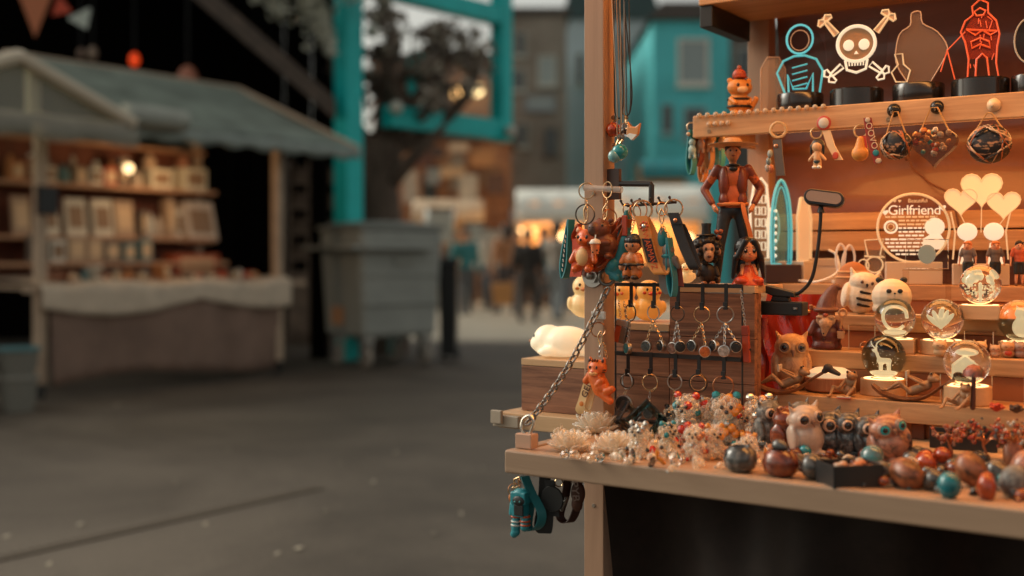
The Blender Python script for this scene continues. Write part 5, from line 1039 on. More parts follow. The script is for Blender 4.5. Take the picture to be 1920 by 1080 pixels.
b = MB(); b.ell((0, -17*s, 66*s), (12*s, 10*s, 13*s)); b.ell((0, -21*s, 54*s), (9.5*s, 9*s, 12*s)); obj('face', organic(b, .0009, 4), M((.5, .28, .17), .5, sss=.1), t, 180)
for x in (-1, 1): obj('eye', MB().ell((x*5.5*s, -26*s, 66*s), (2.6*s, 1.6*s, 3.4*s), 10, 8), BLACK, t); obj('ear', MB().ell((x*19*s, -14*s, 60*s), (5*s, 3*s, 8*s), 10, 8), M((.3, .15, .09), .5), t); obj('hoof', MB().ell((x*8*s, -14*s, 3.2*s), (6*s, 9*s, 3.2*s), 10, 8), M((.3, .12, .06), .5), t)
obj('nose', MB().ell((0, -29.5*s, 52*s), (4*s, 2*s, 3*s), 8, 6), M((.1, .03, .02), .5), t)
obj('hat_brim', MB().lathe([(18*s, 0), (19*s, 1.2*s), (18*s, 2.4*s)], (-2*s, -3*s, 91*s)), BLACK, t); obj('top_hat', MB().lathe([(9*s, 0), (8.2*s, 12*s), (9.5*s, 20*s), (9.3*s, 21*s)], (-2*s, -3*s, 93.4*s)), BLACK, t)
for q in ((21, 88), (16, 98), (24, 99)): obj('berry', MB().ell((q[0]*s, -8*s, q[1]*s), 4.6*s, 12, 8), M((.35, .1, .05), .4), t)
# doll with long black hair and red dress
p = on(1402, 1.685, 1.0545); t = thing('doll_figurine', 'seated doll figurine with long black hair and red dress on the tall crate', 'figurine', p, face(p, 12)); s = mpp(p)
b = MB(); b.ell((0, -2*s, 64*s), (22*s, 20*s, 21*s)); b.ell((0, -14*s, 55*s), (14*s, 8*s, 10*s)); b.cap((0, 0, 46*s), (0, 0, 30*s), 5*s, 9*s); b.ell((0, -21.5*s, 59*s), (2.2*s, 2.5*s, 2.2*s))
for x in (-1, 1): b.cap((x*10*s, -2*s, 36*s), (x*14*s, -12*s, 20*s), 4.4*s, 3.6*s); b.ell((x*22*s, -2*s, 57*s), (4*s, 3*s, 5*s))
obj('body', organic(b, .0009, 5), M((.62, .22, .09), .4, sss=.2), t, 180)
b = MB(); b.lathe([(31*s, 0), (27*s, 8*s), (15*s, 24*s), (11*s, 34*s), (6*s, 39*s)], seg=24); b.ell((-13*s, -14*s, 8*s), (14*s, 16*s, 9*s)); b.ell((13*s, -14*s, 8*s), (14*s, 16*s, 9*s))
obj('dress', organic(b, .001, 4), M((.55, .06, .015), .4, sss=.1), t, 180)
b = MB(); b.ell((0, 4*s, 68*s), (25.5*s, 22*s, 23*s)); b.ell((0, 10*s, 42*s), (26*s, 13*s, 34*s)); 
for x in (-1, 1): b.cap((x*8*s, -16*s, 82*s), (x*22*s, -11*s, 52*s), 6*s, 6*s); b.cap((x*23*s, -6*s, 52*s), (x*29*s, -4*s, 14*s), 7*s, 3*s)
obj('hair', organic(b, .001, 2), M((.012, .01, .011), .3), t, 180)
for x in (-1, 1):
    e = obj('eye', MB().ell((x*8*s, -20.2*s, 64*s), (4*s, 1.8*s, 4.6*s), 12, 8), M((.02, .012, .01), .25), t); obj('glint', MB().ell((x*8*s-1.2*s, -22*s, 65.6*s), 1.1*s, 8, 6), WHITE, e)
    obj('brow', MB().cap((x*4*s, -20.5*s, 71*s), (x*12*s, -19*s, 72*s), .7*s), BLACK, t)
obj('mouth', MB().ell((0, -21.5*s, 53*s), (2.4*s, .9*s, .8*s), 8, 6), M((.5, .05, .04), .5), t)
# clip lamp
q0 = V((-.669+.0015, 1.70, 1.035)); cl = at_y(1475, 550, 1.715); t = thing('clip_lamp', 'small black clip on reading lamp with a curved gooseneck', 'lamp', cl)
def pt(px, py, Y=1.715): return at_y(px, py, Y)-cl
obj('jaw_base', MB().bb(-.065, .03, -.014, .014, -.034, -.013), BLACK, t, 0, .002)
b = MB(); b.prism([(-.055, .018), (-.03, .012), (.014, .002), (.018, -.006), (-.02, -.004), (-.05, .008)], -.011, .011); obj('lever', b, BLACK, t, 0, .0015)
obj('spring_block', MB().prism([(-.024, -.0125), (.006, -.0125), (.0, .001), (-.016, .006)], -.008, .008), M((.02, .015, .013), .5), t, 0, .001); obj('bolt', MB().lathe([(.0036, 0), (.0036, .003)], (.019, -.0145, -.024), 12, None), STEEL, t)
obj('gooseneck', MB().tube(bez([pt(1478, 553), pt(1500, 548), pt(1522, 522), pt(1533, 470), pt(1538, 420), pt(1539, 396)], 10), .0028, 10), BLACK, t); obj('neck_joint', MB().lathe([(.006, 0), (.0045, .006), (.0035, .009)], pt(1539, 396)-V((0, 0, .002)), 14), BLACK, t)
hc = pt(1545, 372)
o = [(.0295*(.62 if 1 else 1)*0+ (.018 if cos(a) > 0 else -.018)+.0125*cos(a), .0125*sin(a)) for a in [2*pi*i/28 for i in range(28)]]
T = Matrix.Translation(hc) @ Tm(ry=9, rx=-14, rz=10)
obj('lamp_head', MB().prism(o, -.0045, .006, T), M((.014, .011, .010), .35), t, 0, .0015)
o2 = [((.018 if cos(a) > 0 else -.018)+.0085*cos(a), .0085*sin(a)) for a in [2*pi*i/28 for i in range(28)]]
obj('diffuser', MB().prism(o2, -.0062, -.0046, T), M((.25, .19, .16), .35), t, 0)

# ================================================================ lit acrylic shapes
LITW = EM((1, .86, .6), .62, (.5, .45, .38)); LITY = EM((1, .66, .3), .38, (.5, .4, .3)); LITT = EM((.1, .62, .72), .55, (.1, .4, .45)); LITR = EM((.9, .10, .02), .42, (.5, .08, .03)); DIM = EM((.55, .25, .12), .12, (.5, .35, .25)); LITB = EM((.05, .5, .58), .5, (.1, .4, .45))
AC = CLEAR((.97, .93, .9), .07, .03)
def lamp_base(t, r, h, m): return obj('base', MB().lathe([(r*.96, 0), (r, .002), (r, h-.002), (r*.96, h)], seg=32), m, t)
def box_base(t, w, d, h, m): return obj('base', MB().bb(-w/2, w/2, -d/2, d/2, 0, h), m, t, 0, .0015)
BB = M((.012, .01, .009), .22, coat=.3); WB = M((.62, .55, .45), .4)
def stroke(t, pts, r, m, name='outline', closed=True, y=-.0028): return obj(name, MB().tube([(x, y, z) for x, z in pts], r, 6, closed), m, t)
def plate(t, out, m=AC, name='acrylic_plate', th=.0025): return obj(name, MB().prism(out, -th/2, th/2), m, t, 0)
sp_ = [(1500, 205), (1606, 202), (1722, 190), (1838, 180), (1935, 170)]
SB = [on(px, 1.925, 1.3485) for px, py in sp_]
def lamp(i, label, r, h=.033): t = thing('acrylic_lamp', label, 'lamp', SB[i], face(SB[i], -8), 'acrylic lamps on the upper shelf'); lamp_base(t, r, h, BB); return t, mpp(SB[i])
# 1 blue bust outline
t, s = lamp(0, 'blue lit acrylic lamp of a plain person outline, first from left on the upper shelf', .040); z0 = .033
hd = oval(24*s, 27*s, 22, (0, z0+103*s)); stroke(t, hd, .0019, LITT); stroke(t, oval(17*s, 19*s, 18, (0, z0+101*s)), .0009, DIM)
body = [(-26*s, z0), (-42*s, z0+42*s), (-30*s, z0+64*s), (-10*s, z0+72*s), (10*s, z0+72*s), (30*s, z0+64*s), (42*s, z0+42*s), (36*s, z0), (24*s, z0), (24*s, z0+38*s), (12*s, z0+10*s), (-12*s, z0+10*s), (-22*s, z0+38*s), (-20*s, z0)]
stroke(t, body, .0021, LITB); plate(t, oval(47*s, 66*s, 26, (0, z0+66*s)))
for k in range(4): stroke(t, [(-14*s, z0+(14+k*12)*s), (14*s, z0+(20+k*12)*s)], .0013, LITB, 'engraved_line', False)
# 2 skull and bones
t, s = lamp(1, 'warm white lit acrylic lamp of a skull and crossed bones on the upper shelf', .044); cz = z0+72*s
stroke(t, oval(34*s, 33*s, 30, (0, cz+14*s)), .003, LITW); stroke(t, [(-20*s, cz-16*s), (-17*s, cz-34*s), (0, cz-40*s), (17*s, cz-34*s), (20*s, cz-16*s)], .0024, LITW, 'jaw', False)
for x in (-1, 1): obj('eye_socket', MB().ell((x*14*s, -.003, cz+12*s), (10*s, .0012, 10.5*s), 18, 8), LITW, t)
obj('nose', MB().prism([(-4*s, cz-5*s), (4*s, cz-5*s), (0, cz+1*s)], -.004, -.002), LITW, t, 0)
for k in range(6): stroke(t, [((k-2.5)*5.4*s, cz-16*s), ((k-2.5)*5*s, cz-27*s)], .0013, LITW, 'tooth_line', False)
for sx in (-1, 1):
    for a, b_ in (((sx*36*s, cz+34*s), (sx*58*s, cz+62*s)), ((sx*26*s, cz-26*s), (sx*48*s, cz-44*s))):
        a = V((a[0], 0, a[1])); b = V((b_[0], 0, b_[1])); d = (b-a).normalized(); n = V((-d.z, 0, d.x)); e1, e2 = b+n*7*s, b-n*7*s
        pl_ = [a+n*5*s, b+n*3*s-d*6*s] + [e1+(n*cos(w)+d*sin(w))*8*s for w in (pi*.9, pi*.5, .1, -.5)] + [e2+(-n*cos(w)+d*sin(w))*8*s for w in (-.5, .1, pi*.5, pi*.9)] + [b-n*3*s-d*6*s, a-n*5*s]
        up = a.z > cz; stroke(t, [(p_.x, p_.z) for p_ in pl_], .0019, LITY if up else LITW, 'bone', True)
        if up: obj('bone_fill', MB().prism([(p_.x, p_.z) for p_ in pl_], -.002, -.0005), DIM, t, 0)
obj('skull_fill', MB().prism(oval(33*s, 32*s, 30, (0, cz+14*s)), .0013, .0018), EM((1, .6, .25), .1, (.4, .25, .15)), t, 0); plate(t, [(-30*s, z0), (30*s, z0), (52*s, cz-30*s), (60*s, cz+60*s), (-60*s, cz+60*s), (-52*s, cz-30*s)])
# 3 unlit rounded shape with a small lit corner figure
t, s = lamp(2, 'mostly unlit clear acrylic lamp of a teapot, third on the upper shelf', .041)
tp = [(-18*s, z0+4*s), (-40*s, z0+46*s), (-34*s, z0+96*s), (-14*s, z0+112*s), (-12*s, z0+134*s), (4*s, z0+136*s), (8*s, z0+114*s), (34*s, z0+96*s), (52*s, z0+64*s), (40*s, z0+34*s), (22*s, z0+4*s)]
tp = [(q.x, q.z) for q in bez([(x, 0, z) for x, z in tp], 3)]
stroke(t, tp, .0011, DIM); plate(t, tp, CLEAR((.85, .7, .6), .14, .3)); stroke(t, [(-40*s, z0+8*s), (-48*s, z0+26*s), (-36*s, z0+40*s), (-42*s, z0+60*s), (-28*s, z0+60*s), (-26*s, z0+40*s), (-14*s, z0+28*s), (-20*s, z0+6*s)], .0014, LITY, 'lit_outline')
# 4 red outline hiker with staff
t, s = lamp(3, 'red lit acrylic lamp of a hiker outline holding a staff on the upper shelf', .044)
for pts_ in ([(-22, 4), (-20, 40), (-26, 72), (-34, 92), (-26, 112), (-12, 122), (-14, 138), (0, 150), (14, 142), (14, 124), (28, 108), (34, 82), (30, 60), (28, 30), (32, 4), (16, 4), (12, 40), (4, 48), (-6, 38), (-8, 4)], [(-24, 96), (-8, 84), (4, 92), (18, 82), (30, 88)], [(-10, 128), (0, 134), (10, 128), (6, 120), (-6, 120)], [(-14, 60), (0, 66), (18, 58), (16, 70), (0, 78), (-16, 72)]): stroke(t, [(x*s, z0+z*s) for x, z in pts_], .0017, LITR)
stroke(t, [(-70*s, z0+20*s), (-58*s, z0+60*s), (-26*s, z0+92*s)], .0012, LITR, 'staff', False); stroke(t, [(-58*s, z0+60*s), (-44*s, z0+2*s)], .0012, LITR, 'staff', False)
rn = random.Random(2)
for k in range(14): x = rn.uniform(-18, 22); z = rn.uniform(20, 115); stroke(t, [(x*s, z0+z*s), ((x+rn.uniform(-8, 8))*s, z0+(z+rn.uniform(6, 14))*s)], .0009, LITR, 'engraved_line', False)
obj('red_fill', MB().prism([(x*s, z0+z*s) for x, z in [(-18, 40), (-24, 72), (-30, 92), (-12, 122), (14, 124), (28, 108), (32, 82), (26, 40)]], -.001, .0005), CLEAR((.75, .15, .08), .25, .4), t, 0)
# 5 glass disc at the edge
t, s = lamp(4, 'round clear acrylic lamp at the right edge of the upper shelf', .03); plate(t, oval(30*s, 44*s, 28, (0, z0+66*s)), CLEAR((.7, .72, .68), .25, .1)); stroke(t, oval(30*s, 44*s, 28, (0, z0+66*s)), .0014, M((.4, .4, .36), .3))
# clear panel at the left end and small kitten figurine
p = on(1448, 1.95, 1.3485); t = thing('acrylic_lamp', 'blank clear acrylic panel with rounded top at the left of the upper shelf', 'lamp', p, face(p, 10)); s = mpp(p); plate(t, [(-22*s, 0), (22*s, 0), (24*s, 90*s), (12*s, 112*s), (-10*s, 112*s), (-22*s, 90*s)], CLEAR((.9, .8, .72), .28, .3)); stroke(t, [(-22*s, 0), (-22*s, 90*s), (-10*s, 112*s), (12*s, 112*s), (24*s, 90*s), (22*s, 0)], .001, DIM, 'outline', False)
p = on(1386, 1.91, 1.3485); t = thing('tiger_figurine', 'small orange tiger cub figurine with red cap on the upper shelf', 'figurine', p, face(p, 20)); s = mpp(p)
b = MB(); b.ell((0, 0, 24*s), (22*s, 18*s, 22*s)); b.ell((0, -3*s, 54*s), (24*s, 19*s, 17*s)); 
for x in (-1, 1): b.ell((x*18*s, 0, 67*s), (6*s, 4*s, 6*s)); b.ell((x*12*s, -14*s, 5*s), (8*s, 11*s, 5*s)); b.cap((x*18*s, -6*s, 32*s), (x*14*s, -18*s, 24*s), 5*s, 4*s)
b.cap((22*s, 8*s, 10*s), (34*s, 4*s, 34*s), 5*s, 6*s)
obj('body', organic(b, .0014, 4), M((.62, .24, .05), .5), t, 180)
for z, r in ((18, 21.5), (32, 20.5)): obj('stripe', MB().tor((0, 0, z*s), r*s, 2.4*s, ax='z', sz=.84), BLACK, t)
obj('muzzle', MB().ell((0, -17*s, 49*s), (11*s, 7*s, 7*s)), CREAM, t); obj('cap', MB().ell((0, 0, 78*s), (13*s, 12*s, 12*s)).ell((0, -10*s, 73*s), (13*s, 10*s, 2.4*s)), M((.4, .06, .02), .5), t); obj('pompom', MB().ell((0, 0, 92*s), 4.5*s, 8, 6), M((.4, .1, .05), .6), t)
for x in (-1, 1): obj('eye', MB().ell((x*9*s, -19.5*s, 57*s), (3*s, 2*s, 3.6*s), 8, 6), BLACK, t)
# acrylics on the back step: bus outline, surfboard, tilted sheet
p = on(1424, 2.05, T4+.0005); t = thing('acrylic_lamp', 'white lit acrylic lamp of a tall house outline behind the figurine', 'lamp', p, face(p, 38), 'acrylic lamps on the back step'); s = mpp(p); box_base(t, .05, .03, .045, WB); z1 = .045
ot = [(-20*s, z1), (-24*s, z1+90*s), (-14*s, z1+140*s), (2*s, z1+150*s), (14*s, z1+138*s), (20*s, z1+90*s), (18*s, z1)]
stroke(t, ot, .0026, LITW); plate(t, ot, CLEAR((.97, .93, .85), .15, .05))
for k in range(5):
    for x in (-11, 3): stroke(t, [(x*s, z1+(16+k*22)*s), ((x+9)*s, z1+(16+k*22)*s), ((x+9)*s, z1+(30+k*22)*s), (x*s, z1+(30+k*22)*s)], .0014, LITW, 'window_line')
stroke(t, oval(14*s, 36*s, 18, (30*s, z1+60*s)), .002, LITW, 'handle_loop')
p = on(1464, 2.02, T4+.0005); t = thing('acrylic_lamp', 'teal lit oval acrylic lamp standing on a dark wooden base', 'lamp', p, face(p, 15), 'acrylic lamps on the back step'); s = mpp(p); box_base(t, .066, .04, .034, M((.04, .017, .011), .35)); z1 = .034
ov = [(-18*s, z1), (-19*s, z1+70*s), (-13*s, z1+130*s), (0, z1+158*s), (13*s, z1+130*s), (19*s, z1+70*s), (18*s, z1)]; ov = [(q.x, q.z) for q in bez([(x, 0, z) for x, z in ov], 4)]
stroke(t, ov, .0027, LITB); stroke(t, [(x*.72, z1+(z-z1)*.92) for x, z in ov], .0012, LITB, 'inner_outline'); plate(t, ov, CLEAR((.45, .75, .8), .25, .2))
for k in range(7): obj('dot', MB().ell((-11*s, -.003, z1+(16+k*14)*s), (3.2*s, .001, 3.6*s), 10, 6), EM((.7, .9, .85), .5), t)
p = on(1506, 2.06, T4+.0005); t = thing('acrylic_lamp', 'cream lit narrow acrylic lamp seen edge on beside the gooseneck', 'lamp', p, face(p, 62), 'acrylic lamps on the back step'); s = mpp(p); box_base(t, .06, .035, .04, WB); z1 = .04
o_ = [(-24*s, z1), (-26*s, z1+80*s), (-14*s, z1+118*s), (14*s, z1+118*s), (26*s, z1+80*s), (24*s, z1)]; stroke(t, o_, .0026, LITY); plate(t, o_, EM((1, .7, .36), .22, (.6, .5, .4)))
for i, (px, Y, w, h, m_, lb) in enumerate([(1452, 2.03, .05, .040, WB, 'pale cardboard lamp box behind the doll'), (1545, 2.08, .05, .045, WB, 'pale lamp box right of the gooseneck')]):
    p = on(px, Y, T4+.0005); t = thing('lamp_box', lb, 'box', p, rad(8)); obj('carton', MB().bb(-w/2, w/2, -.015, .015, 0, h), m_, t, 0, .001); obj('flap', MB().bb(-w/2+.001, w/2-.001, -.0165, -.0153, h*.7, h-.001), M((.5, .42, .33), .5), t, 0)
# cable
p = at_y(1700, 296, 2.13); t = thing('cable', 'dark power cable hanging down the red back sheet', 'cable', p)
obj('wire', MB().tube([at_y(x, y, 2.12)-p for x, y in [(1698, 250), (1700, 290), (1712, 318), (1745, 345), (1782, 362), (1792, 395), (1800, 440)]], .0022, 6), BROWN, t); obj('plug', MB().ell((0, 0, .004), (.006, .004, .01), 8, 6), BROWN, t)
p = on(1530, 2.05, T4+.001); t = thing('usb_cable', 'white charging cable coiled on the back step behind the gnome', 'cable', p)
obj('wire', MB().tube(bez([(-.05, 0, .006), (-.02, -.03, .004), (.02, -.045, .003), (.05, -.03, .02), (.045, -.02, .05), (.03, -.02, .06)], 6), .0024, 6), WHITE, t); obj('plug', MB().bb(-.066, -.05, -.004, .004, .003, .009), BLACK, t, 0, .001)
# round girlfriend lamp
p = on(1712, 2.045, T4+.0005); t = thing('acrylic_lamp', 'round lit acrylic lamp engraved with Girlfriend and small lines of text', 'lamp', p, face(p, 6), 'acrylic lamps on the back step'); s = mpp(p); box_base(t, 100*s, .035, 42*s, WB)
R = 64*s; cz = 42*s+R*.99; obj('acrylic_disc', MB().prism(oval(R, R, 44, (0, cz)), -.0012, .0012), AC, t, 0); stroke(t, oval(R, R, 48, (0, cz)), .0022, LITY, 'rim')
wtext(t, 'Girlfriend', 26*s, LITW, (2*s, -.002, cz+33*s), (pi/2, 0, 0), spacing=.94, ext=.0006); wtext(t, 'Beautiful', 10*s, LITY, (8*s, -.002, cz+51*s), (pi/2, 0, 0))
for x, z, w, m_ in ((-50, 30, 12, LITW), (52, 38, 12, LITW), (-24, 51, 6, LITY), (-33, 51, 6, LITY)): obj('heart', MB().prism([(x*s+a, cz+z*s+b) for a, b in heart(w*s, 14)], -.0028, -.0014), m_, t, 0)
rn = random.Random(11)
for k in range(11):
    z = 21-k*7; hw = min(50, math.sqrt(max(0, 58**2-z*z)))
    x = -hw if not (0 < k < 6) else -26
    lim = (20 if 1 < k < 9 else hw*.85)
    b = MB()
    while x < lim:
        w = rn.uniform(5, 13); b.bb(x*s, min(x+w, lim)*s, -.0026, -.0014, cz+(z-1.6)*s, cz+(z+1.6)*s); x += w+2.2
    obj('text_line', b, LITW if k > 2 else LITY, t, 0, kind='stuff')
stroke(t, oval(11*s, 11*s, 18, (-40*s, cz+2*s)), .0018, LITW, 'seal'); stroke(t, oval(6*s, 6*s, 12, (-40*s, cz+2*s)), .0009, LITY, 'seal')
obj('portrait_hair', MB().ell((38*s, -.002, cz+2*s), (18*s, .0012, 17*s), 20, 8), LITW, t); obj('portrait_body', MB().prism([(x*s, cz+z*s) for x, z in [(18, -20), (30, -12), (48, -12), (56, -24), (50, -40), (16, -40)]], -.003, -.0012), LITW, t, 0)
# hearts balloon lamp
p = on(1838, 2.05, T4+.0005); t = thing('acrylic_lamp', 'lit acrylic lamp of heart balloons above two seated children', 'lamp', p, face(p, 4), 'acrylic lamps on the back step'); s = mpp(p); box_base(t, 98*s, .035, 40*s, WB); z1 = 40*s
HEM = EM((1, .66, .32), .55, (.6, .45, .3))
for j, (x, z, w) in enumerate(((-34, 120, 58), (2, 142, 72), (40, 112, 58))):
    hp = [(x*s+a, z1+z*s+b) for a, b in heart(w*s, 28)]; obj('heart_balloon', MB().prism(hp, -.0016-.0011*j, .001-.0011*j), HEM, t, 0); stroke(t, hp, .0012, LITY, 'rim', True, -.0026-.001*j); stroke(t, [(x*s, z1+(z-w*.5)*s), (x*.55*s, z1+58*s)], .0008, LITY, 'string', False)
for x in (-1, 1):
    obj('child_head', MB().ell((x*23*s, -.003, z1+60*s), (18*s, .002, 17*s), 20, 8), LITW, t); obj('child_body', MB().prism([(x*12*s, z1), (x*40*s, z1), (x*36*s, z1+28*s), (x*26*s, z1+44*s), (x*16*s, z1+38*s)], -.0045, -.001), LITW, t, 0)
    stroke(t, [(x*48*s, z1+8*s), (x*44*s, z1+60*s), (x*52*s, z1+98*s)], .0014, LITY, 'side_outline', False)
# small acrylic pieces
for i, (px, py, hh, lb) in enumerate([(1580, 536, 76, 'clear acrylic loop shaped like rabbit ears behind the gnome'), (1640, 520, 80, 'clear acrylic figure with tall hat behind the white owl')]):
    p = on(px, 2.03, T4+.0005); t = thing('acrylic_figure', lb, 'ornament', p, face(p, 20 if i == 0 else -5)); s = mpp(p); box_base(t, .035, .02, .006, WB)
    if i == 0: stroke(t, [(q.x, q.z) for q in bez([(x*s, 0, z*s) for x, z in [(-6, 5), (-14, 50), (-6, 74), (4, 60), (2, 30), (14, 10), (22, 50), (12, 72), (0, 50), (-4, 20)]], 5)], .0022, EM((.9, .75, .55), .14, (.6, .5, .4)), 'outline', False)
    else: stroke(t, oval(15*s, 15*s, 20, (0, 36*s)), .0015, LITY); stroke(t, [(-18*s, 52*s), (-12*s, 54*s), (-18*s, 82*s), (16*s, 84*s), (10*s, 54*s), (18*s, 50*s)], .0014, LITY, 'hat'); plate(t, oval(20*s, 40*s, 20, (0, 46*s)), CLEAR((.9, .75, .6), .2, .3)); stroke(t, [(-10*s, 20*s), (-20*s, 4*s), (20*s, 4*s), (10*s, 20*s)], .0014, DIM); stroke(t, oval(10*s, 12*s, 14, (-20*s, 34*s)), .0012, LITY, 'ear')
# clear photo cube on a clear riser
p = on(1738, 1.935, T3+.0005); t = thing('clear_riser', 'clear acrylic riser box under the crystal block', 'riser', p, rad(4)); s = mpp(p); hh = 84*s
for x in (-38, 38): obj('side', MB().bb(x*s-.001, x*s+.001, -.022, .022, 0, hh), AC, t, 0)
obj('top', MB().bb(-39.5*s, 39.5*s, -.0222, .0222, hh+.0004, hh+.003), CLEAR((.97, .93, .88), .18, .05), t, 0); p2 = p+V((0, 0, hh+.0035)); obj('leaflet', MB().bb(-.03, .02, -.016, .012, .0008, .002, Tm(rz=12)), WHITE, t, 0)
t = thing('crystal_block', 'clear crystal block on the riser in front of the round lamp', 'ornament', p2, rad(14)); obj('block', MB().bb(-.033, .033, -.016, .016, 0, .049), GL((.98, .95, .9)), t, 0, .001); obj('engraving', MB().ell((0, 0, .024), (.014, .004, .016), 12, 8), EM((1, .8, .5), .25), t)
# three dolls in front of the lamp base
for i, (px, hc_, tc, lb) in enumerate([(1815, (.5, .16, .04), (.16, .13, .12), 'orange haired toy boy in grey shirt, left of the pair under the heart lamp'), (1866, (.5, .16, .04), (.13, .11, .10), 'orange haired toy boy in darker grey shirt, right under the heart lamp'), (1911, (.012, .01, .01), (.5, .1, .04), 'black haired toy boy in red shirt at the right edge')]):
    p = on(px, 2.012, T4+.0005); t = thing('boy_figurine', lb, 'figurine', p, face(p, (-18, 15, 10)[i]), 'toy boys on the back step')
    human(t, .075, J0(hd=(0, -.012, .88), ell=(-.17, 0, .64), elr=(.17, 0, .64), wrl=(-.18, -.03, .5), wrr=(.18, -.03, .5)), SKIN, M(tc, .6), BLACK, BROWN, M(hc_, .5), .0013, sleeve=.4, leg=.45, hr=.095, bulk=1.1)

# ================================================================ plush and ceramic animals on the steps
def owl_eyes(t, c, r, white, iris, yaw=0):
    for x in (-1, 1):
        q = V((x*c[0], c[1], c[2])); T = Matrix.Translation(q) @ Tm(rz=x*16) @ Tm(rx=90)
        o = obj('eye', MB().lathe([(r, -r*.3), (r*1.02, .0), (r*.8, r*.28), (r*.74, r*.25)], seg=20, T=T), white, t)
        obj('iris', MB().lathe([(r*.74, r*.2), (r*.6, r*.3), (r*.3, r*.36), (.0004, r*.37)], seg=18, T=T), iris, o); obj('pupil', MB().lathe([(r*.4, r*.34), (r*.3, r*.44), (.0003, r*.47)], seg=14, T=T), M((.006, .005, .005), .12, coat=.5), o)
def owl(P, w, h, rz, label, m, white, iris=None, group='stone owls on the table flap', beakm=None, wings=True, roll=0, name='stone_owl'):
    t = thing(name, label, 'owl figurine', P, rz, group); t.rotation_euler = (0, rad(roll), rz)
    b = MB(); b.ell((0, 0, .34*h), (.46*w, .40*w, .35*h)); b.ell((0, -.02*w, .70*h), (.46*w, .38*w, .25*h))
    for x in (-1, 1):
        b.cap((x*.30*w, 0, .84*h), (x*.42*w, -.03*w, .985*h), .10*w, .03*w)
        b.ell((x*.44*w, .02*w, .36*h), (.1*w, .26*w, .26*h)); b.ell((x*.16*w, -.34*w, .04*h), (.12*w, .14*w, .05*h))
    b.ell((0, 0, .04*h), (.36*w, .32*w, .05*h))
    obj('body', organic(b, w*.035, 3), m, t, 180)
    owl_eyes(t, (.215*w, -.345*w, .72*h), .165*w, white, iris or white)
    obj('beak', MB().cap((0, -.40*w, .66*h), (0, -.44*w, .57*h), .06*w, .015*w), beakm or M((.25, .13, .08), .5), t); return t
p = on(1484, 1.772, T1+.0005); o_ = owl(p, .060, .094, face(p, 6), 'large beige ceramic owl with brown speckled chest on the lowest step', MOT(((.32, (.22, .07, .03)), (.45, (.5, .26, .11)), (.62, (.62, .36, .17))), 70, .4, .35), M((.5, .27, .12), .4), M((.16, .11, .09), .3), None, name='ceramic_owl')
# gnome
p = at_z(1550, 654, T2+.0005); t = thing('garden_gnome', 'dark red garden gnome figurine with pale beard and pointed hat, pipe in hand', 'gnome', p, face(p, -6)); s = mpp(p)
GR = M((.1, .02, .012), .45, noise=.3, ns=120); b = MB(); b.ell((0, 0, 24*s), (28*s, 22*s, 26*s)); b.ell((0, 0, 44*s), (23*s, 18*s, 16*s)); b.lathe([(27*s, 0), (28*s, 6*s), (25*s, 14*s)])
for x in (-1, 1): b.cap((x*20*s, -4*s, 48*s), (x*29*s, -14*s, 30*s), 8*s, 6.5*s)
b.cap((29*s, -14*s, 30*s), (27*s, -22*s, 36*s), 6*s, 5*s); obj('coat', organic(b, .0012, 4), GR, t, 180)
b = MB(); b.ell((0, -4*s, 66*s), (16*s, 14*s, 14*s)); obj('head', b, M((.5, .2, .09), .5), t)
b = MB(); b.ell((0, -15*s, 54*s), (18*s, 8*s, 12*s)); b.cap((0, -18*s, 48*s), (-2*s, -20*s, 28*s), 12*s, 4*s); b.ell((-9*s, -18*s, 60*s), (9*s, 5*s, 4.5*s)); b.ell((9*s, -18*s, 60*s), (9*s, 5*s, 4.5*s))
obj('beard', organic(b, .0011, 2), M((.5, .3, .17), .6, noise=.35, ns=150, bump=.5), t, 180); obj('nose', MB().ell((0, -20*s, 65*s), 5*s, 12, 8), M((.45, .1, .05), .45), t)
b = MB(); b.tube(bez([(0, 0, 72*s), (1*s, 0, 86*s), (8*s, 2*s, 104*s), (18*s, 2*s, 116*s), (26*s, 0, 112*s)], 5), [21*s, 20.5*s, 20*s, 19*s, 18*s]+[17*s-k*.95*s for k in range(16)], 14); b.tor((0, -1*s, 73*s), 21*s, 4*s, ax='z'); obj('hat', organic(b, .0012, 2), M((.14, .045, .025), .5, noise=.4, ns=90, bump=.4), t, 180)
obj('earflap', MB().ell((-24*s, 0, 76*s), (8*s, 5*s, 4*s)).ell((-28*s, -4*s, 80*s), (4*s, 3*s, 3*s)), M((.32, .12, .05), .5), t); obj('tankard', MB().lathe([(6*s, 0), (7.5*s, 12*s), (7.6*s, 13*s)], (28*s, -24*s, 22*s), 14), M((.5, .3, .17), .5), t); obj('pipe', MB().tube([(27*s, -20*s, 40*s), (30*s, -20*s, 62*s)], 2.2*s, 8).tor((31*s, -20*s, 69*s), 6.5*s, 2.2*s), M((.5, .24, .1), .5), t)
for z in (20, 30, 40): obj('button', MB().ell((-3*s, -23.5*s+abs(z-30)*.15*s, z*s), 2*s, 8, 6), BLACK, t)
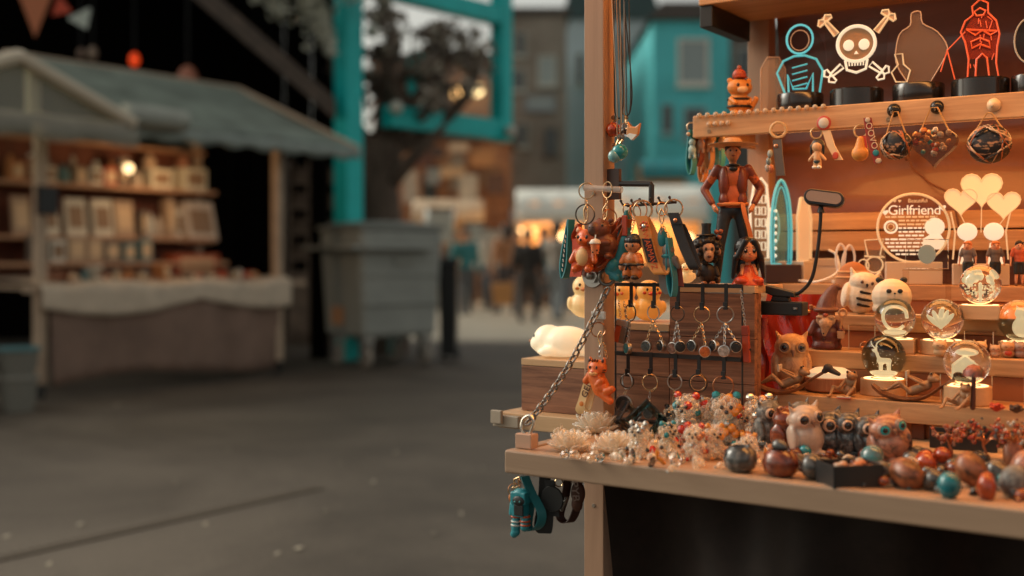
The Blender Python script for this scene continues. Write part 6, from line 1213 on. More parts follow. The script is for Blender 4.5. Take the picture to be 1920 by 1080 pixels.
# white plush owl
p = at_z(1610, 589, T3+.0005); t = thing('plush_owl', 'white plush owl with black chest marks on the third step', 'plush toy', p, face(p, 14)); s = mpp(p); t.rotation_euler = (0, rad(9), face(p, 14))
b = MB(); b.ell((0, 0, 34*s), (30*s, 26*s, 34*s)); b.ell((2*s, -3*s, 60*s), (30*s, 25*s, 20*s))
for x in (-1, 1): b.cap((x*20*s, 0, 70*s), (x*27*s, 0, 83*s), 7*s, 2.5*s); b.ell((x*29*s, 2*s, 32*s), (8*s, 16*s, 24*s))
FURW = M((.72, .62, .48), .9, noise=.12, ns=200, bump=.8, bs=500); obj('body', organic(b, .0016, 3), FURW, t, 180)
for x in (-1, 1): obj('eye', MB().ell((x*9.5*s, -26*s, 60*s), 3.2*s, 10, 8), M((.05, .012, .008), .15, coat=.5), t)
obj('beak', MB().cap((0, -28*s, 56*s), (0, -29*s, 52*s), 2.6*s, 1*s), BLACK, t)
for z, w in ((41, 11), (28, 16), (17, 13)): obj('chest_mark', MB().ell((0, -25.5*s+abs(z-32)*.1*s, z*s), (w*s, 2.4*s, 2.6*s), 14, 8).ell((-w*.6*s, -24*s, (z+1.5)*s), (w*.4*s, 2.4*s, 2*s), 8, 6), M((.015, .012, .012), .9), t)
# panda plush ball
p = at_z(1672, 594, T3+.0005); t = thing('plush_panda', 'round white panda squeeze toy beside the plush owl', 'plush toy', p, face(p, 10)); s = mpp(p)
b = MB(); b.ell((0, 0, 38*s), (37*s, 32*s, 34*s)); b.ell((0, 0, 16*s), (36*s, 31*s, 17*s)); obj('body', organic(b, .0016, 6), M((.7, .58, .42), .6, sss=.1), t, 180)
for x in (-1, 1):
    obj('ear', MB().ell((x*22*s, 2*s, 69*s), (7*s, 4.5*s, 6*s)), BLACK, t); obj('eye_patch', MB().ell((x*10*s, -29.5*s, 49*s), (4.8*s, 2.5*s, 4.2*s), 12, 8), BLACK, t); obj('paw', MB().ell((x*17*s, -29*s, 22*s), (5*s, 4*s, 5*s)), BLACK, t)
obj('nose', MB().ell((0, -31.5*s, 45*s), (2*s, 1.4*s, 1.4*s), 8, 6), BLACK, t)
# brown bird plush behind
p = at_z(1598, 566, T3+.0005); p = on(1600, 1.975, T3+.0005); t = thing('plush_sparrow', 'brown striped bird plush peeking from behind the white owl', 'plush toy', p, face(p)); s = mpp(p); b = MB(); b.ell((0, 0, 48*s), (34*s, 20*s, 48*s)); obj('body', b, M((.36, .14, .05), .8), t)
for z in (66, 76): obj('band', MB().tor((0, 0, z*s), (31 if z == 66 else 27)*s, 2.5*s, ax='z', sz=.58), M((.55, .3, .14), .8), t)
obj('beak', MB().cap((0, -19*s, 66*s), (0, -25*s, 63*s), 4*s, 1*s), BLACK, t)
# crystal balls
GB = GL((1, .94, .82), 0, 1.47); ENG = EM((1, .92, .75), .10, (.85, .83, .78)); ENG_GLOW = EM((1, .76, .42), .6, (.8, .7, .55))  # glass tinted gold and engravings emissive in place of LED light inside the balls
def ball(px, pyb, Z, rpx, stand, label, inner, wpx=38, hpx=27):
    p = at_z(px, pyb, Z); s = mpp(p); t = thing('crystal_ball', label, 'crystal ball', (p.x, p.y, Z+.0018+hpx*s), face(p), 'engraved crystal balls'); R = rpx*s
    obj('ball', MB().ell((0, 0, R*.985), R, 48, 32), GB, t, 180); inner(t, R)
    t2 = thing('ball_stand', label.split(' crystal')[0].replace('engraved', '').strip()+' crystal ball stand, '+('round' if stand == 'r' else 'square')+' pale wood', 'stand', (p.x, p.y, Z+.0005), face(p, 4 if stand == 'r' else -8), 'pale wooden stands of the crystal balls')
    if stand == 'r': obj('block', MB().lathe([(wpx*s*.98, 0), (wpx*s, .001), (wpx*s, hpx*s-.001), (wpx*s*.97, hpx*s), (R*.3, hpx*s), (R*.2, hpx*s-.0015)], seg=36), LBWOOD, t2, 30)
    else: obj('block', MB().bb(-wpx*s, wpx*s, -wpx*s*.8, wpx*s*.8, 0, hpx*s-.0002), LBWOOD, t2, 0, .0012)
    obj('led_disc', MB().lathe([(wpx*s*.86, hpx*s-.0001), (wpx*s*.86, hpx*s+.0004)], seg=32), EM((1, .68, .3), 2.4), t2); obj('dish', MB().tor((0, 0, hpx*s+.0002), R*.56, .0012, ax='z'), LBWOOD, t2)
def bubbles(t, R, n, seed):
    rn = random.Random(seed); b = MB()
    for i in range(n):
        v = V((rn.gauss(0, 1), rn.gauss(0, 1), rn.gauss(0, 1))).normalized()*R*rn.uniform(.2, .8); b.ell((v.x, v.y, v.z+R*.985), R*rn.uniform(.008, .02), 6, 4)
    obj('specks', b, ENG_GLOW, t, kind='stuff')
def in_ring(t, R):
    obj('engraving', MB().tube(bez([(.4*R*cos(a)*1, .1*R*sin(3*a), R+.42*R*sin(a)) for a in [i*.55 for i in range(11)]], 4), R*.07, 6), ENG_GLOW, t); obj('base_cloud', MB().ell((0, 0, R*.5), (R*.4, R*.3, R*.09), 14, 8), ENG_GLOW, t); bubbles(t, R, 26, 1)
def in_fan(t, R):
    for a in (-50, -25, 0, 22, 42): obj('feather', MB().ell((0, 0, .28*R), (.09*R, .04*R, .36*R), 10, 8, Tm((-.05*R, 0, .72*R), ry=a)), ENG_GLOW, t)
    obj('head', MB().cap((-.05*R, -.05*R, 1.1*R), (.02*R, -.1*R, 1.38*R), .09*R, .06*R), ENG_GLOW, t); bubbles(t, R, 18, 2)
def in_tree(t, R):
    b = MB(); rn = random.Random(4)
    for i in range(26): b.ell((rn.uniform(-.55, .55)*R, rn.uniform(-.3, .3)*R, R*(1.12+rn.uniform(-.1, .34))), rn.uniform(.1, .17)*R, 8, 6)
    obj('crown', organic(b, R*.05, 1), ENG_GLOW, t, 180); b = MB()
    for i in range(90): b.ell((rn.uniform(-.52, .52)*R, rn.uniform(-.4, .4)*R, R*(.86+rn.uniform(-.22, .1))), .03*R, 6, 4)
    obj('blossom_specks', b, ENG_GLOW, t, kind='stuff'); obj('trunk', MB().cap((0, 0, .35*R), (0, 0, 1.0*R), .06*R), ENG_GLOW, t)
def in_deer(t, R):
    b = MB(); b.cap((-.12*R, 0, .85*R), (.16*R, 0, .85*R), .1*R, .09*R)
    for x in (-.12, -.05, .12, .19): b.cap((x*R, .03*R, .8*R), (x*R, .03*R, .5*R), .04*R, .03*R)
    b.cap((-.14*R, 0, .9*R), (-.24*R, 0, 1.15*R), .06*R, .05*R); b.ell((-.28*R, 0, 1.18*R), (.1*R, .05*R, .06*R))
    obj('deer', organic(b, R*.03, 2), ENG_GLOW, t, 180)
    for x in (-1, 1): obj('antler', MB().tube(bez([(-.22*R, x*.03*R, 1.22*R), (-.3*R+x*.1*R, x*.1*R, 1.4*R), (-.2*R+x*.28*R, x*.12*R, 1.6*R)], 5), .022*R, 6), ENG_GLOW, t)
    obj('ground_disc', MB().ell((0, 0, .44*R), (.45*R, .4*R, .09*R), 16, 8), ENG_GLOW, t); bubbles(t, R, 40, 3)
def in_house(t, R):
    obj('engraving', MB().prism([(-.4*R, .5*R), (.3*R, .5*R), (.3*R, .9*R), (-.05*R, 1.2*R), (-.4*R, .9*R)], -.2*R, .2*R), ENG_GLOW, t, 0); obj('arch', MB().ell((.0, 0, 1.3*R), (.35*R, .2*R, .12*R), 12, 8), ENG_GLOW, t); bubbles(t, R, 20, 5)
def in_cat(t, R):
    b = MB(); b.ell((.1*R, 0, .75*R), (.34*R, .25*R, .36*R)); b.ell((.1*R, 0, 1.2*R), (.26*R, .22*R, .22*R))
    for x in (-1, 1): b.cap((.1*R+x*.15*R, 0, 1.3*R), (.1*R+x*.2*R, 0, 1.52*R), .08*R, .02*R)
    obj('engraving', organic(b, R*.05, 2), ENG_GLOW, t, 180); bubbles(t, R, 20, 6)
ball(1678, 661, T2, 37, 's', 'ring of flowers engraved crystal ball on the second step', in_ring, 38, 26)
ball(1767, 664, T2, 38, 'r', 'peacock engraved crystal ball on the second step', in_fan, 40, 26)
ball(1838, 599, T3, 37, 's', 'blossom tree engraved crystal ball on the third step, highest of all', in_tree, 38, 27)
ball(1912, 668, T2, 39, 'r', 'cat engraved crystal ball at the right edge of the second step', in_cat, 38, 27)
ball(1657, 740, T1, 40, 'r', 'deer engraved crystal ball on the lowest step', in_deer, 42, 30)
ball(1813, 757, T1, 42, 'r', 'house engraved crystal ball on the lowest step', in_house, 44, 34)
# tiny cats on the second step
cc = [(.62, .4, .22), (.6, .32, .14), (.64, .4, .2), (.55, .34, .2), (.5, .26, .12), (.3, .2, .16)]
cw = ['cream, first from left under the peacock ball', 'tan, second from left behind the house ball', 'cream with ear tips, third from left', 'small pale with big ears, fourth from left', 'tan with red bib, fifth from left', 'grey, last at the right edge']
for i, px in enumerate([1762, 1800, 1837, 1866, 1890, 1914]):
    p = at_z(px, 668+i*.6, T2+.0005); t = thing('cat_figurine', 'tiny smiling cat figurine, '+cw[i], 'cat figurine', p, face(p, 6), 'tiny cats on the second step'); s = mpp(p); k = .78 if i == 3 else 1
    b = MB(); b.ell((0, 0, 8*s*k), (12*s*k, 10*s*k, 9*s*k)); b.ell((0, -1*s, 20*s*k), (13.5*s*k, 11*s*k, 10*s*k))
    for x in (-1, 1): b.cap((x*8.5*s*k, 0, 26*s*k), (x*11*s*k, 0, 32*s*k), 3.6*s*k, 1.2*s)
    obj('body', organic(b, .0009, 3), M(cc[i], .4), t, 180)
    for x in (-1, 1): obj('eye', MB().tube([((x*5+d)*s*k, -11.6*s*k, (21-abs(d)*.4)*s*k) for d in (-2.4, 0, 2.4)], .0005, 6), BROWN, t)
    obj('mouth', MB().tube([(d*s*k, -12*s*k, (17+abs(abs(d)-1.4)*.7)*s*k) for d in (-2.8, -1.4, 0, 1.4, 2.8)], .0004, 6), M((.4, .08, .04), .5), t)
    if i == 4: obj('bib', MB().ell((0, -8*s, 9*s), (7*s, 4*s, 5*s)), M((.45, .05, .02), .5), t)
# wire bicycle
p = at_z(1634, 660, T2+.0005); t = thing('wire_bicycle', 'tiny bent wire bicycle on the second step', 'ornament', p, face(p, 24)); s = mpp(p)
for x in (-13, 13): obj('wheel', MB().tor((x*s, 0, 10*s), 9.4*s, .0007), COPPER, t); obj('spoke', MB().tube([(x*s-8*s, 0, 10*s), (x*s+8*s, 0, 10*s)], .0004, 5), COPPER, t)
obj('frame', MB().tube([(-13*s, 0, 10*s), (-4*s, 0, 20*s), (8*s, 0, 20*s), (0, 0, 10*s), (-13*s, 0, 10*s)], .0008, 6), COPPER, t); obj('handlebar', MB().tube(bez([(13*s, 0, 10*s), (8*s, 0, 26*s), (18*s, 0, 28*s), (22*s, 2*s, 22*s)], 5), .0008, 6), COPPER, t)
# clear little risers
for i, (px, Y, w, hh, Z, lb) in enumerate([(1620, 1.86, 48, 46, T2, 'clear riser behind the wire bicycle'), (1838, 1.865, 50, 44, T2, 'clear riser behind the tiny cats'), (1735, 1.765, 60, 48, T1, 'clear riser between the two lower crystal balls'), (1893, 1.765, 56, 52, T1, 'clear riser at the right of the lowest step')]):
    p = on(px, Y, Z+.0005); s = mpp(p); t = thing('clear_riser', lb, 'riser', p, rad(3)); hh *= s; w *= s
    obj('front', MB().bb(-w/2, w/2, -.014, -.0125, 0, hh), AC, t, 0); obj('top', MB().bb(-w/2, w/2, -.0124, .014, hh-.0016, hh), CLEAR((.97, .93, .88), .2, .05), t, 0)
    for x in (-1, 1): obj('edge', MB().bb(x*w/2-.0006, x*w/2+.0006, -.0146, -.0141, 0, hh), CLEAR((1, .9, .7), .7, .2), t, 0)
# log slice dish
p = at_z(1556, 733, T1+.0005); t = thing('log_dish', 'round wooden dish with pale lid made to glow on the lowest step', 'dish', p, face(p)); s = mpp(p)
obj('bowl', MB().lathe([(40*s, 0), (45*s, 4*s), (46*s, 26*s), (43*s, 27*s)], seg=32), WOOD((.3, .1, .04), (.55, .3, .15), (40, 40, 4)), t); obj('emissive_lid', MB().lathe([(42*s, 27.4*s), (40*s, 36*s), (28*s, 43*s), (.0005, 46*s)], seg=32), EM((1, .78, .45), .4, (.7, .6, .45)), t)  # pale lid glows by emission, standing in for bright light on it
# lounging frogs
FRG = MOT(((.3, (.2, .09, .035)), (.6, (.42, .22, .1))), 90, .45, .3); LEAFM = MOT(((.3, (.1, .035, .015)), (.7, (.26, .11, .05))), 60, .5, .4)
def frog(px, py, s0, rz, label):
    p = at_z(px, py, T1+.0005); t = thing('frog_figurine', label, 'frog figurine', p, face(p, rz), 'frogs lounging on leaves'); s = mpp(p)*s0
    pts = bez([(-72*s, 0, 22*s), (-50*s, 0, 8*s), (-15*s, 0, 1*s), (20*s, 0, 8*s), (48*s, 0, 28*s), (72*s, 0, 44*s)], 6)
    b = MB(); rs = []
    for i, q in enumerate(pts):
        f = i/(len(pts)-1); w = 17*s*sin(pi*min(1, .1+f*1.0))**.7 + 1.5*s; rs.append([q+V((0, w*cos(a), 3.5*s*sin(a)+6*s*(abs(cos(a))**3)*(1-f))) for a in [2*pi*k/12 for k in range(12)]])
    b.rings(rs); obj('leaf_boat', b, LEAFM, t)
    b = MB(); b.cap((-2*s, 0, 18*s), (24*s, 0, 30*s), 8.5*s, 9*s); b.ell((36*s, -2*s, 43*s), (11*s, 10*s, 8.5*s)); b.ell((43*s, -5*s, 41*s), (6*s, 7*s, 4.5*s))
    for y in (-1, 1):
        b.ell((33*s, y*6*s-2*s, 51*s), 3.6*s, 8, 6); b.cap((-4*s, y*6*s, 16*s), (-22*s, y*7*s, 34*s if y < 0 else 26*s), 4.6*s, 3.6*s); b.cap((-22*s, y*7*s, 34*s if y < 0 else 26*s), (-44*s, y*6*s, 18*s), 3.4*s, 2.4*s); b.ell((-51*s, y*6*s, 18*s), (8*s, 4*s, 2.4*s)); b.cap((20*s, y*8*s, 32*s), (8*s, y*10*s, 38*s), 3.2*s, 2.6*s); b.cap((8*s, y*10*s, 38*s), (-6*s, y*6*s, 44*s), 2.6*s, 2.4*s)
    obj('frog', organic(b, .0009, 3), FRG, t, 180)
    for y in (-1, 1): obj('eye', MB().ell((33.5*s, y*6*s-4*s, 52*s), 2.2*s, 8, 6), BLACK, t)
    obj('book', MB().box((-10*s, 0, 48*s), (3*s, 22*s, 13*s), T=Tm()), M((.55, .46, .36), .5), t, 0)
    b = MB(); b.ell((80*s, 0, 52*s), (9*s, 8*s, 8*s)); b.cap((86*s, 0, 48*s), (100*s, -2*s, 42*s), 6*s, 4*s); b.ell((74*s, 0, 46*s), (6*s, 5*s, 5*s)); obj('mushroom_pillow', organic(b, .0011, 2), M((.03, .022, .02), .6, noise=.4, ns=80), t, 180)
    return t
frog(1472, 738, 1.0, -16, 'frog figurine reading on a curved leaf at the left end of the lowest step')
frog(1712, 752, 1.04, -12, 'frog figurine reading on a curved leaf between the lower crystal balls')
def frog2(px, py, sc, rz, label, pole):
    p = at_z(px, py, T1+.0005); t = thing('frog_figurine', label, 'frog figurine', p, face(p, rz), 'seated frogs on the lowest step'); s = mpp(p)*sc
    b = MB(); b.ell((0, 0, 12*s), (13*s, 12*s, 12*s)); b.ell((4*s, -2*s, 26*s), (10*s, 9*s, 11*s)); b.ell((7*s, -6*s, 40*s), (11*s, 11*s, 8*s))
    for x in (-1, 1): b.ell((6*s+x*7*s, -6*s, 47*s), 3.6*s, 8, 6); b.cap((x*10*s, -4*s, 9*s), (x*20*s-6*s, -20*s, 18*s), 5*s, 4*s); b.cap((x*20*s-6*s, -20*s, 18*s), (x*16*s-12*s, -34*s, 3*s), 3.6*s, 2.8*s); b.ell((x*16*s-14*s, -38*s, 2*s), (5*s, 8*s, 2*s)); b.cap((x*9*s+4*s, -4*s, 32*s), (x*14*s, -16*s, 18*s), 3.2*s, 2.8*s)
    obj('frog', organic(b, .0009, 3), FRG, t, 180)
    for x in (-1, 1): obj('eye', MB().ell((6*s+x*7*s, -9*s, 48*s), 2.2*s, 8, 6), BLACK, t)
    if pole:
        obj('mushroom_stem', MB().cap((18*s, 2*s, 2*s), (20*s, 2*s, 68*s), 5*s, 4*s), M((.1, .03, .015), .5), t); obj('mushroom_cap', MB().lathe([(3*s, -2*s), (21*s, -6*s), (20*s, 4*s), (11*s, 14*s), (.0005, 18*s)], (20*s, 2*s, 70*s), 20), MOT(((.4, (.06, .04, .035)), (.55, (.3, .08, .05))), 60, .45), t)
    else: obj('open_book', MB().bb(-20*s, 6*s, -48*s, -32*s, 0, 3*s, Tm(rz=10)), M((.5, .45, .36), .5), t, 0); obj('book_cover', MB().bb(-21*s, 7*s, -49*s, -31*s, -.0004, .0006, Tm(rz=10)), M((.5, .05, .02), .5), t, 0)
frog2(1592, 742, .95, -14, 'seated frog figurine with an open red book beside the log dish', False)
frog2(1806, 765, .95, -20, 'seated brown frog figurine under a mushroom before the house ball', True)
for i, (px, py, m_, lb) in enumerate([(1868, 772, M((.45, .04, .015), .5), 'small red flower ornament near the right of the lowest step'), (1905, 775, M((.05, .025, .02), .6), 'small dark pine cone at the right edge of the lowest step')]):
    p = at_z(px, py, T1+.0005); t = thing('flower_ornament' if i == 0 else 'pine_cone', lb, 'ornament', p, 0); s = mpp(p)
    for k in range(9): obj('petal' if i == 0 else 'scale', MB().ell((10*s, 0, 4*s), (9*s, 5*s, 3.4*s), 8, 6, Tm(rz=k*40, ry=-20-(k % 3)*14)), m_, t)
    obj('core', MB().ell((0, 0, 8*s), 8*s, 10, 8), m_, t)
# red gift bags beside the steps, behind the owl
for i, (x0, y0, w, hh, lb) in enumerate([(-.675, 1.855, .12, .205, 'shiny red cellophane bag behind the ceramic owl'), (-.712, 1.735, .07, .17, 'dark red cellophane bag under the top of the tall crate')]):
    t = thing('cellophane_bag', lb, 'bag', (x0, y0, .8308), rad(20 if not i else 8))
    b = MB(); b.plane_grid(lambda u, v: ((u-.5)*w*(1-.15*v)+.004*sin(v*14), -.02*sin(pi*u)*(1-v*.7)+.004*sin(u*17+v*9), v*hh), 14, 14); b.plane_grid(lambda u, v: ((.5-u)*w*(1-.15*v)+.004*sin(v*14), .02*sin(pi*u)*(1-v*.7)+.004*sin(u*13+v*7), v*hh), 14, 14)
    obj('film', b, M((.42, .035, .015), .18, coat=.6), t, 180); obj('tie', MB().tor((0, 0, hh*.86), w*.2, .003, ax='z', sz=.5), GOLD, t)

# ================================================================ things hanging from the upper shelf
SF = 1.843
def hung(px, py, name, label, cat, group='ornaments hanging from the upper shelf'):
    a = at_y(px, py, SF); return thing(name, label, cat, a, 0, group), a, mpp(a)
for i, (px, lb) in enumerate([(1674, 'clear suction hook above the first woven ball'), (1755, 'clear suction hook above the heart ornament'), (1862, 'pale suction hook above the last woven ball')]):
    t, a, s = hung(px, (206, 200, 196)[i], 'suction_hook', lb, 'hook', 'suction hooks on the shelf front'); obj('cup', MB().lathe([(13*s, 0), (11*s, 3*s), (5*s, 7*s), (.0004, 8*s)], seg=18, T=Tm((0, .006, 0), rx=90)), CLEAR((.8, .8, .76), .5, .08) if i < 2 else M((.7, .5, .3), .4), t); obj('hook', MB().tube(bez([(0, 0, -2*s), (0, -.008, -8*s), (0, -.010, -4*s)], 4), .001, 6), STEEL, t)
for i, (px, py, r, lb) in enumerate([(1680, 272, 30, 'black and brown woven ball ornament, left of the heart'), (1855, 270, 40, 'largest black and white woven disc ornament at the right')]):
    t, a, s = hung(px, py, 'woven_ball', lb, 'ornament'); BL = MOT(((.4, (.012, .009, .008)), (.52, (.02, .014, .012)), (.56, (.42, .24, .13)), (.66, (.3, .1, .04))), 38, .35, .3, 0, (1, 1, 2.4))
    obj('ball', MB().ell((0, 0, 0), (r*s, r*s*.5, r*s*.92), 24, 16), BL, t)
    rn = random.Random(i)
    for k in range(14):
        a0 = rn.uniform(0, 6.28); a1 = a0+rn.uniform(1.2, 2.4); q = [V((r*s*.98*cos(a0+(a1-a0)*f)*(1-.5*sin(pi*f)*.6), -r*s*.5*sin(pi*f)-.0012, r*s*.9*sin(a0+(a1-a0)*f)*(1-.5*sin(pi*f)*.6))) for f in [j/8 for j in range(9)]]
        obj('cord_wrap', MB().tube(q, .0013, 6), [BLACK, M((.5, .36, .24), .5), M((.4, .12, .04), .5)][k % 3], t)
    obj('loop', MB().tube([(-r*.6*s, 0, r*.66*s), (-4*s, -.002, (74-r*.4)*s), (4*s, -.002, (74-r*.4)*s), (r*.6*s, 0, r*.66*s)], .0013, 6), M((.62, .32, .1), .5), t)
t, a, s = hung(1752, 268, 'heart_ornament', 'glass heart ornament filled with orange and teal gems', 'ornament')
hp = heart(84*s, 28); obj('glass_heart', MB().prism([(x, z*.95-6*s) for x, z in hp], -.008, .008), CLEAR((.9, .85, .8), .3, .04), t, 0, .003); rn = random.Random(8)
GEM = [M((.6, .2, .04), .2, coat=.4), M((.5, .32, .2), .25), M((.05, .25, .27), .2, coat=.4), M((.55, .08, .02), .25), M((.6, .5, .4), .25)]
for k in range(40):
    x, z = rn.uniform(-34, 34), rn.uniform(-30, 26)
    if abs(x) > 36-max(0, -z)*1.0: continue
    obj('gem', rock((x*s, rn.uniform(-.004, .002), z*s), rn.uniform(4, 7)*s, k, .3, 7, 5), rn.choice(GEM), t, 20)
obj('loop', MB().tube([(-26*s, 0, 22*s), (-6*s, -.002, 66*s), (6*s, -.002, 66*s), (26*s, 0, 22*s)], .0013, 6), M((.62, .32, .1), .5), t)
# doll with cream strap
t, a, s = hung(1536, 236, 'keyring', 'small black haired doll keyring with cream strap hanging from the shelf', 'keyring')
def hp_(x, y, d=0): return V(((x-1536)*s, -.004+d, (236-y)*s))
obj('badge', MB().lathe([(13*s, 0), (14*s, 2*s), (12*s, 3*s)], seg=20, T=Matrix.Translation(hp_(1547, 232)) @ Tm(rx=90)), M((.45, .06, .03), .4), t); obj('badge_face', MB().lathe([(10*s, 3.2*s), (9*s, 4*s)], seg=18, T=Matrix.Translation(hp_(1547, 232)) @ Tm(rx=90)), M((.55, .5, .42), .4), t)
obj('clasp_ring', ringm(hp_(1532, 250), .009, .0014, 20), M((.65, .42, .2), .3, .6), t); obj('strap', MB().ribbon([hp_(1551, 246), hp_(1560, 275), hp_(1575, 302)], (15*s, 0, 0), .002), CREAM, t, 40); obj('strap_print', MB().ell(hp_(1569, 294, -.002), (6*s, .0006, 7*s), 10, 6), M((.5, .06, .02), .5), t)
b = MB(); b.ell(hp_(1534, 276), (10.5*s, 9*s, 10.5*s)); b.cap(hp_(1534, 286), hp_(1534, 298), 6*s, 7*s)
for x in (-1, 1): b.cap(hp_(1534+x*6, 290), hp_(1534+x*15, 300), 3.4*s, 3*s); b.cap(hp_(1534+x*4, 302), hp_(1534+x*4, 312), 4*s, 4*s)
obj('body', organic(b, .0011, 3), M((.62, .36, .18), .5), t, 180); b = MB(); b.ell(hp_(1534, 272)+V((0, .003, 0)), (13*s, 9.5*s, 12*s)); 
for x in (-1, 1): b.cap(hp_(1534+x*11, 274), hp_(1534+x*12, 288), 3.4*s, 2*s)
obj('hair', organic(b, .0011, 2), BLACK, t, 180); obj('shorts', MB().ell(hp_(1534, 303), (7.5*s, 6.5*s, 5*s)), M((.02, .05, .06), .5), t)
for x in (-1, 1): obj('shoe', MB().ell(hp_(1534+x*4.5, 314)-V((0, .002, 0)), (4.4*s, 6*s, 3.4*s)), WHITE, t)
# orange pear with red lettered strap
t, a, s = hung(1622, 232, 'keyring', 'orange pear keyring with dark red strap lettered OOVO', 'keyring')
def hp_(x, y, d=0): return V(((x-1622)*s, -.004+d, (232-y)*s))
obj('clasp_ring', ringm(hp_(1615, 246), .010, .0014, 15), M((.65, .42, .2), .3, .6), t); b = MB(); b.ell(hp_(1614, 288), (16*s, 13*s, 15*s)); b.cap(hp_(1614, 280), hp_(1615, 262), 11*s, 7*s); obj('pear', organic(b, .0012, 4), M((.6, .25, .05), .5), t, 180)
obj('strap', MB().ribbon([hp_(1628, 222), hp_(1634, 262), hp_(1648, 308)], (15*s, 0, 0), .002), M((.28, .03, .015), .4), t, 40); wtext(t, 'OOVO', 17*s, M((.62, .45, .3), .5), hp_(1636, 256, -.002), (pi/2, rad(75), 0)); obj('badge', MB().ell(hp_(1629, 226, -.002), (5*s, .001, 5*s), 12, 6), M((.5, .4, .3), .4), t); obj('teal_print', MB().ell(hp_(1644, 288, -.0018), (6*s, .0008, 6*s), 12, 6), TEAL, t); obj('white_print', MB().ell(hp_(1649, 303, -.0018), (6*s, .0008, 5*s), 12, 6), M((.6, .45, .3), .5), t)
obj('red_ribbon', MB().ribbon([hp_(1621, 255), hp_(1624, 278)], (8*s, 0, 0), .0015), M((.5, .05, .02), .4), t, 0)
# ring with grey strap
t, a, s = hung(1461, 244, 'keyring', 'grey strap keyring with thick cream ring and tiny figures', 'keyring')
def hp_(x, y, d=0): return V(((x-1461)*s, -.004+d, (244-y)*s))
obj('clasp_ring', ringm((0, -.004, 0), .0125, .0024, 15), M((.66, .46, .24), .35), t); obj('strap', MB().ribbon([hp_(1459, 262), hp_(1461, 290), hp_(1466, 330)], (17*s, 0, 0), .0022), M((.1, .085, .075), .5), t, 40); obj('rivet', MB().ell(hp_(1457, 274, -.002), (4*s, .001, 4*s), 10, 6), COPPER, t)
for k, (x, y, m_) in enumerate(((1445, 288, M((.3, .35, .33), .4)), (1442, 302, M((.2, .25, .25), .4)), (1447, 316, M((.45, .15, .07), .4)), (1440, 314, M((.4, .35, .3), .4)))): obj('tiny_figure', MB().ell(hp_(x, y), (5*s, 5*s, 8*s), 12, 8), m_, t)
# bunch at the left end of the shelf
bn_ = [(1296, 262, TEAL, 'dark teal lanyard hanging at the far left of the shelf end', 64), (1312, 252, M((.25, .06, .03), .5), 'brown red lanyard in the bunch at the shelf end', 60), (1330, 250, M((.6, .3, .12), .5), 'tan toy figure lanyard behind the ranger hat', 66), (1352, 246, M((.04, .3, .34), .4), 'bright teal lanyard nearest the ranger hat', 70), (1318, 290, M((.6, .24, .06), .5), 'orange strap lanyard low in the bunch', 54)]
for i, (px, py, m_, lb, L) in enumerate(bn_):
    a = at_y(px, py-24, 1.87+.012*i); s = mpp(a); t = thing('lanyard', lb, 'lanyard', a, 0, 'lanyards bunched at the shelf end')
    obj('clasp_ring', ringm((0, 0, 0), 8*s, .0013, 30), M((.6, .45, .3), .3, .6), t); loop_strap(t, (0, 0, -6*s), (-3*s*(i % 2), 0, -L*1.35*s), (.004, .011, 0), m_, open_=.006)
    b = MB(); b.ell((5*s, -.006, -30*s), (7*s, 6*s, 7*s)); b.ell((5*s, -.006, -44*s), (8*s, 6*s, 9*s)); b.cap((1*s, -.006, -50*s), (0, -.006, -58*s), 3*s, 3*s); b.cap((9*s, -.006, -50*s), (10*s, -.006, -58*s), 3*s, 3*s); obj('toy', organic(b, .0013, 2), [M((.35, .5, .48), .5), M((.5, .3, .2), .5), M((.62, .38, .2), .5), M((.6, .5, .4), .5), M((.55, .2, .06), .5)][i], t, 180); obj('button', MB().ell((-2*s, -.008, -14*s), 4*s, 10, 6), M((.62, .48, .34), .4), t)
# row of pearl studs along the shelf edge
for i in range(20):
    px = 1312+i*15.5 if i < 16 else 1330+(i-16)*12; p = on(px, 1.8493, 1.3475 if i < 16 else 1.331); t = thing('shelf_pin', f'clear round push pin, {["1st","2nd","3rd","4th","5th","6th","7th","8th","9th","10th","11th","12th","13th","14th","15th","16th","17th","18th","19th","20th"][i]} from the left end of the shelf edge', 'push pin', p, 0, 'push pins on the shelf edge'); s = mpp(p)
    obj('bead', MB().ell((0, -.002, 0), 5*s, 10, 8), CLEAR((.95, .85, .7), .5, .2), t); obj('pin', MB().tube([(0, -.002, 0), (0, .003, 0)], .0006, 5), STEEL, t)

# ================================================================ trinkets on the flap
Z0 = ZT+.0005; ZB = ZT-.0015
def tz(px, py, z):
    p = at_z(px, py, z); return p if p.y < 1.606 else on(px, 1.606, z)
GLC = CRYS((.96, .9, .8), .3)
def lotus(px, py, wpx, label, zz=ZB):
    p = tz(px, py, zz); s = mpp(p); t = thing('crystal_lotus', label, 'crystal flower', p, face(p), 'clear crystal flowers'); R = wpx/2*s
    for ring, (n, tilt, L, r0) in enumerate(((10, 66, .8, .22), (10, 42, .95, .18), (8, 22, .95, .12), (5, 8, .85, .05))):
        for k in range(n):
            T = Tm(rz=360*k/n+ring*17+7*sin(k*5)) @ Tm((r0*R, 0, .05*R), ry=tilt) @ Tm((0, 0, L*.36*R))
            obj('petal', MB().ell((0, 0, 0), (.075*R, .2*R, L*.40*R), 8, 6, T), GLC, t, 60)
    obj('core', MB().ell((0, 0, .32*R), .22*R, 8, 6), GLC, t, 0)
lotus(1068, 846, 112, 'clear crystal lotus at the left corner of the flap'); lotus(1152, 850, 116, 'clear crystal lotus right of the corner one, with the brightest glint'); lotus(1118, 812, 118, 'clear crystal flower behind the two front ones')
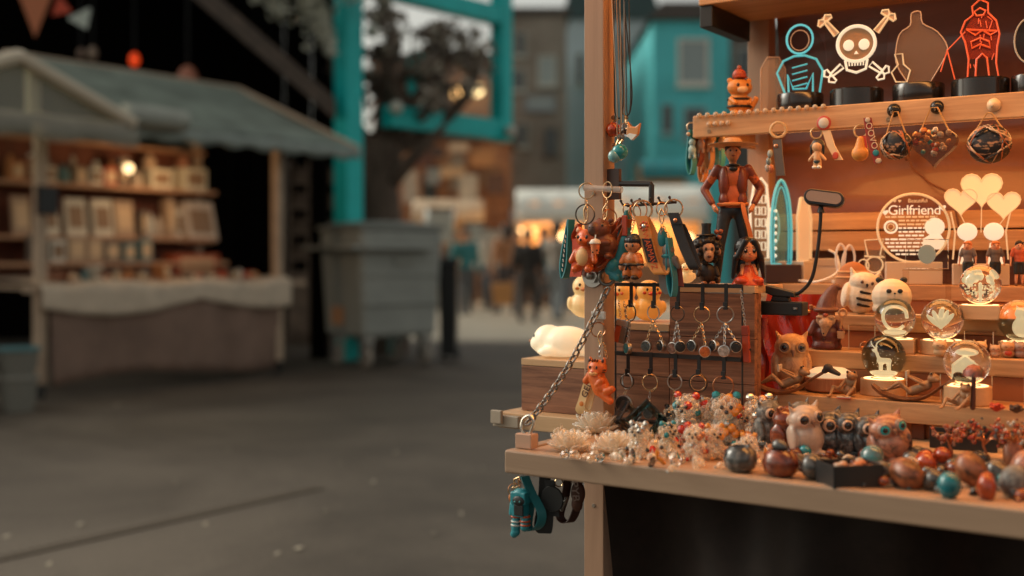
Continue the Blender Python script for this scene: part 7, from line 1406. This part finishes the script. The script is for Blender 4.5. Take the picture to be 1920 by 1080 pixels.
# glass cube frames
CK = GL((.02, .10, .11), .05); GY = GL((.25, .25, .24), .05)
def cube_frame(px, py, a, m_, rot, label, zz=ZB):
    p = tz(px, py, zz); s = mpp(p); t = thing('glass_frame', label, 'glass ornament', p, 0, 'square glass frames'); A_ = a*s/2; w = a*s*.2
    T = Tm((0, 0, A_*1.25), rz=rot[2], ry=rot[1], rx=rot[0])
    for x in (-1, 1):
        obj('bar', MB().box((x*(A_-w/2), 0, 0), (w, w*1.6, 2*A_), T=T), m_, t, 0, .0006); obj('bar', MB().box((0, 0, x*(A_-w/2)), (2*A_-2*w-.0004, w*1.6, w), T=T), m_, t, 0, .0006)
cube_frame(1212, 822, 56, CK, (8, 45, 30), 'large dark teal square glass frame standing on its corner'); cube_frame(1176, 804, 46, GY, (-12, 40, 60), 'smoky square glass frame left of the teal one'); cube_frame(1262, 800, 40, GY, (10, 52, 10), 'smoky tilted glass frame behind the bead bears'); cube_frame(1242, 832, 36, CK, (15, 30, -40), 'small dark teal glass frame right of the large one')
# beaded animals
BC = [CRYS((.95, .86, .72), .3), CRYS((.92, .76, .56), .34)]
DKST_ = MOT(((.35, (.012, .011, .011)), (.5, (.06, .06, .056)), (.65, (.2, .19, .17))), 70, .2, .3, .6); REDS_ = MOT(((.35, (.04, .01, .007)), (.5, (.14, .03, .014)), (.65, (.28, .08, .03))), 90, .25, .3, .5); BLKS_ = MOT(((.4, (.008, .008, .009)), (.72, (.1, .1, .095))), 120, .25, .3, .5); AMB_ = MOT(((.3, (.12, .02, .008)), (.7, (.42, .1, .025))), 60, .2, .2, .6)
GLB = CRYS((.97, .93, .86), .22)
BCOL = {'r': M((.55, .03, .012), .12, coat=.6), 'o': M((.65, .25, .03), .15, coat=.6), 't': M((.01, .22, .26), .12, coat=.6), 'k': M((.012, .01, .01), .1, coat=.6), 'a': M((.5, .16, .05), .15, coat=.5), 's': M((.5, .48, .44), .15, .8)}
def bead_bear(px, py, wpx, accents, label, seed, zz=ZB, rz=0):
    p = tz(px, py, zz); s = mpp(p)*wpx/52; t = thing('bead_animal', label, 'beaded animal', p, face(p, rz), 'beaded crystal animals'); rn = random.Random(seed)
    gr = {}
    def put(key, c, r): gr.setdefault(key, MB()).ell([q*s for q in c], r*s, 8, 6)
    for cz_, R, rb, n in ((22, 19, 7.6, 30), (56, 18.5, 7.4, 30)):
        for i in range(n):
            z = 1-2*(i+.5)/n; a = i*2.4; q = math.sqrt(1-z*z); put(('c' if i % 2 else 'd') if rn.random() < .9 else rn.choice(accents), (R*q*cos(a), R*q*sin(a), cz_+R*z*.92), rb)
    for x in (-1, 1):
        put(accents[0], (x*16, 0, 76), 7); put('c', (x*20, -6, 26), 6.5); put(accents[-1], (x*24, -12, 20), 5); put('c', (x*12, -16, 6), 7); put('k', (x*7, -24.5, 60), 3.4); put(accents[0], (x*12, -22, 4), 4.5)
    put('k', (0, -26.5, 53), 3.6); put('s', (rn.uniform(-5, 5), -18, 34), 5)
    for key, mb in gr.items(): o = obj({'c': 'clear_beads', 'd': 'glass_beads', 'k': 'eye_beads'}.get(key, 'coloured_beads'), mb, BC[seed % 2] if key == 'c' else GLB if key == 'd' else BCOL[key], t, 0, kind='stuff')
BL_ = [(1288, 826, 58, 'rt', 'clear beaded bear with red and teal beads, leftmost of the bears'), (1334, 812, 54, 'sr', 'clear beaded bear with red heart beads behind the leftmost'), (1362, 832, 62, 'to', 'clear beaded bear with teal ears and amber feet in the middle'), (1424, 832, 62, 'sa', 'clear beaded bear with silver beads beside the red owl'), (1302, 862, 44, 'ra', 'small clear beaded animal with red beads at the front edge'), (1252, 852, 40, 'tk', 'small clear beaded animal with dark beads near the front edge'), (1198, 858, 44, 'sk', 'small smoky beaded animal right of the crystal lotus'), (1340, 860, 42, 'or', 'small amber beaded animal at the front edge'), (1404, 868, 36, 'oa', 'little beaded fish with orange beads before the silver bear'), (1262, 800, 40, 'ks', 'beaded animal under the smoky glass frame'), (1300, 790, 40, 'ro', 'beaded animal with red petals behind the bears'), (1385, 795, 44, 'ra', 'tall red and amber beaded animal behind the middle bear')]
for i, (px, py, w, ac, lb) in enumerate(BL_): bead_bear(px, py, w, ac, lb, i, rz=[-20, 15, 0, 25, -10, 30][i % 6])
# loose crystals and gem points between the bears
GEMC = [BCOL['r'], BCOL['o'], BCOL['t'], BC[0], BC[1], GL((.3, .3, .3), .05), BCOL['a'], M((.55, .52, .46), .2)]
rn = random.Random(21); names_ = ['red', 'amber', 'teal', 'clear', 'pale', 'smoky', 'rust', 'white']
spots = [(1222, 852), (1236, 862), (1270, 868), (1318, 872), (1350, 878), (1180, 842), (1206, 836), (1326, 786), (1344, 780), (1312, 778), (1368, 786), (1282, 780), (1376, 868), (1392, 846), (1448, 848), (1462, 842), (1284, 852), (1246, 872), (1160, 862), (1112, 850), (1098, 862), (1186, 870), (1322, 848), (1408, 850), (1268, 836), (1440, 868), (1128, 862), (1305, 880), (1262, 886), (1220, 876)]
near = ['before the smoky bead animal', 'by the front rail', 'below the red beaded bear', 'in front of the amber bead animal', 'near the grey stone cup', 'between lotus and cubes', 'under the large teal frame', 'behind the leftmost bears', 'high among the red petals', 'behind the glass frames', 'behind the middle bear', 'beside the smoky tilted frame', 'left of the grey stone cup', 'beside the amber feet', 'between cup and red owl', 'under the red owl', 'between the two red beaded animals', 'on the front rail side of the dark beads', 'beside the second lotus', 'between both lotuses', 'before the corner lotus', 'in front of the second lotus', 'in the middle of the bears', 'left of the silver bear', 'below the small teal frame', 'between the two stone cups', 'under the glinting lotus', 'at the rail below the red beads', 'at the rail below the dark beads', 'at the rail left of the red beads']
for i, (px, py) in enumerate(spots):
    p = tz(px, py, ZB); s = mpp(p); k = i % 8; t = thing('crystal_point' if i % 2 else 'tumbled_gem', f'{names_[k]} {"crystal point" if i % 2 else "tumbled gem"} {near[i]}', 'gemstone', p, rn.uniform(0, 6)); r = rn.uniform(7, 11)*s
    if i % 2: obj('crystal', MB().lathe([(r*.5, 0), (r*.55, r*1.5), (.0003, r*2.6)], seg=6, T=Tm((0, 0, r*.25), rx=rn.uniform(-40, 40), ry=rn.uniform(-40, 40))), GEMC[k], t, 0); obj('facet_base', MB().ell((0, 0, r*.3), (r*.6, r*.5, r*.3), 6, 4), GEMC[k], t, 0)
    else: obj('gem', rock((0, 0, r*.8), (r, r*.9, r*.8), i, .3, 9, 6), GEMC[k], t, 25); obj('chip', rock((r*1.2, r*.2, r*.3), r*.35, i+50, .3, 7, 5), GEMC[(k+3) % 8], t, 25)
# dense scatter of small clear crystals and dark gems
rn = random.Random(77)
for i in range(110):
    px = rn.uniform(1035, 1465); py = rn.uniform(818, 868)+(px-1040)*.04; p = tz(px, py, ZB); s = mpp(p); t = thing('clear_crystal', 'small clear faceted crystal among the beaded animals and lotuses', 'gemstone', p, rn.uniform(0, 6), 'small clear crystals scattered on the flap')
    r = rn.uniform(6, 12)*s; m_ = rn.choice([GLC, GLC, BC[0], BC[1], GL((.95, .9, .82), .02)]); obj('crystal', MB().ell((0, 0, r*.8), (r, r*.85, r*.8), 7, 5, Tm(rx=rn.uniform(-12, 12))), m_, t, 0); obj('crystal_tip', MB().lathe([(r*.4, 0), (.0003, r*1.1)], (r*.5, 0, r*1.1), 5), m_, t, 0)
for i in range(90):
    px = rn.uniform(1480, 1918); py = 872+(px-1480)*.10+rn.uniform(-30, 26); p = tz(px, py, ZB); s = mpp(p); t = thing('dark_gem', 'small polished gem in the crowded front right of the flap', 'gemstone', p, rn.uniform(0, 6), 'small dark gems crowded on the flap')
    r = rn.uniform(8, 15)*s; m_ = rn.choice([DKST_, REDS_, BLKS_, AMB_, DKST_, BCOL['t'], BC[1]]); obj('gem', rock((0, 0, r*.75), (r, r*.85, r*.8), i+200, .3, 11, 8), m_, t, 50); obj('chip', rock((r*1.1, 0, r*.3), r*.4, i+300, .3, 7, 5), m_, t, 30)
# red petals and white arch ring
p = at_z(1386, 815, ZB); t = thing('stone_ring', 'white polished stone ring standing among the beaded bears', 'ring', p, face(p, 20)); s = mpp(p); obj('ring', MB().tor((0, 0, 36*s), 15*s, 4.4*s, sz=1.25), M((.6, .55, .47), .25, coat=.3), t); obj('stand', MB().lathe([(12*s, 0), (10*s, 12*s), (6*s, 16*s)], seg=14), M((.3, .12, .05), .4), t)
# stone owls
GREY = MOT(((.35, (.05, .05, .047)), (.5, (.14, .14, .13)), (.62, (.3, .29, .26))), 110, .45, .3); BLKS = MOT(((.35, (.012, .012, .013)), (.5, (.05, .052, .052)), (.62, (.2, .2, .19))), 120, .3, .25, .3)
REDS = MOT(((.35, (.05, .012, .008)), (.5, (.16, .035, .015)), (.65, (.3, .07, .025))), 60, .25, .1, .5); WHT = MOT(((.3, (.42, .3, .22)), (.7, (.55, .42, .33))), 50, .35, .1, .3); PNK = MOT(((.38, (.05, .04, .035)), (.5, (.36, .15, .09)), (.7, (.5, .27, .17))), 55, .35, .15, .3)
EW = M((.5, .33, .23), .3, coat=.4); ED = M((.02, .012, .01), .15, coat=.5)
ow = [(1445, 832, 58, 92, 45, -6, 'speckled grey stone owl at the back beside the white ring', GREY, EW, ED), (1478, 846, 66, 88, 55, -6, 'dark red stone owl right of the beaded bears', REDS, EW, ED), (1507, 838, 54, 96, 40, -8, 'speckled grey stone owl behind the white one', GREY, EW, ED), (1520, 852, 70, 98, 30, -10, 'white quartz owl between the red and black owls', WHT, EW, ED), (1566, 846, 72, 84, 36, -14, 'black speckled stone owl in front of its twin', BLKS, EW, ED), (1600, 832, 60, 84, 30, -10, 'second black stone owl just behind the first black one', BLKS, EW, ED), (1642, 850, 62, 84, 32, -14, 'dark grey stone owl behind the teal eyed owl', BLKS, EW, ED), (1676, 862, 76, 90, 28, -14, 'pink and grey stone owl with teal eyes', PNK, M((.3, .2, .15), .3), M((.01, .34, .36), .15, coat=.5))]
for px, py, w, hh, yw, rl, lb, m_, e1, e2 in ow:
    p = tz(px, py, ZB); s = mpp(p)*1.02; owl(p, w*s, hh*s, face(p, yw), lb, m_, e1, e2, roll=rl)
# stone cups, spheres, tray
def cup(px, py, wpx, m_, label, lid=None):
    p = tz(px, py, ZB); s = mpp(p)*wpx/60; t = thing('stone_pot', label, 'stone pot', p, 0, 'round stone pots at the front')
    obj('pot', MB().lathe([(16*s, 0), (26*s, 8*s), (30*s, 22*s), (26*s, 36*s), (19*s, 42*s), (17*s, 40*s), (20*s, 24*s), (12*s, 8*s)], seg=28), m_, t, 60); obj('rim', MB().tor((0, 0, 41.5*s), 18*s, 1.8*s, ax='z'), lid or m_, t)
    return t, s
DKST = MOT(((.35, (.012, .011, .011)), (.5, (.06, .06, .056)), (.65, (.2, .19, .17))), 40, .2, .05, .6)
cup(1388, 884, 66, DKST, 'grey and black banded stone pot at the front rail'); t, s = cup(1464, 893, 70, REDS, 'dark red polished stone pot at the front rail'); obj('pebble', rock((0, 0, 48*s), (14*s, 13*s, 10*s), 4, .2), DKST, t)
p = at_z(1592, 908, ZB); t = thing('stone_tray', 'black square tray of small stones at the front of the flap', 'tray', p, face(p, 28)); s = mpp(p)
obj('tray_floor', MB().bb(-48*s, 48*s, -34*s, 34*s, 0, 4*s), BLACK, t, 0)
for a_, b__ in (((-48, 48), (-36, -34)), ((-48, 48), (34, 36)), ((-50, -48), (-36, 36)), ((48, 50), (-36, 36))): obj('tray_side', MB().bb(a_[0]*s, a_[1]*s, b__[0]*s, b__[1]*s, 0, 42*s), BLACK, t, 0, .0008)
rn = random.Random(31)
for k in range(14):
    q = p+V((rn.uniform(-34, 34)*s, rn.uniform(-22, 22)*s, 38*s)); o = rock((0, 0, 0), (rn.uniform(7, 11)*s, 7*s, 5*s), k, .25, 10, 7)
    o = obj('tray_stone', o, rn.choice([REDS, PNK, WHT, M((.5, .18, .08), .3)]), t, 60, loc=(rn.uniform(-36, 36)*s, rn.uniform(-24, 24)*s, 34*s+rn.uniform(0, 6)*s))
def stone(px, py, r, m_, label, squash=(1, 1, 1), seed=1, zz=ZB, name='polished_stone', amp=.14):
    p = tz(px, py, zz); s = mpp(p)*r; t = thing(name, label, 'stone', p, random.uniform(0, 6), 'polished stones on the flap')
    obj('stone', rock((0, 0, s*squash[2]*.97), [s*q for q in squash], seed, amp, 20, 14), m_, t, 60); return t, s
TQ = MOT(((.35, (.005, .07, .08)), (.55, (.01, .2, .23)), (.75, (.05, .4, .43))), 30, .25, .1, .5); TAN = MOT(((.38, (.03, .015, .01)), (.48, (.25, .08, .03)), (.65, (.4, .17, .08))), 34, .4, .5, .2); AMB = MOT(((.3, (.2, .02, .008)), (.7, (.5, .09, .02))), 30, .2, .05, .5)
sts = [(1524, 898, 26, DKST, 'dark speckled stone sphere left of the black tray', (1, 1, 1.1), .06), (1634, 878, 26, MOT(((.35, (.1, .1, .095)), (.6, (.05, .22, .24))), 50, .2, .05, .5), 'grey and teal stone sphere on the back corner of the tray', (1, 1, 1), .05), (1702, 912, 34, TAN, 'large tan and black stone right of the tray', (1.15, 1, .9), .2), (1748, 918, 26, DKST, 'grey black stone beside the large tan one', (1, 1, .95), .2), (1780, 936, 30, TQ, 'turquoise stone egg at the front rail', (.9, .9, 1.05), .03), (1818, 910, 32, TAN, 'pale orange stone behind the turquoise egg', (.9, 1, 1.25), .15), (1848, 934, 26, AMB, 'red amber stone right of the turquoise egg', (.8, .9, 1.25), .2), (1738, 876, 26, AMB, 'small red amber stone behind the tan stone', (1.1, 1, .8), .2), (1770, 872, 24, AMB, 'orange red stone below the left gem tree', (1, 1, .9), .2), (1876, 902, 30, DKST, 'grey stone between the amber stones at right', (1, 1, .9), .2), (1900, 930, 30, GREY, 'grey green stone in the right corner', (1, 1, 1.1), .2), (1898, 880, 26, TAN, 'tan crystal behind the grey stone at right', (.8, .8, 1.5), .3), (1838, 872, 24, DKST, 'small dark stone between the gem trees', (1, 1, .8), .2), (1476, 868, 20, AMB, 'orange agate chip by the red pot', (1.2, 1, .6), .3), (1500, 874, 16, BLKS, 'black pebble right of the red pot', (1, 1, .8), .2), (1920, 900, 30, PNK, 'pink stone cut by the right edge of the photo', (1, 1, 1), .2), (1655, 898, 20, BLKS, 'black stone against the right side of the tray', (1, 1, 1), .1), (1710, 872, 18, BLKS, 'small black stone right of the teal eyed owl', (1, 1, .8), .2), (1690, 880, 16, TAN, 'tan pebble in front of the teal eyed owl', (1.2, 1, .6), .2)]
for i, (px, py, r, m_, lb, sq, am) in enumerate(sts): stone(px, py, r*.84, m_, lb, sq, i+3, amp=am*1.5)
# gem trees
def gem_tree(px, py, hpx, wpx, cols_, label, seed):
    p = tz(px, py, ZB); s = mpp(p); t = thing('gem_tree', label, 'gem tree', p, 0, 'wire gem trees'); rn = random.Random(seed); h = hpx*s
    obj('base', rock((0, 0, 6*s), (18*s, 14*s, 7*s), seed, .25), DKST, t, 60); b = MB(); b.tube(bez([(0, 0, 6*s), (3*s, 0, h*.3), (-2*s, 0, h*.5), (0, 0, h*.65)], 5), 2.6*s, 7)
    tips = []
    for k in range(16):
        a = rn.uniform(0, 6.28); q = V((wpx*.5*s*cos(a)*rn.uniform(.4, 1), wpx*.35*s*sin(a), h*rn.uniform(.6, 1))); b.tube(bez([(0, 0, h*.5), V((q.x*.4, q.y*.4, h*.66)), q], 4), .0006, 5); tips.append(q)
    obj('wire_trunk', organic(b, .0009, 1) if False else b, COPPER, t)
    for k in range(80): q = tips[k % 16]; obj('gem_leaf', rock(q+V((rn.gauss(0, 5)*s, rn.gauss(0, 4)*s, rn.gauss(0, 4)*s)), rn.uniform(2.6, 4.4)*s, k, .3, 6, 4), cols_[k % len(cols_)], t, 0)
gem_tree(1782, 862, 74, 62, [AMB, PNK, M((.3, .12, .08), .3)], 'gem tree with pink brown stone leaves, left of the trees', 1); gem_tree(1846, 862, 84, 66, [AMB, M((.3, .03, .012), .25), BLKS], 'gem tree with dark red stone leaves in the middle', 2); gem_tree(1902, 872, 92, 70, [M((.4, .36, .3), .3), TAN, AMB], 'gem tree with pale grey and orange leaves at the right', 3)
# dark sign under the lowest step
p = on(1806, 1.66, .8305); t = thing('small_sign', 'small dark sign with worn gold lettering under the lowest step', 'sign', p, rad(4)); s = mpp(p); obj('board', MB().bb(-60*s, 60*s, -.002, .002, 0, 40*s), BLACK, t, 0, .0008); wtext(t, 'IUICIUTHC', 13*s, M((.3, .16, .05), .4, .5), (4*s, -.0026, 30*s), (pi/2, 0, 0)); obj('gold_line', MB().bb(-56*s, -34*s, -.0028, -.0021, 29*s, 31*s), M((.4, .2, .06), .4, .5), t, 0)
for i, (px, py) in enumerate([(1700, 850), (1722, 842), (1742, 836)]):
    p = tz(px, py, ZB); t = thing('tumbled_gem', 'dark faceted gem %s in the shadow behind the teal eyed owl' % ['nearest', 'in the middle', 'farthest'][i], 'gemstone', p); s = mpp(p); obj('gem', rock((0, 0, 12*s), (16*s, 13*s, 12*s), i+80, .35, 9, 6), BLKS, t, 20); obj('chip', rock((18*s, 0, 5*s), 6*s, i+90, .3, 7, 5), DKST, t, 20)
